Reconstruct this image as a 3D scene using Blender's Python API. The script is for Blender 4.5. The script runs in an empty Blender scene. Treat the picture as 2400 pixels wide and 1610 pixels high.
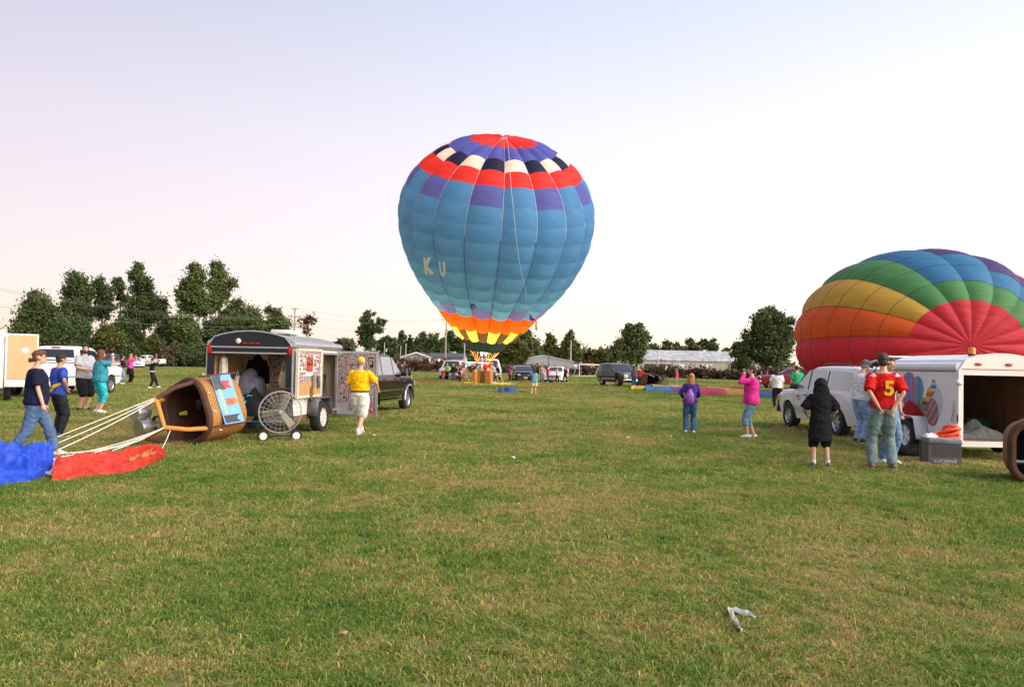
import bpy, bmesh, math, random
import numpy as np
from mathutils import Vector, Matrix, noise

random.seed(7)
RNG = np.random.default_rng(7)
SC = bpy.context.scene
COL = SC.collection
PI = math.pi
R = math.radians

# ---------------------------------------------------------------- camera
FPX = 1830.0            # focal length in pixels of the 2400 x 1610 photograph
CAM_H = 1.6
PITCH = math.atan(49.0 / FPX)
ROLL = R(1.2)
cam_data = bpy.data.cameras.new('camera')
cam_data.sensor_width = 36.0
cam_data.lens = FPX / 2400.0 * 36.0
cam_data.clip_start = 0.1
cam_data.clip_end = 6000.0
cam = bpy.data.objects.new('camera', cam_data)
CAM_M = Matrix.Translation((0, 0, CAM_H)) @ Matrix.Rotation(PI / 2 + PITCH, 4, 'X') @ Matrix.Rotation(ROLL, 4, 'Z')
cam.matrix_world = CAM_M
COL.objects.link(cam)
SC.camera = cam

# ---------------------------------------------------------------- sky and sun
SUN_AZ = R(116.0)        # clockwise from the viewing direction: to the right and behind
SUN_EL = R(27.0)
world = bpy.data.worlds.new('World')
SC.world = world
world.use_nodes = True
wn = world.node_tree
wn.nodes.clear()
w_out = wn.nodes.new('ShaderNodeOutputWorld')
w_bg = wn.nodes.new('ShaderNodeBackground')
w_sky = wn.nodes.new('ShaderNodeTexSky')
w_sky.sky_type = 'NISHITA'
w_sky.sun_disc = False
w_sky.sun_elevation = SUN_EL
w_sky.sun_rotation = SUN_AZ
w_sky.altitude = 200
w_sky.air_density = 1.0
w_sky.dust_density = 1.0
w_sky.ozone_density = 1.0
# pale evening haze over the clear sky: thick and peach at the horizon, thin and blue overhead
w_tc = wn.nodes.new('ShaderNodeTexCoord')
w_sep = wn.nodes.new('ShaderNodeSeparateXYZ')
w_ramp = wn.nodes.new('ShaderNodeValToRGB')
w_hz = wn.nodes.new('ShaderNodeVectorMath')
w_hz.operation = 'SCALE'
w_dir = wn.nodes.new('ShaderNodeMath')      # the side toward the sunken sun stays a little brighter
w_dir.operation = 'MULTIPLY_ADD'
w_dir.inputs[1].default_value = 0.34 / 0.15
w_dir.inputs[2].default_value = 0.98 / 0.15
w_mix = wn.nodes.new('ShaderNodeMix')
w_mix.data_type = 'RGBA'
w_mix.inputs['Factor'].default_value = 0.80
er = w_ramp.color_ramp
er.elements[0].position = 0.0
er.elements[0].color = (0.86, 0.66, 0.57, 1)
er.elements[1].position = 1.0
er.elements[1].color = (0.44, 0.53, 0.74, 1)
for p_, c_ in ((0.07, (0.90, 0.72, 0.65, 1)), (0.17, (0.86, 0.74, 0.73, 1)), (0.27, (0.78, 0.725, 0.765, 1)), (0.42, (0.59, 0.615, 0.72, 1))):
    e_ = er.elements.new(p_)
    e_.color = c_
wn.links.new(w_tc.outputs['Generated'], w_sep.inputs[0])
wn.links.new(w_sep.outputs['Z'], w_ramp.inputs[0])
wn.links.new(w_sep.outputs['X'], w_dir.inputs[0])
wn.links.new(w_dir.outputs[0], w_hz.inputs['Scale'])
w_tint = wn.nodes.new('ShaderNodeMix')       # rosy antitwilight away from the sun
w_tint.data_type = 'RGBA'
w_tint.blend_type = 'MULTIPLY'
w_tint.inputs['B'].default_value = (1.0, 0.89, 0.90, 1)
w_left = wn.nodes.new('ShaderNodeMath')
w_left.operation = 'MULTIPLY'
w_left.use_clamp = True
w_left.inputs[1].default_value = -1.5
wn.links.new(w_sep.outputs['X'], w_left.inputs[0])
wn.links.new(w_left.outputs[0], w_tint.inputs['Factor'])
wn.links.new(w_ramp.outputs[0], w_tint.inputs['A'])
wn.links.new(w_tint.outputs['Result'], w_hz.inputs[0])
wn.links.new(w_sky.outputs[0], w_mix.inputs['A'])
wn.links.new(w_hz.outputs[0], w_mix.inputs['B'])
w_bg.inputs['Strength'].default_value = 0.15
wn.links.new(w_mix.outputs['Result'], w_bg.inputs['Color'])
wn.links.new(w_bg.outputs[0], w_out.inputs['Surface'])

sun_data = bpy.data.lights.new('sun', 'SUN')
sun_data.energy = 4.2
sun_data.angle = R(64.0)
sun_data.color = (1.0, 0.87, 0.74)
sun = bpy.data.objects.new('sun', sun_data)
sun_dir = Vector((math.sin(SUN_AZ) * math.cos(SUN_EL), math.cos(SUN_AZ) * math.cos(SUN_EL), math.sin(SUN_EL)))
sun.rotation_euler = (-sun_dir).to_track_quat('-Z', 'Y').to_euler()
sun.location = (40, -20, 30)
COL.objects.link(sun)

SC.view_settings.view_transform = 'Standard'
SC.view_settings.look = 'None'
SC.view_settings.gamma = 1.0
SC.view_settings.exposure = 0.55
SC.cycles.use_denoising = True
SC.cycles.sample_clamp_indirect = 2.5
# ---------------------------------------------------------------- photo geometry: where a pixel's ray meets the ground
CAM_R = CAM_M.to_3x3()
def ray(px, py):
    return (CAM_R @ Vector(((px - 1200.0) / FPX, -(py - 805.0) / FPX, -1.0)))
def G(px, py, z=0.0):
    d = ray(px, py)
    t = (z - CAM_H) / d.z
    return Vector((d.x * t, d.y * t, z))
def at(px, py, depth):
    d = ray(px, py)
    return Vector((0, 0, CAM_H)) + d * (depth / d.y)
CAM_I = CAM_M.inverted()
def proj(p):
    q = CAM_I @ Vector(p)
    return (1200.0 + FPX * q.x / -q.z, 805.0 - FPX * q.y / -q.z)
def scale_at(depth):
    return FPX / depth          # pixels per metre

# ---------------------------------------------------------------- materials
MATS = {}
def nodes_of(m):
    m.use_nodes = True
    return m.node_tree, m.node_tree.nodes['Principled BSDF']
def mat(name, color, rough=0.6, metal=0.0, var=0.12, scale=6.0, bump=0.0, bscale=40.0, coat=0.0, spec=0.5, stretch=None, trans=0.0):
    if name in MATS:
        return MATS[name]
    m = bpy.data.materials.new(name)
    MATS[name] = m
    nt, p = nodes_of(m)
    p.inputs['Roughness'].default_value = rough
    p.inputs['Metallic'].default_value = metal
    p.inputs['Specular IOR Level'].default_value = spec
    p.inputs['Coat Weight'].default_value = coat
    p.inputs['Coat Roughness'].default_value = 0.05
    tc = nt.nodes.new('ShaderNodeTexCoord')
    mp = nt.nodes.new('ShaderNodeMapping')
    nt.links.new(tc.outputs['Object'], mp.inputs[0])
    if stretch:
        mp.inputs['Scale'].default_value = stretch
    nz = nt.nodes.new('ShaderNodeTexNoise')
    nz.inputs['Scale'].default_value = scale
    nz.inputs['Detail'].default_value = 5.0
    nt.links.new(mp.outputs[0], nz.inputs['Vector'])
    rp = nt.nodes.new('ShaderNodeValToRGB')
    rp.color_ramp.elements[0].position = 0.3
    rp.color_ramp.elements[1].position = 0.7
    c = color
    rp.color_ramp.elements[0].color = (c[0] * (1 - var), c[1] * (1 - var), c[2] * (1 - var), 1)
    rp.color_ramp.elements[1].color = (min(1, c[0] * (1 + var)), min(1, c[1] * (1 + var)), min(1, c[2] * (1 + var)), 1)
    nt.links.new(nz.outputs[0], rp.inputs[0])
    nt.links.new(rp.outputs[0], p.inputs['Base Color'])
    if bump:
        n2 = nt.nodes.new('ShaderNodeTexNoise')
        n2.inputs['Scale'].default_value = bscale
        n2.inputs['Detail'].default_value = 4.0
        nt.links.new(mp.outputs[0], n2.inputs['Vector'])
        b = nt.nodes.new('ShaderNodeBump')
        b.inputs['Strength'].default_value = bump
        b.inputs['Distance'].default_value = 0.02
        nt.links.new(n2.outputs[0], b.inputs['Height'])
        nt.links.new(b.outputs[0], p.inputs['Normal'])
    if trans:
        tr = nt.nodes.new('ShaderNodeBsdfTranslucent')
        nt.links.new(rp.outputs[0], tr.inputs['Color'])
        mx = nt.nodes.new('ShaderNodeMixShader')
        mx.inputs[0].default_value = trans
        nt.links.new(p.outputs[0], mx.inputs[1])
        nt.links.new(tr.outputs[0], mx.inputs[2])
        nt.links.new(mx.outputs[0], nt.nodes['Material Output'].inputs['Surface'])
    return m
def emit(name, color, strength):
    if name in MATS:
        return MATS[name]
    m = bpy.data.materials.new(name)
    MATS[name] = m
    nt, p = nodes_of(m)
    p.inputs['Base Color'].default_value = (*color, 1)
    p.inputs['Emission Color'].default_value = (*color, 1)
    p.inputs['Emission Strength'].default_value = strength
    return m
def cloth(name, color, bump=0.35):
    return mat('cloth_' + name, color, 0.9, 0, 0.26, 11.0, bump * 1.6, 18.0, spec=0.15)
def paint(name, color):
    return mat('paint_' + name, color, 0.35, 0, 0.04, 2.0, coat=0.7)

# ---------------------------------------------------------------- mesh building
class MB:
    def __init__(self):
        self.v = []
        self.f = []
        self.m = []
        self.cur = 0
    def add(self, verts, faces):
        o = len(self.v)
        self.v.extend([tuple(p) for p in verts])
        for f in faces:
            self.f.append(tuple(i + o for i in f))
            self.m.append(self.cur)
        return self
    def box(self, c, s, rz=0.0, rx=0.0, ry=0.0, taper=1.0):
        hx, hy, hz = s[0] / 2, s[1] / 2, s[2] / 2
        M = Matrix.Rotation(rz, 3, 'Z') @ Matrix.Rotation(ry, 3, 'Y') @ Matrix.Rotation(rx, 3, 'X')
        vs = []
        for z in (-1, 1):
            t = taper if z > 0 else 1.0
            for x, y in ((-1, -1), (1, -1), (1, 1), (-1, 1)):
                vs.append(Vector(c) + M @ Vector((x * hx * t, y * hy * t, z * hz)))
        return self.add(vs, [(3, 2, 1, 0), (4, 5, 6, 7), (0, 1, 5, 4), (1, 2, 6, 5), (2, 3, 7, 6), (3, 0, 4, 7)])
    def rbox(self, c, s, r=0.03, rz=0.0, rx=0.0, ry=0.0):
        """box with bevelled edges"""
        bm = bmesh.new()
        bmesh.ops.create_cube(bm, size=1.0)
        bmesh.ops.scale(bm, vec=s, verts=bm.verts)
        bmesh.ops.bevel(bm, geom=bm.edges[:], offset=min(r, min(s) * 0.45), segments=2, profile=0.5, affect='EDGES')
        M = Matrix.Translation(c) @ (Matrix.Rotation(rz, 4, 'Z') @ Matrix.Rotation(ry, 4, 'Y') @ Matrix.Rotation(rx, 4, 'X'))
        bm.transform(M)
        bm.verts.index_update()
        vs = [v.co.copy() for v in bm.verts]
        fs = [[v.index for v in f.verts] for f in bm.faces]
        bm.free()
        return self.add(vs, fs)
    def tube(self, pts, r, seg=8, cap=True, closed=False, side=None, flat=1.0):
        """tube along a polyline; r = radius, list of radii or list of (ra, rb); side = reference across vector"""
        pts = [Vector(p) for p in pts]
        n = len(pts)
        rs = r if isinstance(r, (list, tuple)) else [r] * n
        rings = []
        prev = Vector(side).normalized() if side is not None else None
        for i, p in enumerate(pts):
            if closed:
                t = pts[(i + 1) % n] - pts[i - 1]
            else:
                t = pts[min(i + 1, n - 1)] - pts[max(i - 1, 0)]
            if t.length < 1e-9:
                t = Vector((0, 0, 1))
            t.normalize()
            if prev is None:
                prev = Vector((0, 0, 1)) if abs(t.z) < 0.9 else Vector((1, 0, 0))
            a = prev - t * prev.dot(t)
            if a.length < 1e-6:
                a = Vector((1, 0, 0)) - t * t.x
                if a.length < 1e-6:
                    a = Vector((0, 1, 0))
            a.normalize()
            if side is None:
                prev = a
            b = t.cross(a)
            rr = rs[i]
            ra, rb = rr if isinstance(rr, (list, tuple)) else (rr, rr * flat)
            rings.append([p + a * (math.cos(2 * PI * k / seg) * ra) + b * (math.sin(2 * PI * k / seg) * rb) for k in range(seg)])
        vs = [q for rg in rings for q in rg]
        fs = []
        last = n if closed else n - 1
        for i in range(last):
            j = (i + 1) % n
            for k in range(seg):
                k2 = (k + 1) % seg
                fs.append((i * seg + k, i * seg + k2, j * seg + k2, j * seg + k))
        if cap and not closed:
            fs.append(tuple(range(seg - 1, -1, -1)))
            fs.append(tuple((n - 1) * seg + k for k in range(seg)))
        return self.add(vs, fs)
    def ell(self, c, r, seg=12, rings=8, M=None):
        vs = []
        fs = []
        c = Vector(c)
        for i in range(rings + 1):
            th = PI * i / rings
            for k in range(seg):
                ph = 2 * PI * k / seg
                q = Vector((r[0] * math.sin(th) * math.cos(ph), r[1] * math.sin(th) * math.sin(ph), r[2] * math.cos(th)))
                if M is not None:
                    q = M @ q
                vs.append(c + q)
        for i in range(rings):
            for k in range(seg):
                k2 = (k + 1) % seg
                fs.append((i * seg + k, (i + 1) * seg + k, (i + 1) * seg + k2, i * seg + k2))
        return self.add(vs, fs)
    def lathe(self, prof, c=(0, 0, 0), axis='Z', seg=24):
        """prof = list of (radius, height); closed where radius is 0"""
        vs = []
        fs = []
        c = Vector(c)
        for r_, h in prof:
            for k in range(seg):
                a = 2 * PI * k / seg
                x, y = r_ * math.cos(a), r_ * math.sin(a)
                q = {'Z': (x, y, h), 'X': (h, x, y), 'Y': (y, h, x)}[axis]
                vs.append(c + Vector(q))
        for i in range(len(prof) - 1):
            for k in range(seg):
                k2 = (k + 1) % seg
                fs.append((i * seg + k, i * seg + k2, (i + 1) * seg + k2, (i + 1) * seg + k))
        return self.add(vs, fs)
    def grid(self, fn, nu, nv, u0=0, u1=1, v0=0, v1=1):
        vs = []
        for i in range(nu + 1):
            for j in range(nv + 1):
                vs.append(fn(u0 + (u1 - u0) * i / nu, v0 + (v1 - v0) * j / nv))
        fs = []
        for i in range(nu):
            for j in range(nv):
                a = i * (nv + 1) + j
                fs.append((a, a + nv + 1, a + nv + 2, a + 1))
        return self.add(vs, fs)
    def prism(self, poly, y0, y1, plane='XZ'):
        """extrude a 2D polygon; plane XZ extrudes along Y, YZ along X, XY along Z"""
        n = len(poly)
        def P(a, b, t):
            return {'XZ': (a, t, b), 'YZ': (t, a, b), 'XY': (a, b, t)}[plane]
        vs = [P(a, b, y0) for a, b in poly] + [P(a, b, y1) for a, b in poly]
        fs = [tuple(range(n)), tuple(range(2 * n - 1, n - 1, -1))]
        for i in range(n):
            j = (i + 1) % n
            fs.append((i, j, n + j, n + i)[::-1])
        return self.add(vs, fs)
    def mesh(self, name, fix=True):
        me = bpy.data.meshes.new(name)
        me.from_pydata(self.v, [], self.f)
        if any(self.m):
            me.polygons.foreach_set('material_index', self.m)
        if fix:
            bm = bmesh.new()
            bm.from_mesh(me)
            bmesh.ops.remove_doubles(bm, verts=bm.verts, dist=1e-5)
            bmesh.ops.recalc_face_normals(bm, faces=bm.faces)
            bm.to_mesh(me)
            bm.free()
        me.update()
        return me

def smooth_mesh(me, angle=40):
    me.polygons.foreach_set('use_smooth', [True] * len(me.polygons))
    try:
        me.set_sharp_from_angle(angle=R(angle))
    except Exception:
        pass
def obj(name, mb, m, parent=None, smooth=True, angle=40, fix=True, loc=None, rotz=None):
    me = mb if isinstance(mb, bpy.types.Mesh) else mb.mesh(name, fix)
    if smooth:
        smooth_mesh(me, angle)
    ms = m if isinstance(m, (list, tuple)) else [m]
    if not me.materials:
        for q in ms:
            me.materials.append(q)
    o = bpy.data.objects.new(name, me)
    COL.objects.link(o)
    if parent is not None:
        o.parent = parent
    if loc is not None:
        o.location = loc
    if rotz is not None:
        o.rotation_euler = (0, 0, rotz)
    return o
def tag(o, label=None, cat=None, group=None, kind=None):
    if label:
        o['label'] = label
    if cat:
        o['category'] = cat
    if group:
        o['group'] = group
    if kind:
        o['kind'] = kind
    return o
def thing(name, label, cat, loc=(0, 0, 0), rotz=0.0, group=None):
    o = bpy.data.objects.new(name, None)
    o.empty_display_size = 0.2
    COL.objects.link(o)
    o.location = loc
    o.rotation_euler = (0, 0, rotz)
    return tag(o, label, cat, group)
def inst(name, me, parent=None, loc=None, rot=None, scl=None):
    o = bpy.data.objects.new(name, me)
    COL.objects.link(o)
    if parent is not None:
        o.parent = parent
    if loc is not None:
        o.location = loc
    if rot is not None:
        o.rotation_euler = rot
    if scl is not None:
        o.scale = scl
    return o
# a bare side scene in which single objects are evaluated, so that the full one need not be
LAB = bpy.data.scenes.new('workbench')
def evaluated_mesh(o):
    LAB.collection.objects.link(o)
    with bpy.context.temp_override(scene=LAB, view_layer=LAB.view_layers[0]):
        dg = bpy.context.evaluated_depsgraph_get()
        me = bpy.data.meshes.new_from_object(o.evaluated_get(dg))
    LAB.collection.objects.unlink(o)
    return me
def text_mesh(body, size, depth=0.004, bold=0.0):
    cu = bpy.data.curves.new('lettering', 'FONT')
    cu.body = body
    cu.size = size
    cu.align_x = 'CENTER'
    cu.align_y = 'CENTER'
    cu.extrude = depth
    if bold:
        cu.offset = size * 0.03 * float(bold)
    o = bpy.data.objects.new('lettering', cu)
    me = evaluated_mesh(o)
    bpy.data.objects.remove(o)
    bpy.data.curves.remove(cu)
    return me
def fbm(x, y, s, seed=0.0, oct_=3):
    return noise.fractal(Vector((x * s + seed, y * s - seed, seed * 0.7)), 1.0, 2.0, oct_)
def np_noise(x, y, seed):
    """smooth value noise on numpy arrays, 0..1"""
    xi = np.floor(x).astype(np.int64)
    yi = np.floor(y).astype(np.int64)
    fx = x - xi
    fy = y - yi
    fx = fx * fx * (3 - 2 * fx)
    fy = fy * fy * (3 - 2 * fy)
    def h(a, b):
        n = (a * 374761393 + b * 668265263 + seed * 974711) & 0x7fffffff
        n = ((n ^ (n >> 13)) * 1274126177) & 0x7fffffff
        return ((n ^ (n >> 16)) & 0xffff) / 65535.0
    return (h(xi, yi) * (1 - fx) + h(xi + 1, yi) * fx) * (1 - fy) + (h(xi, yi + 1) * (1 - fx) + h(xi + 1, yi + 1) * fx) * fy
# ================================================================ SETTING
# ---------------------------------------------------------------- ground
def lawn_colour(nt, per_blade=False):
    """patchy mown lawn: green, yellow-green and dry brown areas by world position"""
    geo = nt.nodes.new('ShaderNodeNewGeometry')
    def nz(scale, detail, rough=0.55):
        n = nt.nodes.new('ShaderNodeTexNoise')
        n.inputs['Scale'].default_value = scale
        n.inputs['Detail'].default_value = detail
        n.inputs['Roughness'].default_value = rough
        nt.links.new(geo.outputs['Position'], n.inputs['Vector'])
        return n.outputs[0]
    def mth(op, a, b):
        m = nt.nodes.new('ShaderNodeMath')
        m.operation = op
        for i, q in enumerate((a, b)):
            if isinstance(q, (int, float)):
                m.inputs[i].default_value = q
            else:
                nt.links.new(q, m.inputs[i])
        return m.outputs[0]
    s = mth('ADD', mth('MULTIPLY', nz(0.16, 3), 0.90), mth('MULTIPLY', nz(0.9, 4), 0.85))
    s = mth('ADD', s, mth('MULTIPLY', nz(5.5, 4, 0.65), 0.80))
    s = mth('SUBTRACT', s, 0.803)
    if per_blade:
        at_ = nt.nodes.new('ShaderNodeAttribute')
        at_.attribute_name = 'tone'
        s = mth('ADD', s, mth('MULTIPLY', mth('SUBTRACT', at_.outputs['Fac'], 0.5), 0.42))
    rp = nt.nodes.new('ShaderNodeValToRGB')
    el = rp.color_ramp.elements
    el[0].position = 0.30
    el[0].color = (0.118, 0.200, 0.034, 1)
    el[1].position = 0.70
    el[1].color = (0.44, 0.305, 0.145, 1)
    for p, c in ((0.42, (0.195, 0.265, 0.050, 1)), (0.52, (0.285, 0.305, 0.074, 1)), (0.61, (0.375, 0.305, 0.105, 1))):
        e = el.new(p)
        e.color = c
    nt.links.new(s, rp.inputs[0])
    if per_blade:
        # each blade has its own lightness, drawn at random
        fr = nt.nodes.new('ShaderNodeMath')
        fr.operation = 'FRACT'
        nt.links.new(mth('MULTIPLY', at_.outputs['Fac'], 37.7), fr.inputs[0])
        hv = nt.nodes.new('ShaderNodeHueSaturation')
        nt.links.new(mth('ADD', mth('MULTIPLY', fr.outputs[0], 1.12), 0.66), hv.inputs['Value'])
        nt.links.new(rp.outputs[0], hv.inputs['Color'])
        return hv.outputs[0], nz
    return rp.outputs[0], nz
mg = bpy.data.materials.new('lawn_soil')
nt, p = nodes_of(mg)
c_, nzf = lawn_colour(nt)
hs = nt.nodes.new('ShaderNodeHueSaturation')
hs.inputs['Saturation'].default_value = 0.92
hs.inputs['Value'].default_value = 0.62  # shade in the gaps between blades put into the ground colour
nt.links.new(c_, hs.inputs['Color'])
nt.links.new(hs.outputs[0], p.inputs['Base Color'])
p.inputs['Roughness'].default_value = 0.95
p.inputs['Specular IOR Level'].default_value = 0.1
bp = nt.nodes.new('ShaderNodeBump')
bp.inputs['Strength'].default_value = 0.9
bp.inputs['Distance'].default_value = 0.05
nt.links.new(nzf(14.0, 6, 0.7), bp.inputs['Height'])
nt.links.new(bp.outputs[0], p.inputs['Normal'])
mb = MB()
xs = [-3000, -400, -120, -60, -30, -15, 0, 15, 30, 60, 120, 400, 3000]
ys = [-600, -50, 0, 10, 20, 40, 70, 110, 180, 400, 1200, 4500]
mb.add([(x, y, 0) for x in xs for y in ys], [(i * len(ys) + j, (i + 1) * len(ys) + j, (i + 1) * len(ys) + j + 1, i * len(ys) + j + 1) for i in range(len(xs) - 1) for j in range(len(ys) - 1)])
tag(obj('ground', mb, mg, smooth=False), 'patchy mown green and dry brown grass field', None, kind='structure')

# ---------------------------------------------------------------- grass (tufts on points, one object)
mgr = bpy.data.materials.new('grass_blade')
nt, p = nodes_of(mgr)
c_, _ = lawn_colour(nt, True)
nt.links.new(c_, p.inputs['Base Color'])
p.inputs['Roughness'].default_value = 0.75
p.inputs['Specular IOR Level'].default_value = 0.15
tr = nt.nodes.new('ShaderNodeBsdfTranslucent')
nt.links.new(c_, tr.inputs['Color'])
mx = nt.nodes.new('ShaderNodeMixShader')
mx.inputs[0].default_value = 0.4
nt.links.new(p.outputs[0], mx.inputs[1])
nt.links.new(tr.outputs[0], mx.inputs[2])
nt.links.new(mx.outputs[0], nt.nodes['Material Output'].inputs['Surface'])
tuft_col = bpy.data.collections.new('grass_tufts')     # never linked to the scene: only a source for the points
def tuft_mesh(k, n, rad, hgt, wid, flat):
    rg = np.random.default_rng(100 + k)
    vs, fs, tone = [], [], []
    for i in range(n):
        a, r_ = rg.uniform(0, 2 * PI), rad * math.sqrt(rg.uniform())
        x, y = r_ * math.cos(a), r_ * math.sin(a)
        h = hgt * rg.uniform(0.45, 1.15)
        la, lean = rg.uniform(0, 2 * PI), h * rg.uniform(0.2, 1.3) * flat
        w = wid * rg.uniform(0.7, 1.3)
        wa = rg.uniform(0, PI)
        wx, wy = math.cos(wa) * w / 2, math.sin(wa) * w / 2
        mx_, my_ = x + math.cos(la) * lean * 0.35, y + math.sin(la) * lean * 0.35
        tx, ty = x + math.cos(la) * lean, y + math.sin(la) * lean
        o = len(vs)
        vs += [(x - wx, y - wy, -0.005), (x + wx, y + wy, -0.005), (mx_ + wx * .8, my_ + wy * .8, h * .62), (mx_ - wx * .8, my_ - wy * .8, h * .62), (tx, ty, h * (1.0 - 0.25 * flat))]
        fs += [(o, o + 1, o + 2, o + 3), (o + 3, o + 2, o + 4)]
        t = rg.uniform()
        tone += [t] * 5
    me = bpy.data.meshes.new('tuft')
    me.from_pydata(vs, [], fs)
    at_ = me.attributes.new('tone', 'FLOAT', 'POINT')
    at_.data.foreach_set('value', tone)
    me.materials.append(mgr)
    return me
for k in range(6):
    o = bpy.data.objects.new('tuft', tuft_mesh(k, 50, 0.085, 0.038 + 0.006 * (k % 3), 0.0056, 1.0 + 0.2 * (k % 4)))
    tuft_col.objects.link(o)
pts, scl = [], []
for d0, d1, dens, sc_, hz in ((2.9, 6.5, 230, 1.0, 1.0), (6.5, 11, 150, 1.15, 1.0), (11, 20, 70, 1.6, 0.85), (20, 45, 17, 2.6, 0.62), (45, 120, 2.6, 5.0, 0.42)):
    n = int(dens * (0.80 * (d1 * d1 - d0 * d0) + 2 * (d1 - d0)))
    y = np.sqrt(RNG.uniform(d0 * d0, d1 * d1, n))
    x = RNG.uniform(-1, 1, n) * (0.80 * y + 1.0)
    pn = np_noise(x * 1.7, y * 1.7, 5) * 0.6 + np_noise(x * 0.5, y * 0.5, 9) * 0.4
    keep = RNG.uniform(0, 1, n) < (0.75 + 0.5 * pn)
    x, y, pn = x[keep], y[keep], pn[keep]
    pts.append(np.stack([x, y, np.zeros_like(x)], 1))
    q = sc_ * RNG.uniform(0.75, 1.25, len(x))
    lush = np_noise(x * 0.9 + 40, y * 0.9, 21)
    scl.append(np.stack([q, q, q * hz * (0.58 + 0.55 * lush * lush + 0.3 * pn)], 1))
pts = np.concatenate(pts)
scl = np.concatenate(scl)
gm = bpy.data.meshes.new('grass')
gm.vertices.add(len(pts))
gm.vertices.foreach_set('co', pts.astype(np.float32).ravel())
rot = np.stack([RNG.uniform(-.12, .12, len(pts)), RNG.uniform(-.12, .12, len(pts)), RNG.uniform(0, 2 * PI, len(pts))], 1)
for nm, arr in (('rot', rot), ('scl', scl)):
    a_ = gm.attributes.new(nm, 'FLOAT_VECTOR', 'POINT')
    a_.data.foreach_set('vector', arr.astype(np.float32).ravel())
gm.update()
grass = bpy.data.objects.new('grass', gm)
COL.objects.link(grass)
tag(grass, 'short mown grass blades covering the field', None, kind='stuff')
ng = bpy.data.node_groups.new('grass_points', 'GeometryNodeTree')
ng.interface.new_socket('Geometry', in_out='INPUT', socket_type='NodeSocketGeometry')
ng.interface.new_socket('Geometry', in_out='OUTPUT', socket_type='NodeSocketGeometry')
gi = ng.nodes.new('NodeGroupInput')
go = ng.nodes.new('NodeGroupOutput')
ip = ng.nodes.new('GeometryNodeInstanceOnPoints')
ci = ng.nodes.new('GeometryNodeCollectionInfo')
ci.inputs['Collection'].default_value = tuft_col
ci.inputs['Separate Children'].default_value = True
ci.inputs['Reset Children'].default_value = True
ip.inputs['Pick Instance'].default_value = True
ng.links.new(gi.outputs[0], ip.inputs['Points'])
ng.links.new(ci.outputs[0], ip.inputs['Instance'])
for nm, sock in (('rot', 'Rotation'), ('scl', 'Scale')):
    na = ng.nodes.new('GeometryNodeInputNamedAttribute')
    na.data_type = 'FLOAT_VECTOR'
    na.inputs['Name'].default_value = nm
    ng.links.new(na.outputs['Attribute'], ip.inputs[sock])
ng.links.new(ip.outputs[0], go.inputs[0])
gmod = grass.modifiers.new('points', 'NODES')
gmod.node_group = ng

# ---------------------------------------------------------------- foliage
def leaf_material(name, dark, light, trans=0.25):
    m = bpy.data.materials.new(name)
    nt, p = nodes_of(m)
    a = nt.nodes.new('ShaderNodeAttribute')
    a.attribute_name = 'tone'
    rp = nt.nodes.new('ShaderNodeValToRGB')
    rp.color_ramp.elements[0].color = (*dark, 1)
    rp.color_ramp.elements[1].color = (*light, 1)
    nt.links.new(a.outputs['Fac'], rp.inputs[0])
    nt.links.new(rp.outputs[0], p.inputs['Base Color'])
    p.inputs['Roughness'].default_value = 0.7
    p.inputs['Specular IOR Level'].default_value = 0.2
    t = nt.nodes.new('ShaderNodeBsdfTranslucent')
    nt.links.new(rp.outputs[0], t.inputs['Color'])
    mx = nt.nodes.new('ShaderNodeMixShader')
    mx.inputs[0].default_value = trans
    nt.links.new(p.outputs[0], mx.inputs[1])
    nt.links.new(t.outputs[0], mx.inputs[2])
    nt.links.new(mx.outputs[0], nt.nodes['Material Output'].inputs['Surface'])
    return m
LEAF = {
    'dark': leaf_material('leaf_dark', (0.034, 0.060, 0.022), (0.140, 0.180, 0.062)),
    'mid': leaf_material('leaf_mid', (0.046, 0.082, 0.027), (0.175, 0.215, 0.070)),
    'olive': leaf_material('leaf_olive', (0.055, 0.070, 0.018), (0.150, 0.160, 0.040)),
    'pale': leaf_material('leaf_pale', (0.070, 0.095, 0.040), (0.170, 0.190, 0.085)),
    'rust': leaf_material('leaf_rust', (0.060, 0.035, 0.020), (0.180, 0.105, 0.060)),
    'brush': leaf_material('leaf_brush', (0.075, 0.050, 0.035), (0.200, 0.150, 0.085)),
}
BARK = mat('bark', (0.11, 0.085, 0.065), 0.9, 0, 0.3, 8.0, 0.6, 20.0)
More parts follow.
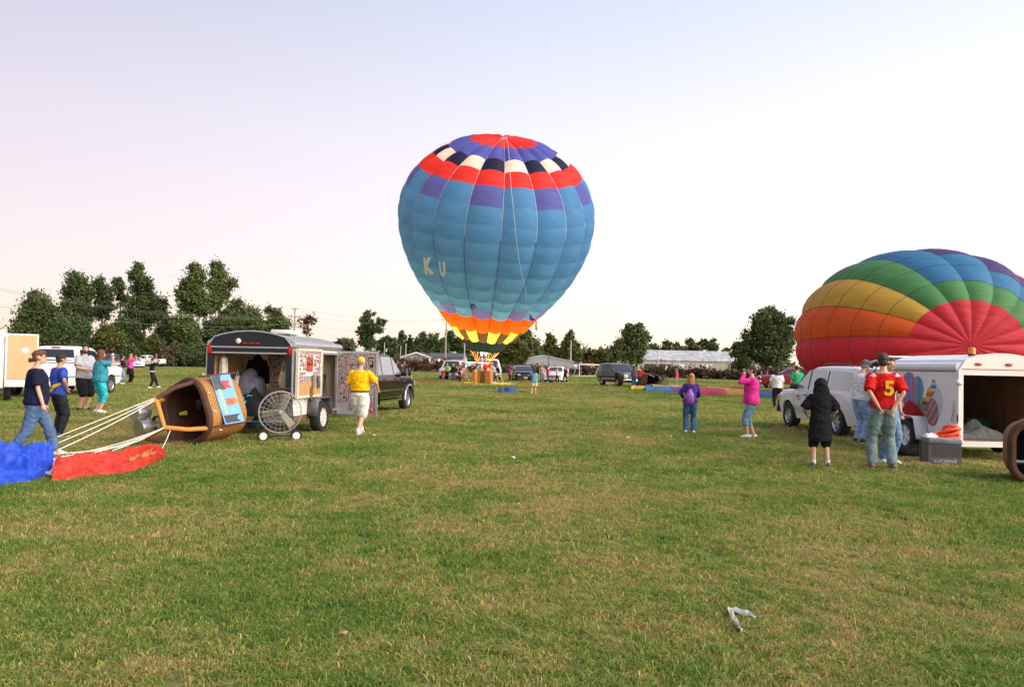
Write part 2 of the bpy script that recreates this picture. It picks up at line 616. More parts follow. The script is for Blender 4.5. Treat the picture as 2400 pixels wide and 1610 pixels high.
def leaf_cloud(centres, radii, count, size, rg, shell=0.1):
    """leaf quads in clumps through ellipsoids; returns verts, faces, tone"""
    centres = np.asarray(centres, float)
    radii = np.asarray(radii, float)
    vol = radii[:, 0] * radii[:, 2]
    pick = rg.choice(len(centres), size=max(8, count // 22), p=vol / vol.sum())
    d = rg.normal(size=(len(pick), 3))
    d /= np.linalg.norm(d, axis=1)[:, None]
    rr = rg.uniform(shell, 1.12, len(pick)) ** 0.7
    cc = centres[pick] + d * radii[pick] * rr[:, None]
    cr = radii[pick].min(axis=1) * rg.uniform(0.14, 0.55, len(pick))
    own = rg.integers(0, len(cc), count)
    off = rg.normal(size=(count, 3)) * np.where(rg.uniform(0, 1, count) < .25, 1.05, .58)[:, None]
    pos = cc[own] + off * cr[own][:, None]
    n = rg.normal(size=(count, 3))
    n[:, 2] += 0.6
    n /= np.linalg.norm(n, axis=1)[:, None]
    a = np.cross(n, rg.normal(size=(count, 3)))
    a /= np.linalg.norm(a, axis=1)[:, None]
    b = np.cross(n, a)
    s = size * rg.uniform(0.6, 1.35, count)
    a *= (s * 0.62)[:, None]
    b *= s[:, None]
    v = np.stack([pos - b, pos + a * 0.9, pos + b, pos - a * 0.9], 1).reshape(-1, 3)
    v[:, 2] = np.maximum(v[:, 2], 0.02)
    ct = rg.uniform(0, 1, len(cc))
    tone = np.clip(0.62 * ct[own] + 0.38 * rg.uniform(0, 1, count), 0, 1)
    return v, np.arange(count * 4).reshape(-1, 4), np.repeat(tone, 4)
def leaf_mesh(v, f, tone, m):
    me = bpy.data.meshes.new('crown')
    me.vertices.add(len(v))
    me.vertices.foreach_set('co', v.astype(np.float32).ravel())
    me.loops.add(f.size)
    me.loops.foreach_set('vertex_index', f.astype(np.int32).ravel())
    me.polygons.add(len(f))
    me.polygons.foreach_set('loop_start', np.arange(0, f.size, 4, dtype=np.int32))
    me.polygons.foreach_set('loop_total', np.full(len(f), 4, dtype=np.int32))
    a = me.attributes.new('tone', 'FLOAT', 'POINT')
    a.data.foreach_set('value', tone.astype(np.float32))
    me.materials.append(m)
    me.update(calc_edges=True)
    return me
TREE_N = 0
def tree(name, label, lobes, conv, depth, leaf='dark', group=None, dens=1.0, cat='tree', trunk=True, leafk=1.0, thick=0.35):
    """lobes: crown lobes (x, y, rx, ry) read off a zoom with origin and scale conv; built at their real size at that depth"""
    global TREE_N
    TREE_N += 1
    rg = np.random.default_rng(500 + TREE_N)
    ox, oy, sc_ = conv
    k = depth / FPX
    cs, rs, area = [], [], 0.0
    for (x, y, rx, ry) in lobes:
        c = at(ox + x / sc_, oy + y / sc_, depth)
        r_ = (rx / sc_ * k, ry / sc_ * k)
        w = (r_[0] + r_[1]) / 2
        c.y += rg.uniform(-0.5, 0.5) * w
        c.z = max(c.z, r_[1] * 0.6)
        cs.append(c)
        rs.append((r_[0], w, r_[1]))
        area += PI * (rx / sc_) * (ry / sc_)
    bx = sum(c.x for c in cs) / len(cs)
    low = min(c.z - r_[2] for c, r_ in zip(cs, rs))
    by = depth
    root = thing(name, label, cat, (bx, by, 0), 0, group)
    cs_l = [(c.x - bx, c.y - by, c.z) for c in cs]
    v, f, t = leaf_cloud(cs_l, rs, int(area * 1.25 * dens) + 100, 0.0018 * depth * leafk, rg)
    inst('crown', leaf_mesh(v, f, t, LEAF[leaf]), root)
    top = max(c[2] for c in cs_l)
    tr_ = max(0.05, thick * top / 26)
    mb = MB()
    mb.tube([(0, 0, -0.05), (0.02 * top, 0, top * 0.3), (-0.015 * top, 0.01 * top, top * 0.62), (0.01 * top, 0, top * 0.95)], [tr_ * 1.25, tr_, tr_ * 0.65, tr_ * 0.2], 7)
    for (c, r_) in zip(cs_l, rs):
        z0 = min(top * 0.75, max(0.2 * top, (c[2] - r_[2]) * 0.75))
        mb.tube([(0, 0, z0), (c[0] * 0.5, c[1] * 0.5, (z0 + c[2]) / 2), (c[0], c[1], c[2])], [tr_ * 0.5, tr_ * 0.32, tr_ * 0.1], 5)
    obj('trunk', mb, BARK, root)
    return root
Z4, Z5, Z6, ZR = (0, 580, 4.676), (400, 580, 4.676), (780, 680, 7.128), (1180, 700, 3.247)
WOOD = 'trees along the left edge of the field'
tree('cedar_tree', 'dark pointed tree at the far left behind the wooden trailer door', [(360, 550, 75, 95), (440, 630, 110, 110), (560, 690, 90, 75), (330, 720, 110, 130), (450, 800, 190, 120), (185, 825, 60, 45), (330, 960, 150, 150), (520, 1000, 150, 150)], Z4, 138, 'dark', WOOD)
tree('cottonwood_tree', 'tall rounded dark tree, second from the left of the tree line', [(850, 370, 100, 95), (800, 480, 100, 100), (930, 480, 80, 100), (770, 610, 80, 80), (900, 640, 110, 90), (840, 760, 140, 110), (980, 720, 70, 70)], Z4, 158, 'dark', WOOD)
tree('elm_tree', 'thin two-topped tree beside the tall rounded dark tree', [(1090, 400, 65, 80), (1190, 500, 65, 80), (1090, 520, 70, 80), (1150, 630, 100, 80), (1110, 720, 90, 80)], Z4, 160, 'dark', WOOD, dens=0.75)
tree('elm_tree', 'narrow tree tucked against the tall spire-topped tree', [(1325, 390, 62, 70), (1320, 470, 75, 70), (1350, 560, 70, 60)], Z4, 162, 'dark', WOOD, dens=0.75)
tree('poplar_tree', 'tallest tree of the left group with a spire top and broad base', [(1510, 225, 55, 60), (1495, 320, 72, 80), (1620, 410, 78, 70), (1520, 450, 100, 90), (1590, 540, 100, 80), (1520, 640, 150, 110), (1760, 620, 90, 80), (1680, 720, 150, 110), (1480, 780, 170, 130)], Z4, 156, 'dark', WOOD)
tree('maple_tree', 'olive yellow bushy tree behind the photographing couple', [(1180, 930, 100, 75), (1130, 1020, 110, 80), (1260, 1020, 110, 80), (1040, 1070, 80, 60), (1330, 1070, 80, 70)], Z4, 137, 'olive', WOOD)
tree('sapling_tree', 'small bright green tree above the parked white pickup', [(1690, 1010, 50, 60), (1620, 1060, 75, 60), (1700, 1090, 90, 70)], Z4, 138, 'olive', WOOD, dens=0.9)
for i, (x, y, rx, ry, lf, lb) in enumerate([
        (620, 930, 150, 150, 'dark', 'low dark tree right of the dark pointed tree'),
        (860, 950, 150, 140, 'dark', 'low dark tree under the tall rounded tree'),
        (1420, 960, 150, 150, 'dark', 'dark tree right of the olive bushy tree'),
        (1860, 930, 150, 150, 'dark', 'dark tree right of the spire-topped tree'),
        (2040, 950, 140, 170, 'mid', 'green tree left of the tallest pair of trees'),
        (2230, 980, 140, 170, 'dark', 'dark tree beneath the tallest pair of trees'),
        (2480, 960, 170, 170, 'dark', 'low dark tree left of the black trailer roof'),
        (2760, 980, 180, 160, 'dark', 'low dark tree behind the black trailer roof')]):
    rr = random.Random(i)
    lobes = [(x + rr.uniform(-.7, .7) * rx, y + rr.uniform(-.8, .5) * ry, rx * .55, ry * .5) for _ in range(6)] + [(x, y + ry, rx * .95, ry * .7), (x, y + ry * 1.6, rx, ry * .55)]
    tree('woodland_tree', lb, lobes, Z4, 140 + (i * 7) % 9, lf, WOOD)
for i, x in enumerate((480, 760, 1000, 1200, 1440, 1640, 1850, 2060, 2260, 2470, 2690)):
    tree('shrub', ['scrubby bush at the foot of the left tree line, %s' % w for w in ('behind the white pickup', 'left of the bearded man', 'behind the bearded man', 'above the dark parked vehicle', 'above the silver parked car', 'above the white parked pickup', 'behind the flatbed', 'right of the flatbed', 'left of the fallen basket', 'above the fallen basket', 'left of the black trailer')][i],
         [(x, 1210, 110, 70), (x + 70, 1150, 90, 80), (x - 60, 1160, 80, 70)], Z4, 137 + (i % 3) * 0.6, 'dark' if i % 3 else 'brush', 'bushes under the left trees', cat='bush')
tree('cottonwood_tree', 'left one of the tallest pair of trees with twin tops', [(270, 240, 75, 65), (300, 330, 95, 80), (250, 430, 110, 100), (150, 520, 80, 100), (260, 560, 140, 100), (180, 650, 100, 80), (330, 680, 110, 70)], Z5, 154, 'mid', WOOD)
tree('cottonwood_tree', 'right one of the tallest pair with a branch jutting right', [(490, 220, 62, 60), (540, 310, 80, 80), (670, 390, 58, 52), (500, 410, 85, 85), (580, 480, 70, 70), (520, 560, 100, 80), (470, 650, 60, 60)], Z5, 157, 'mid', WOOD)
tree('elm_tree', 'rounded tree sloping down to the right of the tall pair', [(730, 620, 90, 60), (700, 700, 130, 80), (860, 720, 90, 80), (780, 800, 170, 100), (930, 810, 80, 80), (620, 800, 120, 100), (750, 930, 240, 100)], Z5, 150, 'mid', WOOD)
tree('elm_tree', 'tree with a ragged top left of the wooden utility pole', [(1080, 690, 45, 45), (1165, 720, 55, 55), (1150, 790, 90, 60), (1230, 850, 90, 70), (1080, 860, 80, 80), (1200, 930, 130, 60)], Z5, 148, 'mid', WOOD)
tree('dead_tree', 'thin half-bare rusty tree right of the wooden utility pole', [(1510, 770, 60, 70), (1450, 830, 80, 70), (1560, 830, 50, 80), (1490, 920, 70, 50)], Z5, 128, 'rust', None, dens=0.28, leafk=0.8)
tree('cottonwood_tree', 'lone dark many-lobed tree standing left of the houses', [(590, 400, 60, 55), (690, 430, 35, 55), (560, 500, 95, 70), (800, 540, 85, 70), (620, 590, 110, 80), (480, 660, 95, 60), (720, 660, 120, 80), (560, 760, 110, 80), (570, 880, 130, 100)], Z6, 140, 'dark', None, dens=1.3)
MIDG = 'trees behind the houses and sheds'
for i, (lb, lf, dp, lobes) in enumerate([
        ('pale grey-green tree above the black trailer corner', 'pale', 178, [(130, 860, 80, 55), (60, 920, 90, 60), (150, 940, 110, 60)]),
        ('grey-green tree left of the lone many-lobed tree', 'pale', 176, [(230, 870, 70, 60), (310, 890, 60, 60), (280, 960, 130, 60)]),
        ('dark tree with rounded head right of the lone tree', 'dark', 172, [(870, 820, 75, 60), (820, 900, 110, 80), (900, 1000, 110, 80)]),
        ('small rounded dark tree left of the thin pole tops', 'dark', 170, [(1010, 860, 65, 60), (1010, 950, 85, 80), (980, 1030, 110, 60)]),
        ('slim upright tree behind the thin pole tops', 'dark', 182, [(1150, 720, 48, 50), (1160, 790, 60, 50), (1130, 880, 70, 70), (1150, 980, 90, 80)]),
        ('conical dark tree above the grey house gable', 'dark', 176, [(1290, 820, 40, 50), (1290, 900, 70, 60), (1290, 990, 100, 80)]),
        ('rounded green tree above the grey house roof', 'mid', 174, [(1500, 770, 55, 55), (1420, 840, 70, 60), (1530, 850, 80, 70), (1440, 950, 130, 90)]),
        ('thin half-bare tree above the house ridge', 'pale', 186, [(1620, 770, 60, 55), (1660, 840, 70, 60)]),
        ('broad green tree above the right end of the house roof', 'mid', 173, [(1740, 790, 60, 60), (1690, 870, 90, 70), (1800, 900, 90, 80), (1750, 990, 130, 90)]),
        ('tall dark tree just left of the glowing balloon mouth', 'dark', 178, [(1960, 740, 60, 60), (1930, 820, 80, 70), (2010, 850, 70, 80), (1960, 950, 120, 90)]),
        ('dark tree behind the balloon skirt', 'dark', 176, [(2110, 820, 45, 50), (2130, 900, 80, 70), (2200, 980, 110, 90), (2330, 940, 110, 100), (2450, 980, 120, 100)])]):
    tree('far_tree', lb, lobes, Z6, dp, lf, MIDG, dens=1.25 if i != 7 else 0.35)
for i, (lb, lf, dp, lobes) in enumerate([
        ('green leafy tree right of the balloon skirt', 'olive', 150, [(100, 350, 55, 35), (60, 400, 75, 50), (140, 410, 70, 50), (100, 460, 90, 40)]),
        ('tall loose green tree right of the balloon mouth', 'mid', 156, [(175, 275, 35, 32), (170, 320, 55, 40), (220, 350, 50, 45), (260, 400, 55, 50), (220, 440, 80, 40)]),
        ('dark tree directly behind the balloon mouth ropes', 'dark', 160, [(60, 310, 50, 40), (20, 350, 60, 50), (-20, 420, 60, 60)]),
        ('slim feathery tree above the grey metal shed', 'olive', 158, [(350, 290, 28, 24), (358, 330, 34, 35), (350, 385, 52, 45), (340, 430, 60, 30)]),
        ('pyramid-shaped loose tree above the shed ridge', 'olive', 158, [(505, 265, 22, 26), (500, 315, 44, 36), (530, 350, 44, 36), (470, 350, 40, 30), (490, 390, 65, 40)]),
        ('low green tree filling the gap behind the metal shed', 'mid', 162, [(440, 420, 65, 36), (560, 410, 55, 45), (500, 455, 90, 36)]),
        ('tree turning orange right of the brick gable', 'rust', 165, [(645, 410, 45, 26), (650, 450, 50, 40)]),
        ('olive tree between brick gable and tall cottonwood', 'olive', 160, [(745, 405, 48, 25), (730, 440, 70, 40), (800, 430, 60, 45), (770, 470, 90, 36)]),
        ('dark cedar left of the leaning cottonwood', 'dark', 140, [(880, 335, 25, 26), (860, 375, 50, 30), (890, 410, 60, 55)]),
        ('dark tree behind the left end of the white building', 'dark', 172, [(1120, 370, 55, 28), (1150, 390, 50, 25), (1090, 400, 60, 30)]),
        ('dark rounded tree peeking over the white roof', 'dark', 172, [(1245, 345, 32, 30), (1240, 385, 45, 25)]),
        ('low tree line lump over the middle of the white roof', 'mid', 178, [(1320, 355, 36, 18), (1310, 385, 55, 22), (1380, 390, 40, 20)]),
        ('pale pointed tree over the white roof', 'pale', 178, [(1430, 335, 30, 28), (1450, 365, 45, 28), (1470, 392, 65, 18)]),
        ('twin-lobed dark tree over the right of the white roof', 'dark', 172, [(1535, 340, 32, 28), (1600, 330, 24, 18), (1570, 370, 55, 30), (1600, 395, 40, 18)]),
        ('tiny far bush at the right end of the white roof', 'pale', 200, [(1690, 395, 35, 16)])]):
    tree('far_tree', lb, lobes, ZR, dp, lf, MIDG, dens=1.2)
tree('cottonwood_tree', 'tall green tree standing in front of the white building', [(965, 215, 36, 26), (1040, 225, 42, 30), (985, 270, 78, 45), (1060, 280, 45, 35), (1100, 300, 30, 22), (960, 340, 80, 50), (1030, 360, 62, 45), (980, 420, 75, 50), (1010, 470, 50, 34)], ZR, 108, 'mid', None, dens=1.2)
tree('oak_tree', 'broad dark oak standing left of the rainbow balloon', [(2020, 110, 62, 42), (1950, 165, 70, 50), (2080, 160, 72, 52), (2170, 175, 38, 32), (1990, 230, 100, 60), (2110, 250, 85, 60), (1890, 285, 70, 50), (2020, 320, 120, 70), (1800, 370, 62, 42), (1900, 380, 100, 60), (2110, 370, 95, 70), (2010, 440, 140, 60), (1760, 420, 36, 26), (2150, 300, 60, 60)], ZR, 84, 'dark', None, dens=1.25, thick=0.6)
tree('shrub', 'pale olive bush under the left limbs of the oak', [(1810, 470, 60, 36), (1850, 500, 70, 36), (1790, 510, 60, 30)], ZR, 88, 'olive', None, cat='bush')

# a far wood that reads as one mass along the horizon
rg = np.random.default_rng(91)
cs, rs = [], []
for x in np.linspace(-330, 330, 130):
    h = rg.uniform(3.5, 7.5)
    cs.append((x + rg.uniform(-3, 3), rg.uniform(255, 290), h * 0.5))
    rs.append((rg.uniform(4.5, 8), 4, h * 0.55))
v, f, t = leaf_cloud(cs, rs, 30000, 0.8, rg, 0.2)
tag(inst('far_woodland', leaf_mesh(v, f, t, LEAF['mid'])), 'low far wood closing the horizon', None, kind='stuff')

# hedge rows of reddish scrub along the field's far edge
def hedge(label, a, b, height, width, leaf, dens, group='scrub along the far edge of the field'):
    a, b = Vector(a), Vector(b)
    L = (b - a).length
    c = (a + b) / 2
    ang = math.atan2(b.y - a.y, b.x - a.x)
    root = thing('hedge', label, 'hedge', (c.x, c.y, 0), ang, group)
    rg = np.random.default_rng(int(L * 13) + 3)
    n = max(4, int(L / 0.6))
    cs, rs = [], []
    for i in range(n):
        h = height * rg.uniform(0.65, 1.1)
        cs.append((-L / 2 + L * (i + .5) / n, rg.uniform(-.3, .3) * width, h * 0.5))
        rs.append((1.0, width * 0.6, h * 0.52))
    v, f, t = leaf_cloud(cs, rs, int(L * dens * 2.4), 0.0015 * c.y, rg, 0.1)
    inst('foliage', leaf_mesh(v, f, t, LEAF[leaf]), root)
    mb = MB()
    for i in range(n):
        x = -L / 2 + L * (i + .5) / n
        for q in range(3):
            mb.tube([(x + rg.uniform(-.3, .3), rg.uniform(-.3, .3), 0), (x + rg.uniform(-.5, .5), rg.uniform(-.5, .5), height * rg.uniform(.6, 1.1))], [0.03, 0.01], 4)
    obj('stem', mb, BARK, root)
    return root
def gp(px, py):
    q = G(px, py)
    return (q.x, q.y, 0)
hedge('tall reddish scrub hedge in front of the grey house', at(915, 866, 140).xy.to_3d(), at(1062, 866, 138).xy.to_3d(), 2.2, 2.5, 'rust', 190)
hedge('thin weedy hedge between the van and the metal shed', at(1090, 868, 142).xy.to_3d(), at(1205, 868, 142).xy.to_3d(), 1.3, 2.0, 'brush', 90)
hedge('brown scrub in front of the grey metal shed', at(1205, 868, 141).xy.to_3d(), at(1352, 868, 141).xy.to_3d(), 1.6, 2.0, 'brush', 110)
hedge('weedy scrub behind the soccer goal', at(1340, 868, 135).xy.to_3d(), at(1480, 868, 132).xy.to_3d(), 1.7, 2.0, 'rust', 90)
hedge('dark reddish hedge along the long white building', at(1512, 880, 126).xy.to_3d(), at(1770, 886, 112).xy.to_3d(), 1.75, 2.2, 'rust', 210)
hedge('dark scrub under the oak beside the red pickup', at(1770, 880, 112).xy.to_3d(), at(1900, 886, 104).xy.to_3d(), 2.0, 2.2, 'rust', 160)

UND = 'thickets filling in under the trees'
hedge('dark thicket filling in beneath the left tree line', at(-60, 866, 146).xy.to_3d(), at(690, 866, 146).xy.to_3d(), 6.0, 6.0, 'dark', 150, UND)
hedge('mixed thicket behind the black trailer and lone tree', at(640, 866, 165).xy.to_3d(), at(930, 866, 180).xy.to_3d(), 3.4, 4.0, 'mid', 90, UND)
hedge('green thicket behind the grey house', at(880, 866, 190).xy.to_3d(), at(1210, 866, 186).xy.to_3d(), 5.5, 5.0, 'mid', 130, UND)
hedge('green thicket behind the metal shed and brick gable', at(1190, 866, 182).xy.to_3d(), at(1500, 866, 180).xy.to_3d(), 4.2, 5.0, 'mid', 120, UND)
hedge('dark thicket behind the long white building', at(1480, 866, 188).xy.to_3d(), at(1900, 866, 180).xy.to_3d(), 3.0, 4.0, 'dark', 90, UND)
# ---------------------------------------------------------------- buildings
SIDING = mat('grey_siding', (0.42, 0.42, 0.40), 0.8, 0, 0.06, 3.0)
TRIM = mat('white_trim', (0.75, 0.74, 0.71), 0.6, 0, 0.05)
SHINGLE = mat('dark_shingle', (0.075, 0.080, 0.095), 0.9, 0, 0.2, 10.0)
GLASSDARK = mat('dark_window', (0.03, 0.035, 0.04), 0.08, 0, 0.1, spec=0.8)
def wave_metal(name, color, scale, axis='X', dirt=0.25):
    m = bpy.data.materials.new(name)
    nt, p = nodes_of(m)
    tc = nt.nodes.new('ShaderNodeTexCoord')
    wv = nt.nodes.new('ShaderNodeTexWave')
    wv.bands_direction = axis
    wv.inputs['Scale'].default_value = scale
    wv.inputs['Distortion'].default_value = 0.0
    nt.links.new(tc.outputs['Object'], wv.inputs['Vector'])
    b = nt.nodes.new('ShaderNodeBump')
    b.inputs['Strength'].default_value = 0.5
    b.inputs['Distance'].default_value = 0.03
    nt.links.new(wv.outputs['Fac'], b.inputs['Height'])
    nt.links.new(b.outputs[0], p.inputs['Normal'])
    n1 = nt.nodes.new('ShaderNodeTexNoise')
    n1.inputs['Scale'].default_value = 1.2
    n1.inputs['Detail'].default_value = 8
    n1.inputs['Roughness'].default_value = 0.7
    mp = nt.nodes.new('ShaderNodeMapping')
    mp.inputs['Scale'].default_value = (1.0, 1.0, 0.35)
    nt.links.new(tc.outputs['Object'], mp.inputs[0])
    nt.links.new(mp.outputs[0], n1.inputs['Vector'])
    rp = nt.nodes.new('ShaderNodeValToRGB')
    rp.color_ramp.elements[0].position = 0.38
    rp.color_ramp.elements[1].position = 0.6
    rp.color_ramp.elements[0].color = (color[0] * (1 - dirt), color[1] * (1 - dirt * 1.1), color[2] * (1 - dirt * 1.3), 1)
    rp.color_ramp.elements[1].color = (*color, 1)
    nt.links.new(n1.outputs[0], rp.inputs[0])
    nt.links.new(rp.outputs[0], p.inputs['Base Color'])
    p.inputs['Roughness'].default_value = 0.55
    return m
STEEL = wave_metal('ribbed_grey_metal', (0.30, 0.31, 0.33), 3.0, 'X', 0.1)
ROOFM = wave_metal('weathered_tin_roof', (0.46, 0.47, 0.50), 2.2, 'X', 0.45)
OLDWALL = wave_metal('weathered_white_wall', (0.52, 0.50, 0.46), 1.1, 'X', 0.35)
def gable_house(root, w, dpt, eave, ridge, wallm, roofm, over=0.3, along='X', origin=(0, 0)):
    """walls and roof slabs; ridge along X or Y"""
    ox, oy = origin
    mb = MB()
    if along == 'X':
        mb.prism([(oy - dpt / 2, 0), (oy + dpt / 2, 0), (oy + dpt / 2, eave), (oy, ridge), (oy - dpt / 2, eave)], ox - w / 2, ox + w / 2, 'YZ')
    else:
        mb.prism([(ox - w / 2, 0), (ox + w / 2, 0), (ox + w / 2, eave), (ox, ridge), (ox - w / 2, eave)], oy - dpt / 2, oy + dpt / 2, 'XZ')
    obj('wall', mb, wallm, root, False)
    half = (dpt if along == 'X' else w) / 2
    sl = (ridge - eave) / half
    for s in (-1, 1):
        mb = MB()
        prof = [(s * 0.0, ridge + 0.02), (s * (half + over), eave - sl * over + 0.02), (s * (half + over), eave - sl * over + 0.14), (0, ridge + 0.16)]
        if along == 'X':
            mb.prism([(oy + a, z) for a, z in prof], ox - w / 2 - over, ox + w / 2 + over, 'YZ')
        else:
            mb.prism([(ox + a, z) for a, z in prof], oy - dpt / 2 - over, oy + dpt / 2 + over, 'XZ')
        obj('roof', mb, roofm, root, False)
def window(root, x, z, w, h, y, name='window', m=None):
    f = MB()
    for a, b, c, d in ((x, z + h / 2 + .05, w + .2, .1), (x, z - h / 2 - .05, w + .2, .1), (x - w / 2 - .05, z, .1, h), (x + w / 2 + .05, z, .1, h)):
        f.box((a, y - .02, b), (c, .05, d))
    fr = obj(name, f, TRIM, root, False)
    obj('pane', MB().box((x, y + .005, z), (w, .03, h)), m or GLASSDARK, fr, False)
LAMP = emit('porch_lamp_glow', (1.0, 0.62, 0.2), 6.0)
D = 165.0
kx = D / FPX
c = at(972, 851, D)
hz = lambda py, px: at(px, py, D).z
gw = thing('house', 'pale grey single-storey house with dark shingle roof and front gable', 'house', (at(1018, 851, D).x, D, 0), R(-4))
x_of = lambda px: at(px, 850, D).x - at(1018, 850, D).x
gable_house(gw, x_of(1086) - x_of(1010), 7.5, hz(838, 1050), hz(829.0, 1050), SIDING, SHINGLE, 0.35, 'X', ((x_of(1086) + x_of(1010)) / 2, 3.0))
gable_house(gw, x_of(1014) - x_of(951), 9.0, hz(836.5, 985), hz(827.5, 985), SIDING, SHINGLE, 0.35, 'Y', ((x_of(1014) + x_of(951)) / 2, 1.0))
wv = (x_of(951), x_of(1014))
mid = sum(wv) / 2
half = (wv[1] - wv[0]) / 2
for s in (-1, 1):
    mb = MB()
    z0, z1 = hz(836.5, 985), hz(827.5, 985)
    mb.prism([(mid, z1 + .2), (mid + s * (half + .4), z0 - .05), (mid + s * (half + .4), z0 - .35), (mid, z1 - .1)], -3.95, -3.88, 'XZ')
    obj('fascia', mb, TRIM, gw, False)
for px in (1024, 1036, 1060, 1074):
    window(gw, x_of(px), 1.55, 0.8, 1.1, -0.76)
window(gw, x_of(968), 1.6, 1.0, 1.1, -3.51)
d_ = obj('door', MB().box((x_of(1017) + 0.3, -0.77, 1.05), (0.9, .04, 2.0)), TRIM, gw, False)
for px in (1013.5, 1030.5):
    pl = obj('porch_lamp', MB().ell((x_of(px), -1.0 if px > 1020 else -3.62, 2.15), (.13, .13, .17), 8, 6), LAMP, gw)
sd = thing('garden_shed', 'low brown-roofed shed in front of the grey house', 'shed', (at(959, 850, 160).x, 160, 0), R(8))
gable_house(sd, 2.9, 2.4, 1.35, 2.35, SIDING, mat('brown_shingle', (0.13, 0.10, 0.085), 0.9, 0, 0.2, 9), 0.15, 'X')
window(sd, 0.8, .9, .4, .5, -1.21)

ms_d = 150.0
mc = at(1274, 851, ms_d)
ms_ = thing('metal_shed', 'low-pitched grey metal shed behind the parked sedans', 'shed', (mc.x, ms_d, 0), R(6))
gable_house(ms_, (1346 - 1202) * ms_d / FPX, 12.0, at(1202, 845.5, ms_d).z, at(1273, 834, ms_d).z, STEEL, wave_metal('shed_roof', (0.50, 0.51, 0.53), 3.0, 'Y', 0.1), 0.15, 'Y', (0, 6.0))
obj('lean_to', MB().box((6.9, 1.5, .95), (2.2, 3.0, 1.9)), TRIM, ms_, False)

bh = thing('brick_house', 'small house with brick gable and white trim beyond the metal shed', 'house', (at(1362, 851, 175).x, 175, 0), R(-25))
gable_house(bh, 4.6, 5.0, 2.2, 3.4, mat('brick_wall', (0.20, 0.10, 0.075), 0.9, 0, 0.2, 12), mat('grey_shingle', (0.36, 0.36, 0.37), 0.9, 0, 0.12, 8), 0.35, 'X')
window(bh, 0.2, 1.2, .8, .9, -2.52)

bd = 142.0
bx0, bx1 = at(1484, 850, bd).x, at(1812, 850, bd).x
wb = thing('storage_building', 'long weathered white storage building with tin roof and garage doors', 'building', ((bx0 + bx1) / 2, bd, 0), R(-1.5))
L = bx1 - bx0
ev, rdg = at(1600, 845.0, bd).z, at(1600, 823.5, bd + 4).z
gable_house(wb, L, 9.0, ev, rdg, OLDWALL, ROOFM, 0.25, 'X', (0, 4.5))
lx = lambda px: at(px, 850, bd).x - (bx0 + bx1) / 2
DOOR = mat('white_door', (0.66, 0.66, 0.67), 0.5, 0, 0.04)
for px0, px1 in ((1577.5, 1605), (1643.5, 1669), (1708.5, 1734)):
    a, b = lx(px0), lx(px1)
    dr = obj('garage_door', MB().box(((a + b) / 2, -.03, 1.15), (b - a, .05, 2.3)), DOOR, wb, False)
    for q in range(5):
        obj('panel', MB().box(((a + b) / 2, -.075, .25 + .46 * q), (b - a - .06, .03, .42)), DOOR, dr, False)
for i, (px0, px1) in enumerate(((1511.5, 1538), (1545, 1571))):
    a, b = lx(px0), lx(px1)
    board = obj('mural_panel', MB().box(((a + b) / 2, -.04, 1.35), (b - a, .06, 1.75)), mat('black_panel', (0.05, 0.05, 0.055), 0.8, 0, 0.7, 3.0), wb, False)
    for dx, hh in (((-.45, .75), (.35, 1.0)) if i else ((-.5, .5), (.1, .6), (.55, .45))):
        mbx = MB()
        mbx.ell(((a + b) / 2 + dx, -.08, 1.1 + hh * .3), (.22, .02, hh * .38), 10, 8)
        mbx.ell(((a + b) / 2 + dx, -.08, 1.1 + hh * .75), (.12, .02, .13), 10, 8)
        obj('painted_figure', mbx, TRIM if i else mat('grey_figure', (0.25, 0.25, 0.26), 0.8), board)
for px in (1508, 1541.5, 1574, 1608, 1622, 1640, 1672, 1705, 1737):
    obj('batten', MB().box((lx(px), -.03, ev / 2), (.14, .05, ev - .1)), OLDWALL, wb, False)
RUST = mat('rusty_board', (0.38, 0.33, 0.27), 0.9, 0, 0.4, 2.0, stretch=(3, 1, .3))
for px in (1612, 1630, 1677, 1684, 1691, 1698):
    obj('board', MB().box((lx(px), -.02, ev / 2 - .1), (.42, .03, ev - .35)), RUST, wb, False)

# ---------------------------------------------------------------- utility poles and wires
POLE = mat('pole_wood', (0.33, 0.27, 0.22), 0.9, 0, 0.2, 5.0, stretch=(4, 4, .4))
PALEPOLE = mat('pole_pale', (0.45, 0.42, 0.38), 0.9, 0, 0.15, 5.0, stretch=(4, 4, .4))
def pole(label, px, ytop, depth, arms=(), r=0.15, lean=0.0, m=None, arm_len=2.2, box=False):
    p0 = at(px, 850, depth)
    h = at(px, ytop, depth).z
    t = thing('utility_pole', label, 'utility pole', (p0.x, depth, 0), 0, 'utility poles beyond the field')
    obj('post', MB().tube([(0, 0, -.1), (lean * .5, 0, h * .5), (lean, 0, h)], [r, r * .85, r * .65], 10), m or POLE, t)
    for dz, ln in arms:
        obj('crossarm', MB().box((lean * (1 - dz / h), -r, h - dz), (ln, .12, .14)), POLE, t, False)
        for s in (-.46, 0, .46):
            obj('insulator', MB().lathe([(0, 0), (.07, .0), (.05, .12), (.08, .16), (0, .24)], (lean * (1 - dz / h) + s * ln, -r, h - dz + .08), 'Z', 8), mat('insulator', (0.35, 0.33, 0.32), 0.3), t)
    if box:
        obj('transformer', MB().lathe([(0, 0), (.22, 0), (.22, .7), (0, .75)], (.35, 0, h - 2.0), 'Z', 12), mat('transformer_grey', (0.35, 0.36, 0.38), 0.5), t)
    return Vector((p0.x + lean, depth, h))
P1 = pole('tall wooden pole with two crossarms above the black trailer', 688, 720, 131, ((0.35, 1.0), (1.6, 2.3)), 0.17)
P2 = pole('tall wooden pole left of the glowing balloon mouth', 1043, 746, 150, ((0.3, 1.9),), 0.17, 0.1)
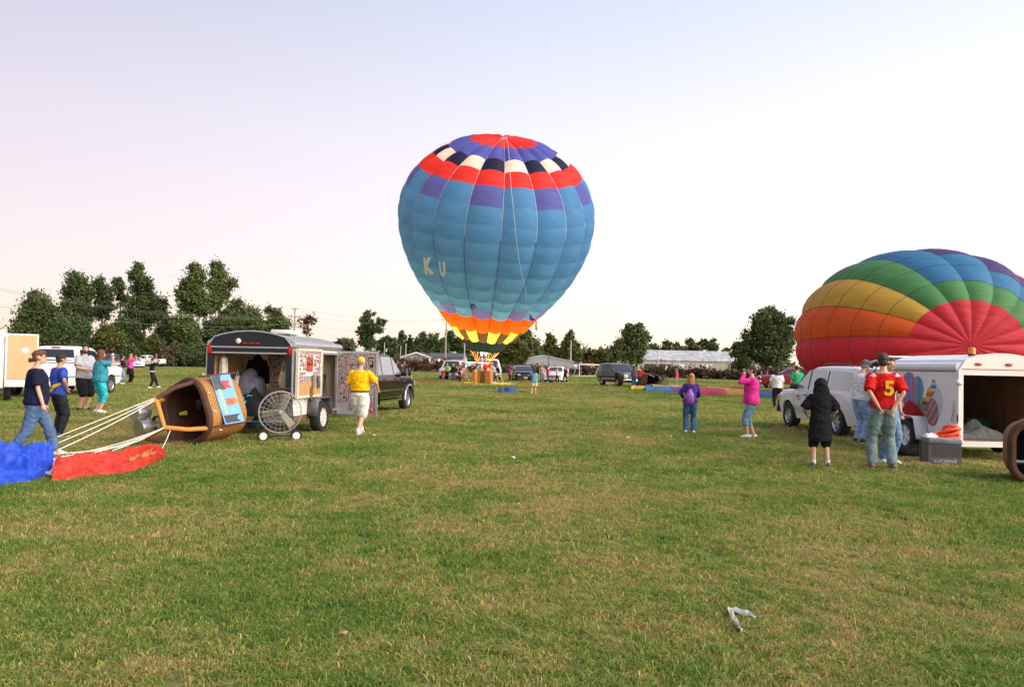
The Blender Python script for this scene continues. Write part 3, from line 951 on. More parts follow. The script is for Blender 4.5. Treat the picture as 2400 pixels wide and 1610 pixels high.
pole('short pale pole left of the three thin poles', 900, 802, 160, (), 0.12, 0, PALEPOLE, box=True)
pole('thin pale pole with lamp left of the grey house', 936, 810, 155, (), 0.10, 0.25, PALEPOLE)
pole('thin pale pole at the left gable of the grey house', 949.5, 805, 158, (), 0.12, 0.1, PALEPOLE)
P3 = pole('pale pole with two crossarms above the house roof', 992.5, 802, 178, ((0.15, 2.1), (1.75, 1.3)), 0.12, 0, PALEPOLE)
pole('plain pole at the right end of the grey house', 1088, 803, 158, (), 0.14, 0, PALEPOLE)
pole('pale pole behind the white sedan', 1337.5, 797, 152, (), 0.13, 0, PALEPOLE)
P4 = pole('pole with crossarm right of the metal shed', 1366, 805, 168, ((0.2, 2.0), (1.3, 1.0)), 0.13, 0, POLE, box=True)
pole('dark thin pole in front of the metal shed', 1286, 834, 138, (), 0.09, 0, mat('dark_pole', (0.05, 0.05, 0.055), 0.6))
pole('dark pole beside the tall green tree', 1503.5, 820, 128, (), 0.08, 0, MATS['dark_pole'])
pole('grey pole in front of the tin roof', 1542, 821, 136, (), 0.10, 0, PALEPOLE)
WIRE = mat('wire', (0.16, 0.155, 0.15), 0.6)
def wire(label, a, b, sag, r=0.014, n=14):
    a, b = Vector(a), Vector(b)
    pts = [a.lerp(b, i / n) - Vector((0, 0, 4 * sag * (i / n) * (1 - i / n))) for i in range(n + 1)]
    c = a
    mb = MB().tube([q - c for q in pts], r, 4)
    return tag(obj('power_line', mb, WIRE, loc=c), label, 'power line', 'power lines on the poles')
ZU = P1.z - 1.45
wl = at(5, 652, 66)
wire('power line, highest of those reaching the left picture edge', (wl.x - 6, 62, wl.z + .35), (P1.x - 1.05, P1.y - .17, ZU), 1.6)
wire('power line, middle one reaching the left picture edge', (wl.x - 5, 63, wl.z - .05), (P1.x + 1.05, P1.y - .17, ZU), 1.7)
wl = at(5, 701, 66)
wire('power line, lowest and nearest across the left trees', (wl.x - 5, 63, wl.z + .15), (P1.x, P1.y - .17, P1.z - 2.7), 1.5, 0.014)
wire('power line from wooden pole crossarm toward the balloon, upper', (P1.x + .4, P1.y - .17, P1.z - .2), (P2.x - .9, P2.y - .17, P2.z - .2), 0.9, 0.014)
wire('power line from wooden pole crossarm toward the balloon, middle', (P1.x + 1.05, P1.y - .17, ZU), (P2.x + .9, P2.y - .17, P2.z - .2), 1.0, 0.014)
wire('power line between the two tall wooden poles, lowest', (P1.x, P1.y - .17, P1.z - 2.7), (P2.x, P2.y - .1, P2.z - 2.4), 0.9, 0.014)
wire('power line from house pole to the pole by the shed', (P3.x + .9, P3.y - .12, P3.z), (P4.x - .9, P4.y - .13, P4.z), 0.8, 0.02)

# ---------------------------------------------------------------- soccer goal
gd = 117.0
g0, g1 = at(1358.5, 850, gd), at(1409, 850, gd + 2.5)
gl = thing('soccer_goal', 'white metal soccer goal frame at the far edge of the field', 'soccer goal', (g0.x, gd, 0), math.atan2(g1.y - g0.y, g1.x - g0.x))
gw_ = (g1 - g0).xy.length
GW = mat('goal_white', (0.8, 0.79, 0.76), 0.5)
gh = at(1358.5, 854, gd).z
for x in (0, gw_):
    obj('post', MB().tube([(x, 0, 0), (x, 0, gh)], .06, 8), GW, gl)
    obj('stay', MB().tube([(x, 0, gh), (x + .1, .55, gh), (x + .15, 1.6, .06), (x, 0, .06)], .04, 6), GW, gl)
obj('crossbar', MB().tube([(0, 0, gh), (gw_, 0, gh)], .06, 8), GW, gl)
obj('back_bar', MB().tube([(.15, 1.6, .06), (gw_ + .15, 1.6, .06)], .04, 6), GW, gl)
# ================================================================ BALLOONS
def nylon(name, color, trans=0.35):
    m = bpy.data.materials.new('nylon_' + name)
    nt, p = nodes_of(m)
    tc = nt.nodes.new('ShaderNodeTexCoord')
    n1 = nt.nodes.new('ShaderNodeTexNoise')
    n1.inputs['Scale'].default_value = 0.8
    n1.inputs['Detail'].default_value = 6
    mp = nt.nodes.new('ShaderNodeMapping')
    mp.inputs['Scale'].default_value = (1, 1, 3.2)
    nt.links.new(tc.outputs['Object'], mp.inputs[0])
    nt.links.new(mp.outputs[0], n1.inputs['Vector'])
    rp = nt.nodes.new('ShaderNodeValToRGB')
    rp.color_ramp.elements[0].position = 0.3
    rp.color_ramp.elements[1].position = 0.75
    rp.color_ramp.elements[0].color = (color[0] * .88, color[1] * .88, color[2] * .88, 1)
    rp.color_ramp.elements[1].color = (min(1, color[0] * 1.08), min(1, color[1] * 1.08), min(1, color[2] * 1.08), 1)
    nt.links.new(n1.outputs[0], rp.inputs[0])
    nt.links.new(rp.outputs[0], p.inputs['Base Color'])
    p.inputs['Roughness'].default_value = 0.6
    p.inputs['Specular IOR Level'].default_value = 0.25
    n2 = nt.nodes.new('ShaderNodeTexNoise')
    n2.inputs['Scale'].default_value = 1.6
    n2.inputs['Detail'].default_value = 3
    m2 = nt.nodes.new('ShaderNodeMapping')
    m2.inputs['Scale'].default_value = (0.8, 0.8, 4.5)
    nt.links.new(tc.outputs['Object'], m2.inputs[0])
    nt.links.new(m2.outputs[0], n2.inputs['Vector'])
    b = nt.nodes.new('ShaderNodeBump')
    b.inputs['Strength'].default_value = 0.35
    b.inputs['Distance'].default_value = 0.12
    nt.links.new(n2.outputs[0], b.inputs['Height'])
    nt.links.new(b.outputs[0], p.inputs['Normal'])
    t = nt.nodes.new('ShaderNodeBsdfTranslucent')
    nt.links.new(rp.outputs[0], t.inputs['Color'])
    mx = nt.nodes.new('ShaderNodeMixShader')
    mx.inputs[0].default_value = trans
    nt.links.new(p.outputs[0], mx.inputs[1])
    nt.links.new(t.outputs[0], mx.inputs[2])
    nt.links.new(mx.outputs[0], nt.nodes['Material Output'].inputs['Surface'])
    return m
NY = {k: nylon(k, c, 0.06 if k == 'skirt' else 0.48) for k, c in {
    'red': (0.62, 0.035, 0.030), 'blue': (0.075, 0.095, 0.42), 'navy': (0.012, 0.016, 0.055), 'white': (0.80, 0.70, 0.66),
    'violet': (0.080, 0.105, 0.40), 'teal': (0.058, 0.215, 0.50), 'orange': (0.66, 0.11, 0.030), 'yellow': (0.72, 0.52, 0.06), 'dark': (0.028, 0.020, 0.018),
    'skirt': (0.012, 0.032, 0.048), 'flame_red': (0.70, 0.055, 0.008),
    'r_red': (0.72, 0.055, 0.075), 'r_orange': (0.82, 0.16, 0.03), 'r_yellow': (0.68, 0.49, 0.08), 'r_green': (0.10, 0.34, 0.12), 'r_blue': (0.06, 0.26, 0.50), 'r_purple': (0.10, 0.08, 0.25)}.items()}
TAPE_W = mat('load_tape_white', (0.55, 0.54, 0.55), 0.7)
TAPE_D = mat('load_tape_dark', (0.03, 0.03, 0.04), 0.7)
def interp(tab, x):
    for (a, ra), (b, rb) in zip(tab, tab[1:]):
        if x <= b:
            t = (x - a) / (b - a) if b > a else 0
            return ra + (rb - ra) * t
    return tab[-1][1]
def smooth_profile(tab, n=80):
    """Catmull-Rom resample of (z, r) points, by arc index"""
    out = []
    P = [Vector((0, r_, z)) for z, r_ in tab]
    P = [P[0] * 2 - P[1]] + P + [P[-1] * 2 - P[-2]]
    segs = len(tab) - 1
    for i in range(n + 1):
        u = i / n * segs
        k = min(int(u), segs - 1)
        t = u - k
        a, b, c, d = P[k], P[k + 1], P[k + 2], P[k + 3]
        q = 0.5 * ((2 * b) + (c - a) * t + (2 * a - 5 * b + 4 * c - d) * t * t + (3 * b - a - 3 * c + d) * t * t * t)
        out.append((q.z, max(0.0, q.y)))
    ln = [0.0]
    for (z0, r0), (z1, r1) in zip(out, out[1:]):
        ln.append(ln[-1] + math.hypot(z1 - z0, r1 - r0))
    return out, ln
class Envelope:
    def __init__(self, prof, gores, bulge, pillow=0.04, warp=None, ang0=0.0):
        self.pr, self.ln = smooth_profile(prof)
        self.N = gores
        self.b = bulge
        self.pillow = pillow
        self.warp = warp or (lambda q: q)
        self.ang0 = ang0
        self.twist = 0.0
    def at(self, s):
        """s = 0 mouth .. 1 crown along the fabric"""
        t = s * self.ln[-1]
        import bisect
        i = min(max(bisect.bisect_right(self.ln, t) - 1, 0), len(self.ln) - 2)
        f = (t - self.ln[i]) / max(1e-9, self.ln[i + 1] - self.ln[i])
        return (self.pr[i][0] + (self.pr[i + 1][0] - self.pr[i][0]) * f, self.pr[i][1] + (self.pr[i + 1][1] - self.pr[i][1]) * f)
    def point(self, g, s, v=None):
        """g = gore coordinate (0..N); v = 0..1 position within a panel for the pillow"""
        z, r_ = self.at(s)
        z2, r2 = self.at(min(1, s + 0.01))
        z1, r1 = self.at(max(0, s - 0.01))
        fr = g - math.floor(g)
        out = self.b * (math.sin(PI * fr) ** 0.8 if 0 < fr < 1 else 0.0) * min(1.0, r_ / 3.0)
        if v is not None:
            out += self.pillow * (math.sin(PI * v) ** 0.7 if 0 < v < 1 else 0) * min(1.0, 2.0 * math.sin(PI * fr) if 0 < fr < 1 else 0.0)
        tz, tr = z2 - z1, r2 - r1
        L = math.hypot(tz, tr) or 1
        nr, nz = tz / L, -tr / L
        a = 2 * PI * g / self.N + self.ang0 + self.twist * max(0.0, min(1.25, (.85 - s) / .40))
        rr = r_ + nr * out
        return self.warp(Vector((rr * math.cos(a), rr * math.sin(a), z + nz * out)))

def bend_fn(total, height, yaw=0.0):
    """bend the vertical axis: heading tilts from 0 at the mouth to total at the crown"""
    def f(q):
        t = max(-0.2, min(1.2, q.z / height))
        n = 12
        th = total * t
        # arc of constant curvature
        k = total / height
        if abs(k) < 1e-6:
            c = Vector((0, 0, q.z))
        else:
            c = Vector((0, -(1 - math.cos(k * q.z)) / k, math.sin(k * q.z) / k))
        return c + Vector((q.x, q.y * math.cos(th), q.y * math.sin(th)))
    return f

# ---------------------------------------------------------------- standing blue balloon
BB = G(1131, 899)                       # under its basket
BD = BB.y
kB = BD / FPX
PROF = [(0.0, 2.05), (0.95, 2.80), (2.3, 3.85), (3.9, 5.10), (5.4, 6.10), (6.9, 6.85), (8.7, 7.48), (10.4, 7.76), (12.0, 7.74), (13.6, 7.28), (15.1, 6.40), (16.5, 4.90), (17.5, 3.00), (17.95, 1.5), (18.1, 0.0)]
fs_ = kB * 425.0 / (2 * 7.78)           # scale so the widest part spans 460 px
PROF = [(z * fs_ * 0.925, r_ * fs_) for z, r_ in PROF]
HB = PROF[-1][0]
mouth = at(1139, 793, BD)
lean_r = Matrix.Rotation(R(4.5), 3, 'Y')
tilt = Matrix.Rotation(R(10.0), 3, 'X')
bf = bend_fn(R(16.0), HB)
def warp1(q):
    return lean_r @ (tilt @ bf(q))
GORES = 18
env = Envelope(PROF, GORES, 0.30, 0.05, warp1, ang0=R(270 - 16.3 + 1.5) - 8 * 2 * PI / GORES)
bal = thing('hot_air_balloon', 'standing blue and teal hot air balloon with red crown, KU lettering and glowing mouth', 'balloon', (mouth.x, mouth.y, mouth.z), 0)
ev = bpy.data.objects.new('envelope', None)
COL.objects.link(ev)
ev.parent = bal
ROWS = [0.0, 0.060, 0.140, 0.190, 0.235, 0.29, 0.355, 0.42, 0.485, 0.55, 0.615, 0.69, 0.755, 0.81, 0.885, 1.0]
#        yel/dark  orange  mix1   mix2   teal ...                                   alt    red   check  blue  cap
def row_colour(i, g):
    odd = g % 2
    if i == 0: return 'yellow' if odd else 'dark'
    if i == 1: return 'flame_red'
    if i == 2: return 'teal' if odd else 'violet'
    if i == 10: return 'violet' if not odd else 'teal'
    if i == 11: return 'red'
    if i == 12: return 'white' if odd else 'navy'
    if i == 13: return 'blue'
    if i == 14: return 'red'
    return 'teal'
for i in range(len(ROWS) - 1):
    s0, s1 = ROWS[i], ROWS[i + 1]
    for g in range(GORES):
        nv = 7 if i == 14 else 4
        mb = MB()
        mb.grid(lambda u, v: env.point(g + u, s0 + (s1 - s0) * v, v if i != 14 else None), 6, nv)
        # the crown panel is pulled in a little deeper so it reads as the vent cap
        obj('panel' if i < 14 else 'crown_panel', mb, NY[row_colour(i, g)], ev, True, 80, fix=False)
for g in range(GORES):
    mb = MB()
    mb.tube([env.point(g, 0.004 + 0.992 * k / 44) for k in range(23)], 0.020, 5)
    obj('load_tape', mb, TAPE_D, ev)
    mb = MB()
    mb.tube([env.point(g, 0.004 + 0.992 * k / 44) for k in range(22, 45)], 0.019, 5)
    obj('load_tape', mb, TAPE_W, ev)
# skirt
rm = PROF[0][1]
sk = MB()
def skirt_pt(u, v):
    a = 2 * PI * u
    r_ = rm * (1.01 - 0.36 * v + 0.05 * math.sin(PI * v))
    return warp1(Vector((r_ * math.cos(a), r_ * math.sin(a), -1.0 * v)))
for k in range(9):
    mb = MB()
    mb.grid(lambda u, v: skirt_pt((k + u) / 9, v), 5, 6)
    obj('skirt_panel', mb, NY['skirt'], ev, True, 80, fix=False)
# seam webbing of the skirt
for k in range(9):
    obj('skirt_seam', MB().tube([skirt_pt(k / 9, v / 8) for v in range(9)], 0.022, 5), TAPE_D, ev)
# lettering on the left front, laid on the fabric
def find_on_fabric(px, py, g0=4.0, g1=12.0, s0=0.05, s1=0.95):
    best = None
    for _ in range(4):
        for i in range(25):
            for j in range(25):
                g, q = g0 + (g1 - g0) * i / 24, s0 + (s1 - s0) * j / 24
                x, y = proj(env.point(g, q) + mouth)
                e = (x - px) ** 2 + (y - py) ** 2
                if best is None or e < best[0]:
                    best = (e, g, q)
        dg, ds = (g1 - g0) / 12, (s1 - s0) / 12
        g0, g1, s0, s1 = best[1] - dg, best[1] + dg, max(0.01, best[2] - ds), min(.99, best[2] + ds)
    return best[1], best[2]
def fabric_text(ch, corners, m):
    """corners: gore and height coordinates of lower left, lower right, upper left, upper right"""
    me = text_mesh(ch, 1.0, 0.0, 2.2 if ch in 'KU' else 1.0)
    xs_ = [v.co.x for v in me.vertices]
    ys_ = [v.co.y for v in me.vertices]
    x0, x1, y0, y1 = min(xs_), max(xs_), min(ys_), max(ys_)
    bm = bmesh.new()
    bm.from_mesh(me)
    bmesh.ops.triangulate(bm, faces=bm.faces)
    bmesh.ops.subdivide_edges(bm, edges=bm.edges, cuts=3)
    (ga, sa), (gb, sb), (gc, sc2), (gd, sd2) = corners
    for v in bm.verts:
        u = (v.co.x - x0) / (x1 - x0)
        w = (v.co.y - y0) / (y1 - y0)
        g = (ga * (1 - u) + gb * u) * (1 - w) + (gc * (1 - u) + gd * u) * w
        q_ = (sa * (1 - u) + sb * u) * (1 - w) + (sc2 * (1 - u) + sd2 * u) * w
        q = env.point(g, q_)
        n = (env.point(g + 0.02, q_) - q).cross(env.point(g, q_ + 0.004) - q).normalized()
        v.co = q + n * 0.09
    bm.to_mesh(me)
    bm.free()
    me.name = 'lettering'
    me.materials.clear()
    return obj('lettering', me, m, ev, False)
KU_M = mat('lettering_white', (0.92, 0.88, 0.87), 0.6, 0, .03)
fabric_text('K', [find_on_fabric(*q) for q in ((999, 642), (1020, 641), (994, 603), (1014, 601))], KU_M)
fabric_text('U', [find_on_fabric(*q) for q in ((1035, 648), (1047, 647), (1030, 613), (1045, 612))], KU_M)
fabric_text('\u00ae', [find_on_fabric(*q) for q in ((1104, 722), (1116, 722), (1104, 710), (1116, 710))], TAPE_D)
# burner, flame, ropes and basket
BK = thing('balloon_basket', 'upright wicker basket with padded corners under the standing balloon', 'basket', (BB.x, BB.y, 0), R(3))
def wicker(name, c1, c2, sc=11.0):
    m = bpy.data.materials.new(name)
    nt, p = nodes_of(m)
    tc = nt.nodes.new('ShaderNodeTexCoord')
    br = nt.nodes.new('ShaderNodeTexBrick')
    br.offset = 0.5
    br.inputs['Scale'].default_value = sc
    br.inputs['Color1'].default_value = (*c1, 1)
    br.inputs['Color2'].default_value = (c1[0] * .8, c1[1] * .75, c1[2] * .7, 1)
    br.inputs['Mortar'].default_value = (*c2, 1)
    br.inputs['Mortar Size'].default_value = 0.06
    br.inputs['Brick Width'].default_value = 0.9
    br.inputs['Row Height'].default_value = 0.35
    nt.links.new(tc.outputs['UV'], br.inputs['Vector'])
    nz = nt.nodes.new('ShaderNodeTexNoise')
    nz.inputs['Scale'].default_value = 3.0
    nt.links.new(tc.outputs['Object'], nz.inputs['Vector'])
    mxc = nt.nodes.new('ShaderNodeMix')
    mxc.data_type = 'RGBA'
    mxc.blend_type = 'MULTIPLY'
    mxc.inputs['Factor'].default_value = 0.45
    nt.links.new(br.outputs['Color'], mxc.inputs['A'])
    nt.links.new(nz.outputs['Color'], mxc.inputs['B'])
    nt.links.new(mxc.outputs['Result'], p.inputs['Base Color'])
    bb = nt.nodes.new('ShaderNodeBump')
    bb.inputs['Strength'].default_value = 0.8
    bb.inputs['Distance'].default_value = 0.02
    nt.links.new(br.outputs['Fac'], bb.inputs['Height'])
    bb.invert = True
    nt.links.new(bb.outputs[0], p.inputs['Normal'])
    p.inputs['Roughness'].default_value = 0.65
    return m
WICKER = wicker('wicker_tan', (0.66, 0.31, 0.06), (0.20, 0.08, 0.02))
WICKER_D = wicker('wicker_brown', (0.34, 0.15, 0.045), (0.09, 0.04, 0.02))
SUEDE = mat('suede_brown', (0.075, 0.030, 0.018), 0.9, 0, 0.2, 10, 0.4, 30)
PAD = mat('orange_padding', (0.50, 0.20, 0.03), 0.75, 0, 0.1, 6)
IRON = mat('stainless', (0.45, 0.45, 0.46), 0.3, 0.9, 0.08)
BLACKM = mat('black_metal', (0.02, 0.02, 0.022), 0.45, 0.3, 0.1)
ROPE = mat('rope_white', (0.72, 0.68, 0.58), 0.9, 0, 0.15, 20)
def rounded_rect(w, d, r_, n=6):
    pts = []
    for cx, cy, a0 in ((w / 2 - r_, d / 2 - r_, 0), (-w / 2 + r_, d / 2 - r_, 90), (-w / 2 + r_, -d / 2 + r_, 180), (w / 2 - r_, -d / 2 + r_, 270)):
        for k in range(n + 1):
            a = R(a0 + 90 * k / n)
            pts.append((cx + r_ * math.cos(a), cy + r_ * math.sin(a)))
    return pts
def uv_wrap(o, circ):
    """UVs for the basket wall: u around, v up"""
    me = o.data
    uv = me.uv_layers.new(name='UVMap')
    for pl in me.polygons:
        us = []
        for li in pl.loop_indices:
            c = me.vertices[me.loops[li].vertex_index].co
            a = math.atan2(c.y, c.x) / (2 * PI)
            us.append([a, li, c.z])
        if max(q[0] for q in us) - min(q[0] for q in us) > 0.5:
            for q in us:
                if q[0] < 0:
                    q[0] += 1
        for a, li, z in us:
            uv.data[li].uv = (a * circ, z)
def basket_parts(root, w, d, h, r_, wall, M=None, rim_r=0.045, inside=None):
    """open-topped woven box: outer wall, inner wall, floor and rolled rim"""
    M = M or Matrix.Identity(4)
    rr = rounded_rect(w, d, r_)
    ri = rounded_rect(w - .08, d - .08, max(.05, r_ - .04))
    n = len(rr)
    def ring(pts, z, k=1.0):
        return [(x * k, y * k, z) for x, y in pts]
    levels = [0.0, .04, .25, .5, .75, 1.0]
    mb = MB()
    vs = []
    for i, lv in enumerate(levels):
        kk = 0.94 + 0.06 * min(1, lv * 3) if lv < .3 else 1.0 + 0.015 * (lv - .3)
        vs += ring(rr, lv * h, kk)
    fs2 = [(i * n + k, i * n + (k + 1) % n, (i + 1) * n + (k + 1) % n, (i + 1) * n + k) for i in range(len(levels) - 1) for k in range(n)]
    fs2.append(tuple(range(n - 1, -1, -1)))
    mb.add(vs, fs2)
    o = obj('wicker_wall', mb, wall, root)
    uv_wrap(o, 2 * (w + d))
    o.matrix_local = M
    mb = MB()
    vs = ring(ri, h) + ring(ri, .05)
    mb.add(vs, [(k, n + k, n + (k + 1) % n, (k + 1) % n) for k in range(n)] + [tuple(range(n, 2 * n))])
    o2 = obj('lining', mb, inside or SUEDE, root)
    o2.matrix_local = M
    mb = MB()
    mb.tube([((x + a) / 2, (y + b) / 2, h) for (x, y), (a, b) in zip(rr, ri)], rim_r, 8, closed=True)
    o3 = obj('rim', mb, SUEDE, root)
    o3.matrix_local = M
    return o
BW = 43.5 * kB
BHT = 33.0 * kB
basket_parts(BK, BW * .96, BW * .86, BHT * .86, .28, WICKER)
for sx in (-1, 1):
    for sy in (-1, 1):
        obj('corner_pad', MB().tube([(sx * BW * .40, sy * BW * .35, .03), (sx * BW * .41, sy * BW * .355, BHT * .5), (sx * BW * .41, sy * BW * .355, BHT * .86), (sx * BW * .40, sy * BW * .35, BHT * 1.0)], [.16, .19, .18, .09], 12), PAD, BK)
for k in range(-2, 3):
    obj('strap', MB().box((k * .075, -BW * .435 - .012, BHT * .43), (.03, .02, BHT * .82)), SUEDE, BK, False)
fh = at(1135, 850, BD).z - 0.05
top = [(sx * .50, sy * .42, fh) for sx in (-1, 1) for sy in (-1, 1)]
for sx in (-1, 1):
    for sy in (-1, 1):
        obj('upright', MB().tube([(sx * BW * .38, sy * BW * .33, BHT * .85), (sx * .62, sy * .52, (BHT + fh) / 2), (sx * .50, sy * .42, fh)], .055, 8), SUEDE if sx * sy > 0 else PAD, BK)
obj('burner_frame', MB().tube([(-.5, -.42, fh), (.5, -.42, fh), (.5, .42, fh), (-.5, .42, fh)], .035, 6, closed=True), IRON, BK)
for sx in (-1, 1):
    obj('burner', MB().lathe([(0, 0), (.13, 0), (.15, .1), (.12, .45), (.16, .5), (.16, .58), (.1, .6)], (sx * .17 + .05, 0, fh + .03), 'Z', 14), IRON, BK)
fl = emit('flame', (1.0, 0.80, 0.48), 14.0)
flame_o = thing('burner_flame', 'white and blue burner flame rising into the balloon mouth', 'flame', (BB.x + .05, BB.y, fh + .66))
obj('flame_core', MB().lathe([(.03, 0), (.11, .15), (.15, .45), (.12, .9), (.06, 1.5), (0, 2.1)], (-.17, 0, 0), 'Z', 12), emit('flame_blue', (0.75, 0.88, 1.0), 10.0), flame_o)
obj('flame_core', MB().lathe([(.03, 0), (.11, .15), (.16, .5), (.13, 1.0), (.07, 1.7), (0, 2.4)], (.17, 0, 0), 'Z', 12), fl, flame_o)
pl = bpy.data.lights.new('burner_light', 'POINT')
pl.energy = 7000
pl.color = (1.0, 0.60, 0.22)
pl.shadow_soft_size = 0.35
po = bpy.data.objects.new('burner_light', pl)
po.location = (0.15, 0.3, mouth.z + 1.5 - (fh + .66))
po.parent = flame_o
COL.objects.link(po)
MW = Matrix.Translation(bal.location)
for k in range(GORES):
    a = warp1(Vector((rm * math.cos(2 * PI * k / GORES), rm * math.sin(2 * PI * k / GORES), 0.05))) + bal.location
    # attach to the nearest load point of the burner frame
    tx = BB.x + (.50 if a.x > BB.x + .05 else -.50)
    ty = BB.y + (.42 if a.y > mouth.y else -.42)
    b2 = warp1(Vector((rm * .65 * math.cos(2 * PI * k / GORES), rm * .65 * math.sin(2 * PI * k / GORES), -0.98))) + bal.location
    o = obj('suspension_cable', MB().tube([a - bal.location, b2 - bal.location, Vector((tx, ty, fh)) - bal.location], .014, 4), PAD, bal)
# crown line with pennant, from the crown over the front to the ground crew
cl_end = at(1254, 868, G(1270, 897).y - .6)
pts = []
for s_, px in ((0.985, None), (0.93, None), (0.87, 1193), (0.80, 1195), (0.73, 1197), (0.66, 1200), (0.59, 1204), (0.52, 1209), (0.45, 1213), (0.38, 1219), (0.31, 1226), (0.25, 1232), (0.2, 1236)):
    g_ = 8.9
    if px:
        g_ = min((7.5 + 0.02 * k for k in range(200)), key=lambda q: abs(proj(env.point(q, s_) + mouth)[0] - px))
    q = env.point(g_, s_)
    n = (env.point(g_ + 0.02, s_) - q).cross(env.point(g_, min(.999, s_ + 0.004)) - q).normalized()
    pts.append(q + n * .3 + mouth)
pts += [pts[-1].lerp(cl_end, t_) for t_ in (.33, .66, 1.0)]
crl = obj('crown_line', MB().tube([q - pts[-1] for q in pts], .014, 5), mat('pale_rope', (0.45, 0.50, 0.54), 0.8), loc=pts[-1])
tag(crl, 'thin pale crown rope running down the front of the standing balloon', 'rope')
fp = min((pts[-4].lerp(cl_end, q / 60) for q in range(60)), key=lambda q: abs(proj(q)[1] - 708))
kf = fp.y / FPX
pn = thing('pennant', 'blue red and yellow streamer flag tied to the crown rope', 'flag', fp)
def strip(name, poly, m, th=.02):
    return obj(name, MB().prism([(x * kf, z * kf) for x, z in poly], -th, th, 'XZ'), m, pn, False)
strip('blue_cloth', [(0, 2), (5, -6), (13, -14), (5, -17), (0, -12)], NY['blue'])
strip('red_cloth', [(6, -6), (13, -12), (18, -20), (17, -24), (13, -14.2)], NY['red'])
strip('yellow_cloth', [(13, -19), (17, -24.2), (19.5, -33), (18, -38), (13.5, -37)], NY['yellow'])

# ---------------------------------------------------------------- rainbow balloon lying on its side
RD = 44.0
kR = RD / FPX
cR = at(2165, 800, RD)
AX_YAW = R(-4)                           # crown end turned toward the camera and right
RR = 268 * kR
PROF2 = [(0.0, 1.9), (1.2, 3.0), (3.0, 4.6), (5.0, 5.9), (7.2, 6.85), (9.4, 7.1), (11.4, 6.9), (13.0, 6.2), (14.4, 4.9), (15.3, 3.3), (15.75, 1.6), (15.9, 0.0)]
f2 = RR / 7.1
PROF2 = [(z * f2, r_ * f2) for z, r_ in PROF2]
axis = Vector((math.sin(AX_YAW) * math.cos(R(-4)), -math.cos(AX_YAW) * math.cos(R(-4)), math.sin(R(-4))))
right = Vector((0, 0, 1)).cross(axis).normalized()
upv = axis.cross(right).normalized()
zc = 10.2 * f2
def warp2(q):
    x, y, z = q.x, q.y, q.z
    y *= 0.79 if y > 0 else 0.74
    p_ = cR + axis * (z - zc) + right * x + upv * y
    if p_.z < 0.12:
        p_.z = 0.12 + 0.03 * math.sin(p_.x * 3)
    return p_
rg_n = 17
env2 = Envelope(PROF2, rg_n, 0.16, 0.03, warp2, ang0=R(172) - 8 * 2 * PI / rg_n)
env2.twist = R(11)
rb = thing('hot_air_balloon', 'rainbow striped balloon lying half inflated behind the white vehicle', 'balloon', (cR.x, cR.y, 0))
ev2 = bpy.data.objects.new('envelope', None)
COL.objects.link(ev2)
ev2.parent = rb
R2 = [0.0, 0.09, 0.18, 0.26, 0.345, 0.425, 0.50, 0.575, 0.645, 0.715, 0.785, 0.855, 0.87, 1.0]
CAPROW = 11
base2 = Vector(rb.location)
STEP = {}
pal = ['r_red', 'r_orange', 'r_yellow', 'r_green', 'r_blue', 'r_purple', 'r_red']
def col2(i, g):
    """rainbow by gore on the left, stepping ring by ring on the right"""
    # gores are counted so that g=8 is the left horizontal one and rises clockwise over the top
    k = (8 - g) % rg_n
    if k > 12:
        return 'r_red'
    if k <= 3:
        return ['r_red', 'r_orange', 'r_yellow', 'r_green'][k]
    lim = {4: 1, 5: 1}.get(k, 1)
    ring = 10 - i                        # 0 next to the crown cap
    steps = 'r_green' if ring < 1 else 'r_blue'
    if k == 4:
        return 'r_green' if ring < 1 else 'r_blue'
    if k == 5:
        return 'r_green' if ring < 1 else ('r_blue' if ring < 3 else 'r_purple')
    if k == 6:
        return 'r_green' if ring < 1 else ('r_blue' if ring < 2 else ('r_purple' if ring < 4 else 'r_red'))
    return 'r_green' if ring < 1 else ('r_blue' if ring < 2 else ('r_purple' if ring < 3 else 'r_red'))
for i in range(len(R2) - 1):
    s0, s1 = R2[i], R2[i + 1]
    for g in range(rg_n):
        cap = i >= CAPROW
        mb = MB()
        if i == CAPROW:
            continue
        sA = R2[CAPROW] if cap else s0
        mb.grid(lambda u, v: env2.point(g + u, sA + (s1 - sA) * v, None if cap else v) - base2, 6, 8 if cap else 4)
        obj('crown_panel' if cap else 'panel', mb, NY['r_red'] if cap else NY[col2(i, g)], ev2, True, 80, fix=False)
for g in range(rg_n):
    obj('load_tape', MB().tube([env2.point(g, 0.004 + 0.85 * k / 24) - base2 for k in range(25)], .022, 5), TAPE_D, ev2)
    obj('cap_seam', MB().tube([env2.point(g, 0.855 + 0.14 * k / 10) - base2 for k in range(11)], .018, 5), NY['r_red'], ev2)

for i in range(2, CAPROW):
    obj('ring_seam', MB().tube([env2.point(g / 6, R2[i]) - base2 for g in range(rg_n * 6)], .014, 4, closed=True), TAPE_D, ev2)
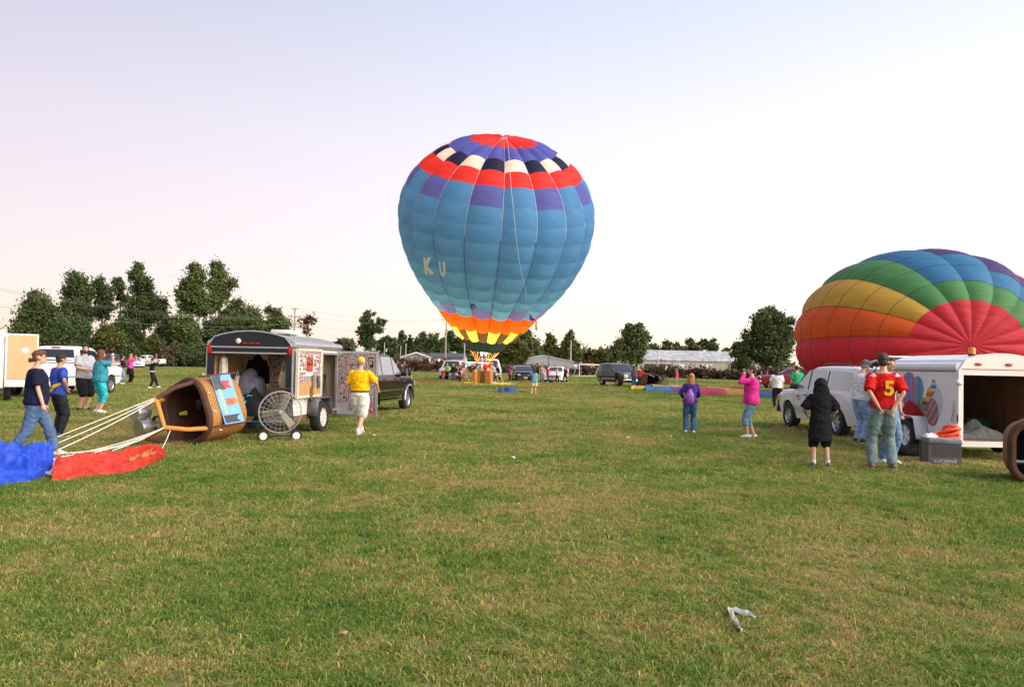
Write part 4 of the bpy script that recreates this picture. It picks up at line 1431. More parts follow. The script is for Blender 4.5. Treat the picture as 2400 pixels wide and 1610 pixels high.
# ================================================================ VEHICLES
TYRE = mat('tyre_rubber', (0.018, 0.018, 0.019), 0.85, 0, 0.2, 20)
CHROME = mat('chrome', (0.62, 0.62, 0.64), 0.16, 1.0, 0.05)
ALLOY = mat('alloy_rim', (0.50, 0.50, 0.52), 0.28, 0.85, 0.08)
UNDER = mat('underbody', (0.012, 0.012, 0.013), 0.9)
TINT = mat('tinted_glass', (0.012, 0.014, 0.016), 0.04, 0, 0.1, spec=1.0)
SKYGLASS = mat('sky_toned_glass', (0.30, 0.32, 0.33), 0.06, 0.55, 0.08, 1.2, spec=1.0)  # grey base colour carries part of the pale sky reflection
HEADL = mat('headlamp_lens', (0.62, 0.62, 0.60), 0.08, 0.3, 0.05)
AMBER = mat('amber_lens', (0.75, 0.22, 0.03), 0.2)
REDL = mat('red_lens', (0.45, 0.012, 0.012), 0.2)
PLASTIC = mat('dark_plastic', (0.022, 0.022, 0.024), 0.6)
GRILLE = mat('grille_black', (0.010, 0.010, 0.011), 0.5)
PLATE = mat('number_plate', (0.65, 0.65, 0.62), 0.5)
def tyre_mesh(r_, w):
    return MB().lathe([(r_ * .62, -w / 2), (r_ * .9, -w / 2), (r_ * .985, -w * .36), (r_, -w * .2), (r_, w * .2), (r_ * .985, w * .36), (r_ * .9, w / 2), (r_ * .62, w / 2)], axis='X', seg=28)
def rim_mesh(r_, w, side, spokes=6):
    mb = MB()
    x = side * w * .42
    mb.lathe([(r_ * .66, x), (r_ * .62, x - side * .01), (r_ * .56, x - side * .05), (r_ * .54, x - side * .10), (0.0, x - side * .10)], axis='X', seg=24)
    mb.lathe([(0, x - side * .01), (r_ * .17, x - side * .02), (r_ * .2, x - side * .08)], axis='X', seg=14)
    for k in range(spokes):
        a = 2 * PI * k / spokes
        for t in (0.2,):
            c = Vector((x - side * .04, math.cos(a) * r_ * .38, math.sin(a) * r_ * .38))
            mb.box(c, (.05, r_ * .17, r_ * .46), rx=a - PI / 2 + 0.0)
    return mb
def add_wheel(root, x, y, r_, w, rim=None, spokes=6, name='wheel'):
    wh = bpy.data.objects.new(name, None)
    COL.objects.link(wh)
    wh.parent = root
    wh.location = (x, y, r_)
    obj('tyre', tyre_mesh(r_, w), TYRE, wh)
    obj('rim', rim_mesh(r_, w, 1 if x > 0 else -1, spokes), rim or ALLOY, wh)
    return wh
def sstep(a, b, x):
    t = max(0.0, min(1.0, (x - a) / (b - a)))
    return t * t * (3 - 2 * t)
class Car:
    """body lofted from a top profile; panes, lamps and trim are laid on that same surface. +Y is forward."""
    def __init__(self, name, label, pos, heading, L, W, top, belt, wb, wr, color, clear=0.26, tumble=0.16, front_axle=None, group=None, taper=0.10, glass=None, bumper=None, rim=None, spokes=6, cat='car', sill=None, arch=1.18):
        self.L, self.W, self.top_tab, self.belt = L, W, top, belt
        self.clear, self.tumble, self.taper = clear, tumble, taper
        self.glass = glass or TINT
        self.wr = wr
        self.arch = arch
        fa = front_axle if front_axle is not None else L / 2 - 0.85
        self.ax = (fa, fa - wb)
        self.roof = max(z for _, z in top)
        self.root = thing(name, label, cat, (pos[0], pos[1], 0), heading, group)
        self.color = color
        self.body()
        for y in self.ax:
            for s in (-1, 1):
                add_wheel(self.root, s * (W / 2 - .13), y, wr, .24, rim, spokes)
    def top(self, y):
        return interp(self.top_tab, y)
    def hw(self, y, z):
        w = self.W / 2
        e = abs(y) - (self.L / 2 - 0.75)
        if e > 0:
            w *= 1 - self.taper * (e / 0.75) ** 2
        zl = self.clear
        w -= 0.05 * (1 - sstep(zl - .05, zl + .35, z))
        if z > self.belt:
            w -= self.tumble * (z - self.belt) / max(.1, self.roof - self.belt) + 0.012
        else:
            w -= 0.02 * (1 - sstep(self.belt - .35, self.belt - .1, self.belt - abs(z - self.belt + .22)))
        return w
    def bottom(self, y):
        z = self.clear
        for a in self.ax:
            r_ = self.wr * self.arch
            d = abs(y - a)
            if d < r_:
                z = max(z, self.wr + math.sqrt(r_ * r_ - d * d) * 0.96)
        e = abs(y) - (self.L / 2 - .35)
        if e > 0:
            z += .10 * e / .35
        return z
    def body(self):
        L = self.L
        ys = set()
        n = int(L / 0.075)
        for i in range(n + 1):
            ys.add(round(-L / 2 + L * i / n, 4))
        for a in self.ax:
            for q in (-1.0, -.97, -.9, .9, .97, 1.0):
                ys.add(round(a + q * self.wr * self.arch * .999, 4))
        for y, _ in self.top_tab:
            if abs(y) <= L / 2:
                ys.add(round(y, 4))
        ys = sorted(ys)
        rows = []
        for y in ys:
            zt, zb = self.top(y), self.bottom(y)
            zb = min(zb, zt - .06)
            e = max(0.0, abs(y) - (L / 2 - .10)) / .10
            zt -= 0.05 * e * e
            r_ = min(.09, (zt - zb) * .3)
            bz = min(self.belt, zt - r_)
            sec = [(0, zb), (self.hw(y, zb) - .06, zb)]
            for k in range(5):
                z = zb + (bz - zb) * k / 4
                sec.append((self.hw(y, z), z))
            for k in range(1, 5):
                z = bz + (zt - r_ - bz) * k / 4
                sec.append((self.hw(y, max(z, bz)), z))
            wt = self.hw(y, zt - r_)
            sec += [(wt - .25 * r_, zt - .35 * r_), (wt - .75 * r_, zt - .06 * r_), (wt * .6, zt + .012), (0, zt + .02)]
            rows.append([(x * (1 - .06 * e), y, z) for x, z in sec])
        m = len(rows[0])
        mb = MB()
        for s in (1, -1):
            vs = [(s * x, y, z) for rw in rows for x, y, z in rw]
            fs3, und = [], []
            for i in range(len(rows) - 1):
                for k in range(m - 1):
                    f = (i * m + k, (i + 1) * m + k, (i + 1) * m + k + 1, i * m + k + 1)
                    (und if k == 0 else fs3).append(f if s > 0 else f[::-1])
            ends = [tuple(range(m)), tuple((len(rows) - 1) * m + k for k in range(m - 1, -1, -1))]
            mb.cur = 0
            mb.add(vs, fs3)
            mb.add([vs[i] for i in ends[0]], [tuple(range(m))])
            mb.add([vs[i] for i in ends[1]], [tuple(range(m))])
            mb.cur = 1
            mb.add(vs, und)
        obj('body', mb, [self.color, UNDER], self.root, True, 32)
    # ---- things laid on the surface
    def side_patch(self, name, quad, m, side, off=.006, nu=6, nv=4, parent=None):
        """quad: (y, z) lower-rear, lower-front, upper-front, upper-rear"""
        a, b, c, d = [Vector((q[0], q[1])) for q in quad]
        mb = MB()
        def f(u, v):
            p = (a.lerp(b, u)).lerp(d.lerp(c, u), v)
            return (side * (self.hw(p.x, p.y) + off), p.x, p.y)
        mb.grid(f, nu, nv)
        return obj(name, mb, m, parent or self.root, True, 60)
    def top_patch(self, name, y0, y1, w0, w1, m, off=.008, parent=None, ny=5, inset=0.0):
        mb = MB()
        mb.grid(lambda u, v: ((2 * v - 1) * (w0 + (w1 - w0) * u), y0 + (y1 - y0) * u, self.top(y0 + (y1 - y0) * u) + .022 - .022 * abs(2 * v - 1) ** 3 * 1.0 + off), ny, 8)
        return obj(name, mb, m, parent or self.root, True, 60)
    def end_box(self, name, x0, x1, z0, z1, m, front=True, depth=.05, r_=.015, out=.012, both=False, parent=None):
        s = 1 if front else -1
        o = None
        for sx in ((1, -1) if both else (1,)):
            xa = (x0 + x1) / 2
            t = self.taper
            y = s * (self.L / 2 + out - depth / 2)
            o = obj(name, MB().rbox((sx * xa, y, (z0 + z1) / 2), (x1 - x0, depth, z1 - z0), r_), m, parent or self.root)
        return o
    def mirrors(self, y, z, m):
        for s in (-1, 1):
            x = s * (self.hw(y, z) + .10)
            o = obj('wing_mirror', MB().rbox((x, y, z + .03), (.20, .09, .16), .035), m, self.root)
            obj('arm', MB().rbox((s * (self.hw(y, z) + .01), y + .02, z - .02), (.09, .05, .05), .015), m, o)
    def seam(self, y, z0, z1, side):
        self.side_patch('door_seam', [(y - .006, z0), (y + .006, z0), (y + .006, z1), (y - .006, z1)], UNDER, side, .003, 1, 6)
    def handle(self, y, z, m, sides=(-1, 1)):
        for s in sides:
            obj('door_handle', MB().rbox((s * (self.hw(y, z) + .012), y, z), (.03, .16, .035), .012), m, self.root)
    def trim(self, y0, y1, z0, z1, m, sides=(-1, 1), off=.012, name='side_trim'):
        for s in sides:
            self.side_patch(name, [(y0, z0), (y1, z0), (y1, z1), (y0, z1)], m, s, off, 10, 1)

def heading_of(a, b):
    """heading of the direction a -> b, with +Y = 0 and counter-clockwise positive"""
    return math.atan2(-(b[0] - a[0]), b[1] - a[1])
def suv_top(L, hood, cowl, ws, roof, rear, tail, roofz, hoodz, nosez):
    """profile rear to front: tail face, roof, windscreen, bonnet, nose"""
    return [(-L / 2, tail), (-L / 2 + .06, tail + .1), (-L / 2 + rear, roofz - .07), (-L / 2 + rear + .25, roofz - .015), (-.35, roofz), (roof - .18, roofz - .025), (roof, roofz - .07), (cowl, hoodz + .02), (cowl + .12, hoodz), (L / 2 - .45, nosez + .06), (L / 2 - .12, nosez - .03), (L / 2, nosez - .16)]

# ---------------------------------------------------------------- black SUV towing the photo trailer
rw, fw = at(868, 975, 22.9), at(953, 960, 26.1)
wp_r, wp_f = Vector((rw.x, 22.9, 0)), Vector((fw.x, 26.1, 0))
hd = heading_of(wp_r, wp_f)
fwd = (wp_f - wp_r).normalized()
rgt = Vector((fwd.y, -fwd.x, 0))
W_ = 1.93
cent = (wp_r + wp_f) / 2 - rgt * (W_ / 2 - .03)
wb_ = (wp_f - wp_r).length
L_ = wb_ + 1.95
BLK = mat('paint_black', (0.005, 0.005, 0.006), 0.10, 0, 0.04, 2.0, coat=0.0, spec=0.6)
c = Car('black_vehicle', 'black four-door sport utility vehicle parked ahead of the photo-covered trailer', cent, hd, L_, W_,
        suv_top(L_, 0, 1.05, 0, .28, .38, 1.05, 1.86, 1.18, 1.08), 1.16, wb_, .375, BLK, .36, .17, front_axle=L_ / 2 - .88, glass=SKYGLASS)
for s in (-1, 1):
    c.side_patch('window', [(.30, 1.20), (1.00, 1.20), (.40, 1.72), (.30, 1.74)], SKYGLASS, s)
    c.side_patch('window', [(-.72, 1.20), (.22, 1.20), (.22, 1.745), (-.66, 1.755)], SKYGLASS, s)
    c.side_patch('window', [(-L_ / 2 + .5, 1.20), (-.80, 1.20), (-.76, 1.755), (-L_ / 2 + .55, 1.72)], SKYGLASS, s)
    for y in (1.12, .26, -.76):
        c.seam(y, .48, 1.17, s)
    c.side_patch('running_board', [(-1.05, .37), (1.0, .37), (1.0, .43), (-1.05, .43)], CHROME, s, .10, 4, 1)
c.trim(-1.2, 1.15, .70, .74, CHROME)
c.trim(-1.2, 1.15, .47, .50, CHROME)
c.handle(.42, 1.06, BLK)
c.handle(-.55, 1.06, BLK)
c.mirrors(.92, 1.20, BLK)
c.top_patch('windscreen', .33, 1.0, .60, .72, SKYGLASS)
for y in c.ax:
    for s in (-1, 1):
        mb = MB()
        mb.tube([(s * (c.hw(y, .8) + .02), y + .47 * math.cos(R(a)), .375 + .47 * math.sin(R(a))) for a in range(-8, 190, 12)], .035, 6)
        obj('wheel_flare', mb, CHROME if y > 0 else BLK, c.root)
for x in (-.42, .42):
    obj('roof_rail', MB().tube([(x * 1.5, -1.5, 1.87), (x * 1.5, -1.4, 1.93), (x * 1.5, -.1, 1.94), (x * 1.5, 0, 1.88)], .018, 6), PLASTIC, c.root)
c.end_box('headlight', .55, .88, .82, .98, HEADL, True, both=True)
c.end_box('taillight', .70, .86, .95, 1.35, REDL, False, both=True)
BLACKSUV = c

# ---------------------------------------------------------------- white SUV on the right
rw, fw = at(1963, 990, 19.1), at(1850, 975, 21.9)
wp_r, wp_f = Vector((rw.x, 19.1, 0)), Vector((fw.x, 21.9, 0))
hd = heading_of(wp_r, wp_f)
fwd = (wp_f - wp_r).normalized()
rgt = Vector((fwd.y, -fwd.x, 0))
W_ = 1.83
cent = (wp_r + wp_f) / 2 + rgt * (W_ / 2 - .03)
wb_ = (wp_f - wp_r).length
L_ = wb_ + 1.85
WHT = paint('white', (0.66, 0.68, 0.72))
cent = cent + fwd * 0.0
c = Car('white_vehicle', 'white four-door sport utility vehicle with open rear hatch in front of rainbow balloon', cent, hd, L_, W_,
        suv_top(L_, 0, 1.02, 0, .22, .12, .98, 1.72, 1.10, .98), 1.08, wb_, .365, WHT, .30, .15, front_axle=L_ / 2 - .86, glass=SKYGLASS)
WGL = mat('pale_sky_toned_glass', (0.34, 0.35, 0.35), 0.10, 0.25, 0.06, 1.0, spec=1.0)  # pale base colour stands for sky seen in and through the panes
for s in (-1, 1):
    c.side_patch('window', [(.24, 1.13), (.96, 1.13), (.34, 1.60), (.24, 1.62)], WGL, s)
    c.side_patch('window', [(-.70, 1.13), (.16, 1.13), (.16, 1.62), (-.62, 1.63)], WGL, s)
    c.side_patch('window', [(-1.95, 1.13), (-.92, 1.13), (-.88, 1.62), (-1.92, 1.58)], WGL, s)
    for y in (1.06, .20, -.78):
        c.seam(y, .42, 1.10, s)
        c.side_patch('pillar_trim', [(y - .045, 1.11), (y + .035, 1.11), (y + .035 - (.66 if y > 1 else 0), 1.60), (y - .045 - (.66 if y > 1 else 0), 1.60)], PLASTIC, s, .003, 2, 4)
    for q in range(4):
        c.side_patch('ribbed_trim', [(-.95, .47 + .05 * q), (1.08, .47 + .05 * q), (1.08, .485 + .05 * q), (-.95, .485 + .05 * q)], mat('grey_trim', (0.30, 0.31, 0.33), 0.6), s, .010, 6, 1)
    # the small striped flag decal on the front door
    fl_ = c.side_patch('flag_decal', [(.62, .80), (.86, .80), (.86, .94), (.62, .94)], mat('decal_white', (0.6, 0.6, 0.62), 0.5), s, .004, 2, 2)
    for q in range(4):
        c.side_patch('flag_stripe', [(.62, .80 + .036 * q), (.86, .80 + .036 * q), (.86, .816 + .036 * q), (.62, .816 + .036 * q)], mat('decal_red', (0.28, 0.10, 0.12), 0.5), s, .006, 2, 1, fl_)
    c.side_patch('flag_canton', [(.75, .88), (.86, .88), (.86, .94), (.75, .94)], mat('decal_blue', (0.05, 0.06, 0.16), 0.5), s, .008, 1, 1, fl_)
c.handle(.34, .95, PLASTIC)
c.handle(-.55, .95, PLASTIC)
c.mirrors(.90, 1.14, PLASTIC)
c.top_patch('windscreen', .27, .98, .56, .68, SKYGLASS)
for s in (-1, 1):
    obj('roof_rail', MB().tube([(s * .60, -1.55, 1.73), (s * .60, -1.45, 1.79), (s * .60, -.15, 1.79), (s * .60, -.05, 1.73)], .018, 6), PLASTIC, c.root)
c.end_box('headlight', .52, .84, .72, .90, HEADL, True, both=True)
c.end_box('front_bumper', -.86, .86, .40, .60, PLASTIC, True, .10, .04, .06)
for s in (-1, 1):
    c.side_patch('side_lamp', [(L_ / 2 - .28, .74), (L_ / 2 - .05, .74), (L_ / 2 - .05, .90), (L_ / 2 - .24, .90)], AMBER, s, .008, 3, 2)
c.end_box('rear_bumper', -.86, .86, .40, .62, PLASTIC, False, .12, .04, .07)
c.end_box('dark_bay_panel', -.66, .66, .68, 1.55, UNDER, False, .04, .01, .012)  # dark slab on the closed body, standing for the shaded interior
# raised rear hatch
hy = -L_ / 2
hat = MB()
hat.rbox((0, hy - .42, 1.86), (1.36, 1.0, .05), .02, rx=R(-10))
ho = obj('raised_hatch', hat, WHT, c.root)
obj('hatch_glass', MB().rbox((0, hy - .50, 1.835), (1.10, .52, .02), .008, rx=R(-10)), TINT, ho)
obj('hatch_lining', MB().rbox((0, hy - .15, 1.775), (1.25, .40, .03), .01, rx=R(-10)), PLASTIC, ho)
for s in (-1, 1):
    obj('hatch_strut', MB().tube([(s * .60, hy + .02, 1.35), (s * .60, hy - .42, 1.80)], .014, 6), PLASTIC, ho)
    obj('taillight', MB().rbox((s * .78, hy - .005, 1.0), (.12, .04, .40), .02), REDL, c.root)
WHITESUV = c

# ---------------------------------------------------------------- white pickup on the left, seen from behind
rw, fw = at(140, 908, 29.5), at(255, 905, 33.0)
wp_r, wp_f = Vector((rw.x, 29.5, 0)), Vector((fw.x, 33.0, 0))
hd = heading_of(wp_r, wp_f)
fwd = (wp_f - wp_r).normalized()
rgt = Vector((fwd.y, -fwd.x, 0))
W_ = 2.0
cent = (wp_r + wp_f) / 2 - rgt * (W_ / 2 - .03)
wb_ = (wp_f - wp_r).length
CRM = paint('warm_white', (0.72, 0.71, 0.68))
def pickup_top(L, cab_r, cab_f, cowl, roofz, bedz, hoodz):
    return [(-L / 2, bedz - .03), (-L / 2 + .04, bedz), (cab_r - .02, bedz), (cab_r, bedz + .12), (cab_r + .10, roofz - .10), (cab_r + .28, roofz - .01), ((cab_r + cab_f) / 2, roofz), (cab_f - .15, roofz - .03), (cab_f, roofz - .09), (cowl, hoodz + .02), (cowl + .12, hoodz), (L / 2 - .4, hoodz - .07), (L / 2 - .1, hoodz - .13), (L / 2, hoodz - .25)]
def make_pickup(label, cent, hd, L_, W_, wb_, wr, paintm, cab=(-.55, .72, 1.35), roofz=1.93, bedz=1.36, hoodz=1.28, clear=.42, group=None, name='pickup_truck', rear_mid=True, glass=None, fa=.95):
    gm_ = glass or TINT
    cr, cf, cw = cab
    c = Car(name, label, cent, hd, L_, W_, pickup_top(L_, cr, cf, cw, roofz, bedz, hoodz), hoodz - .03, wb_, wr, paintm, clear, .17, front_axle=L_ / 2 - fa, group=group, taper=.05, glass=gm_, cat='pickup truck')
    bl = hoodz + .04
    for s in (-1, 1):
        c.side_patch('window', [(cf - .62, bl), (cw - .06, bl), (cf - .02, roofz - .16), (cf - .62, roofz - .12)], gm_, s)
        c.side_patch('window', [(cr + .18, bl), (cf - .70, bl), (cf - .70, roofz - .12), (cr + .24, roofz - .13)], gm_, s)
        for y in (cw + .05, cf - .66, cr + .06):
            c.seam(y, clear + .1, hoodz - .02, s)
        c.side_patch('bed_rail', [(-L_ / 2 + .06, bedz - .09), (cr - .1, bedz - .09), (cr - .1, bedz - .05), (-L_ / 2 + .06, bedz - .05)], PLASTIC, s, .006, 4, 1)
    c.trim(-L_ / 2 + .1, L_ / 2 - .2, .74, .77, PLASTIC)
    c.handle(cf - .48, bl - .14, paintm)
    c.mirrors(cw - .1, bl + .02, PLASTIC)
    c.top_patch('windscreen', cf + .04, cw - .03, W_ / 2 - .36, W_ / 2 - .24, gm_)
    # rear window, upright in the cab's back wall
    yb = cr + .05
    mb = MB()
    w0, w1 = W_ / 2 - .20, W_ / 2 - .30
    mb.add([(-w0, cr - .012, bedz + .13), (w0, cr - .012, bedz + .13), (w1, cr + .085, roofz - .13), (-w1, cr + .085, roofz - .13)], [(0, 1, 2, 3)])
    rwn = obj('rear_window', mb, gm_, c.root, False)
    obj('brake_lamp', MB().rbox((0, cr + .10, roofz - .055), (.34, .05, .05), .012), REDL, c.root)
    obj('bed_dark_patch', MB().box((0, (-L_ / 2 + cr) / 2, bedz + .026), (W_ - .34, cr + L_ / 2 - .22, .012)), UNDER, c.root, False)  # dark sheet at rail height, standing for the shaded hollow of the bed
    c.end_box('tailgate', -W_ / 2 + .22, W_ / 2 - .22, .72, bedz - .05, paintm, False, .03, .012, .012)
    c.end_box('tailgate_handle', -.14, .14, bedz - .22, bedz - .14, PLASTIC, False, .03, .01, .02)
    c.end_box('rear_bumper', -W_ / 2 + .06, W_ / 2 - .06, .48, .66, CHROME, False, .12, .04, .10)
    c.end_box('taillight', W_ / 2 - .21, W_ / 2 - .09, .80, bedz - .1, REDL, False, .04, .02, .012, both=True)
    c.end_box('front_bumper', -W_ / 2 + .06, W_ / 2 - .06, .48, .68, CHROME, True, .12, .04, .08)
    c.end_box('grille', -W_ / 2 + .42, W_ / 2 - .42, .76, hoodz - .18, GRILLE, True, .03, .012, .014)
    c.end_box('headlight', W_ / 2 - .40, W_ / 2 - .10, .80, hoodz - .2, HEADL, True, .04, .02, .014, both=True)
    return c
make_pickup('white pickup truck seen from behind, beside the bearded man', cent, hd, wb_ + 2.3, W_, wb_, .39, CRM, (-.55, .78, 1.42), 1.95, 1.38, 1.25, .42, fa=1.0)

# ---------------------------------------------------------------- far vehicles
def sedan_top(L, rz, hz, dz):
    return [(-L / 2, dz - .22), (-L / 2 + .08, dz - .03), (-L / 2 + .55, dz + .03), (-L / 2 + .72, dz + .05), (-L / 2 + 1.45, rz - .06), (-L / 2 + 1.75, rz), (-.1, rz + .01), (.35, rz - .05), (1.12, hz + .02), (1.25, hz), (L / 2 - .5, hz - .08), (L / 2 - .12, hz - .16), (L / 2, hz - .32)]
def make_sedan(name, label, cent, hd, L_, W_, rz, hz, paintm, group=None, glass=None, grille=GRILLE):
    gm_ = glass or TINT
    c = Car(name, label, cent, hd, L_, W_, sedan_top(L_, rz, hz, hz), hz - .04, L_ * .59, .33, paintm, .20, .20, front_axle=L_ / 2 - .88, group=group, glass=gm_)
    for s in (-1, 1):
        c.side_patch('window', [(-.02, hz + .03), (1.02, hz + .03), (.33, rz - .10), (.0, rz - .07)], gm_, s)
        c.side_patch('window', [(-1.10, hz + .03), (-.10, hz + .03), (-.08, rz - .07), (-.80, rz - .08)], gm_, s)
        for y in (1.1, -.06, -1.1):
            c.seam(y, .34, hz - .02, s)
    c.handle(.1, hz - .1, paintm)
    c.handle(-.95, hz - .1, paintm)
    c.mirrors(.86, hz + .03, paintm)
    c.top_patch('windscreen', .38, 1.10, W_ / 2 - .38, W_ / 2 - .22, gm_)
    c.top_patch('rear_screen', -L_ / 2 + .78, -L_ / 2 + 1.42, W_ / 2 - .24, W_ / 2 - .40, gm_)
    c.end_box('grille', -.42, .42, .44, hz - .34, grille, True, .05, .02, .03)
    for q in (-1, 1):
        c.end_box('grille_bar', -.42, .42, .5 + .06 * (q + 1), .52 + .06 * (q + 1), CHROME, True, .03, .006, .04)
    c.end_box('headlight', .50, .80, hz - .46, hz - .33, HEADL, True, .10, .03, .02, both=True)
    c.end_box('front_bumper', -W_ / 2 + .1, W_ / 2 - .1, .24, .38, paintm, True, .10, .04, .05)
    c.end_box('number_plate', -.18, .18, .30, .42, PLATE, True, .02, .004, .065)
    c.end_box('taillight', .52, .82, hz - .28, hz - .12, REDL, False, .08, .02, .02, both=True)
    return c
def face_cam(px, py, turn=0.0):
    g = G(px, py)
    return g, PI - math.atan2(g.x, g.y) * -1.0 * -1.0 + turn
def cam_heading(g, turn=0.0):
    """heading that points from g back to the camera, plus a turn (radians, counter-clockwise)"""
    return heading_of(g, (0, 0)) + turn
g = G(1226, 893.5) + Vector((0, 2.0, 0))
make_sedan('sedan', 'black sedan facing the camera with red charm behind its windscreen', g, cam_heading(g, R(6)), 4.9, 1.92, 1.47, 1.02, BLK)
mb = MB().rbox((0, 0, 0), (.07, .03, .16), .02)
g2 = G(1307, 896.5) + Vector((0, 2.0, 0))
make_sedan('sedan', 'white sedan facing the camera behind the striding woman in white', g2, cam_heading(g2, R(-8)), 5.0, 1.9, 1.46, 1.0, paint('pearl_white', (0.74, 0.73, 0.70)), grille=mat('grille_grey', (0.2, 0.2, 0.2), .5))
def make_suv(name, label, cent, hd, L_, W_, rz, hz, paintm, group=None, glass=None, cat='car', van=False, clear=.34):
    gm_ = glass or TINT
    if van:
        tp = [(-L_ / 2, rz - .25), (-L_ / 2 + .08, rz - .06), (-L_ / 2 + .3, rz), (.6, rz), (L_ / 2 - 1.5, rz - .06), (L_ / 2 - 1.35, rz - .12), (L_ / 2 - .72, hz + .04), (L_ / 2 - .6, hz), (L_ / 2 - .15, hz - .08), (L_ / 2, hz - .25)]
        cf, cw = L_ / 2 - 1.36, L_ / 2 - .70
    else:
        tp = suv_top(L_, 0, 1.05, 0, .28, .3, 1.0, rz, hz, hz - .10)
        cf, cw = .28, 1.05
    c = Car(name, label, cent, hd, L_, W_, tp, hz - .03, L_ * .58, .37, paintm, clear, .14, front_axle=L_ / 2 - .9, group=group, glass=gm_, taper=.07, cat=cat)
    for s in (-1, 1):
        c.side_patch('window', [(cf - .1, hz + .05), (cw - .05, hz + .05), (cf + .06, rz - .14), (cf - .1, rz - .12)], gm_, s)
        c.side_patch('window', [(cf - 1.1, hz + .05), (cf - .2, hz + .05), (cf - .2, rz - .12), (cf - 1.05, rz - .12)], gm_, s)
        c.side_patch('window', [(-L_ / 2 + .5, hz + .05), (cf - 1.2, hz + .05), (cf - 1.17, rz - .12), (-L_ / 2 + .55, rz - .14)], gm_, s)
        for y in (cw + .03, cf - .15, cf - 1.15):
            c.seam(y, .45, hz - .02, s)
    c.handle(cf + .0, hz - .1, paintm)
    c.mirrors(cw - .12, hz + .04, PLASTIC)
    c.top_patch('windscreen', cf + .04, cw - .03, W_ / 2 - .34, W_ / 2 - .22, gm_)
    c.end_box('grille', -.48, .48, .66, hz - .22, GRILLE, True, .04, .015, .016)
    for q in range(3):
        c.end_box('grille_bar', -.48, .48, .70 + .07 * q, .72 + .07 * q, CHROME, True, .03, .004, .022)
    c.end_box('headlight', .52, .84, .68, hz - .24, HEADL, True, .05, .02, .016, both=True)
    c.end_box('front_bumper', -W_ / 2 + .08, W_ / 2 - .08, .40, .60, CHROME, True, .12, .04, .08)
    c.end_box('number_plate', -.18, .18, .43, .54, PLATE, True, .02, .004, .10)
    c.end_box('taillight', W_ / 2 - .24, W_ / 2 - .12, .8, 1.15, REDL, False, .05, .02, .012, both=True)
    return c
g = G(1057, 890.5) + Vector((0, 2.0, 0))
make_suv('silver_vehicle', 'silver sport utility vehicle facing the camera behind the woman in green', g, cam_heading(g, R(-9)), 4.9, 2.0, 1.86, 1.14, paint('silver', (0.48, 0.49, 0.51)))
g = G(1143, 890.0) + Vector((0, 1.8, 0))
make_suv('van', 'white passenger van standing behind the upright balloon basket', g, cam_heading(g, R(8)), 5.3, 2.05, 2.1, 1.15, paint('van_white', (0.70, 0.70, 0.69)), cat='van', van=True)
# dark old wagon with an open side door
g = G(1457, 906) + Vector((0, 1.6, 0))
c = make_suv('wagon', 'dark blue older wagon with its side door swung open', g, R(-158), 4.5, 1.95, 1.86, 1.18, paint('dark_blue', (0.014, 0.016, 0.028)), glass=TINT)
dm = paint('dark_blue', (0.014, 0.016, 0.028))
od = bpy.data.objects.new('open_door', None)
COL.objects.link(od)
od.parent = c.root
od.location = (c.W / 2 - .01, 1.05, 0)
od.rotation_euler = (0, 0, R(58))
obj('door_panel', MB().rbox((0, -.55, .82), (.07, 1.1, .74), .02), dm, od)
fr_ = MB()
fr_.tube([(0, -.02, 1.18), (-.10, -.34, 1.74), (-.10, -1.08, 1.76), (0, -1.10, 1.18)], .03, 6)
obj('window_frame', fr_, dm, od)
obj('pane', MB().add([(0, -.06, 1.19), (0, -1.07, 1.19), (-.09, -1.05, 1.74), (-.09, -.36, 1.72)], [(0, 1, 2, 3)]), TINT, od, False)
obj('door_trim', MB().box((.04, -.55, .62), (.012, 1.06, .05)), CHROME, od, False)
for s in (-1, 1):
    c.side_patch('lower_panel', [(-2.1, .46), (1.0, .46), (1.0, .60), (-2.1, .60)], mat('silver_trim', (0.35, 0.35, 0.36), 0.4), s, .01, 6, 1)
# red pickup by the oak
g = G(1842, 912)
make_pickup('red older pickup truck parked under the oak beside the rainbow balloon', (g.x + .75, g.y + 1.1, 0), R(84), 5.3, 1.95, 3.3, .37, paint('red', (0.22, 0.012, 0.018)), (-.6, .45, 1.15), 1.82, 1.22, 1.20, .40)
# parked row along the far left trees
def far_pos(px, py):
    return G(px, py)
PARK = 'vehicles parked far left by the trees'
g = G(261, 862)
make_suv('dark_vehicle', 'dark sport utility vehicle parked behind the woman holding up a camera', g, R(-142), 4.8, 1.95, 1.85, 1.12, paint('charcoal', (0.025, 0.027, 0.03)), PARK)
g = G(290, 861.5) + Vector((0, 3, 0))
make_sedan('sedan', 'silver car half hidden behind the dark parked vehicle', g, R(-142), 4.7, 1.8, 1.45, 1.0, paint('silver', (0.5, 0.5, 0.5)), PARK)
g = G(319, 861)
make_sedan('sedan', 'pale sedan parked in front of the far white pickup', g, R(-146), 4.7, 1.8, 1.42, .98, paint('pale_silver', (0.6, 0.6, 0.6)), PARK)
g = G(335, 859.5) + Vector((0, 1.5, 0))
make_pickup('far white pickup with loaded bed parked by the left trees', g, R(82), 5.4, 1.95, 3.4, .37, CRM, (-.5, .6, 1.25), 1.85, 1.28, 1.22, .42, PARK)
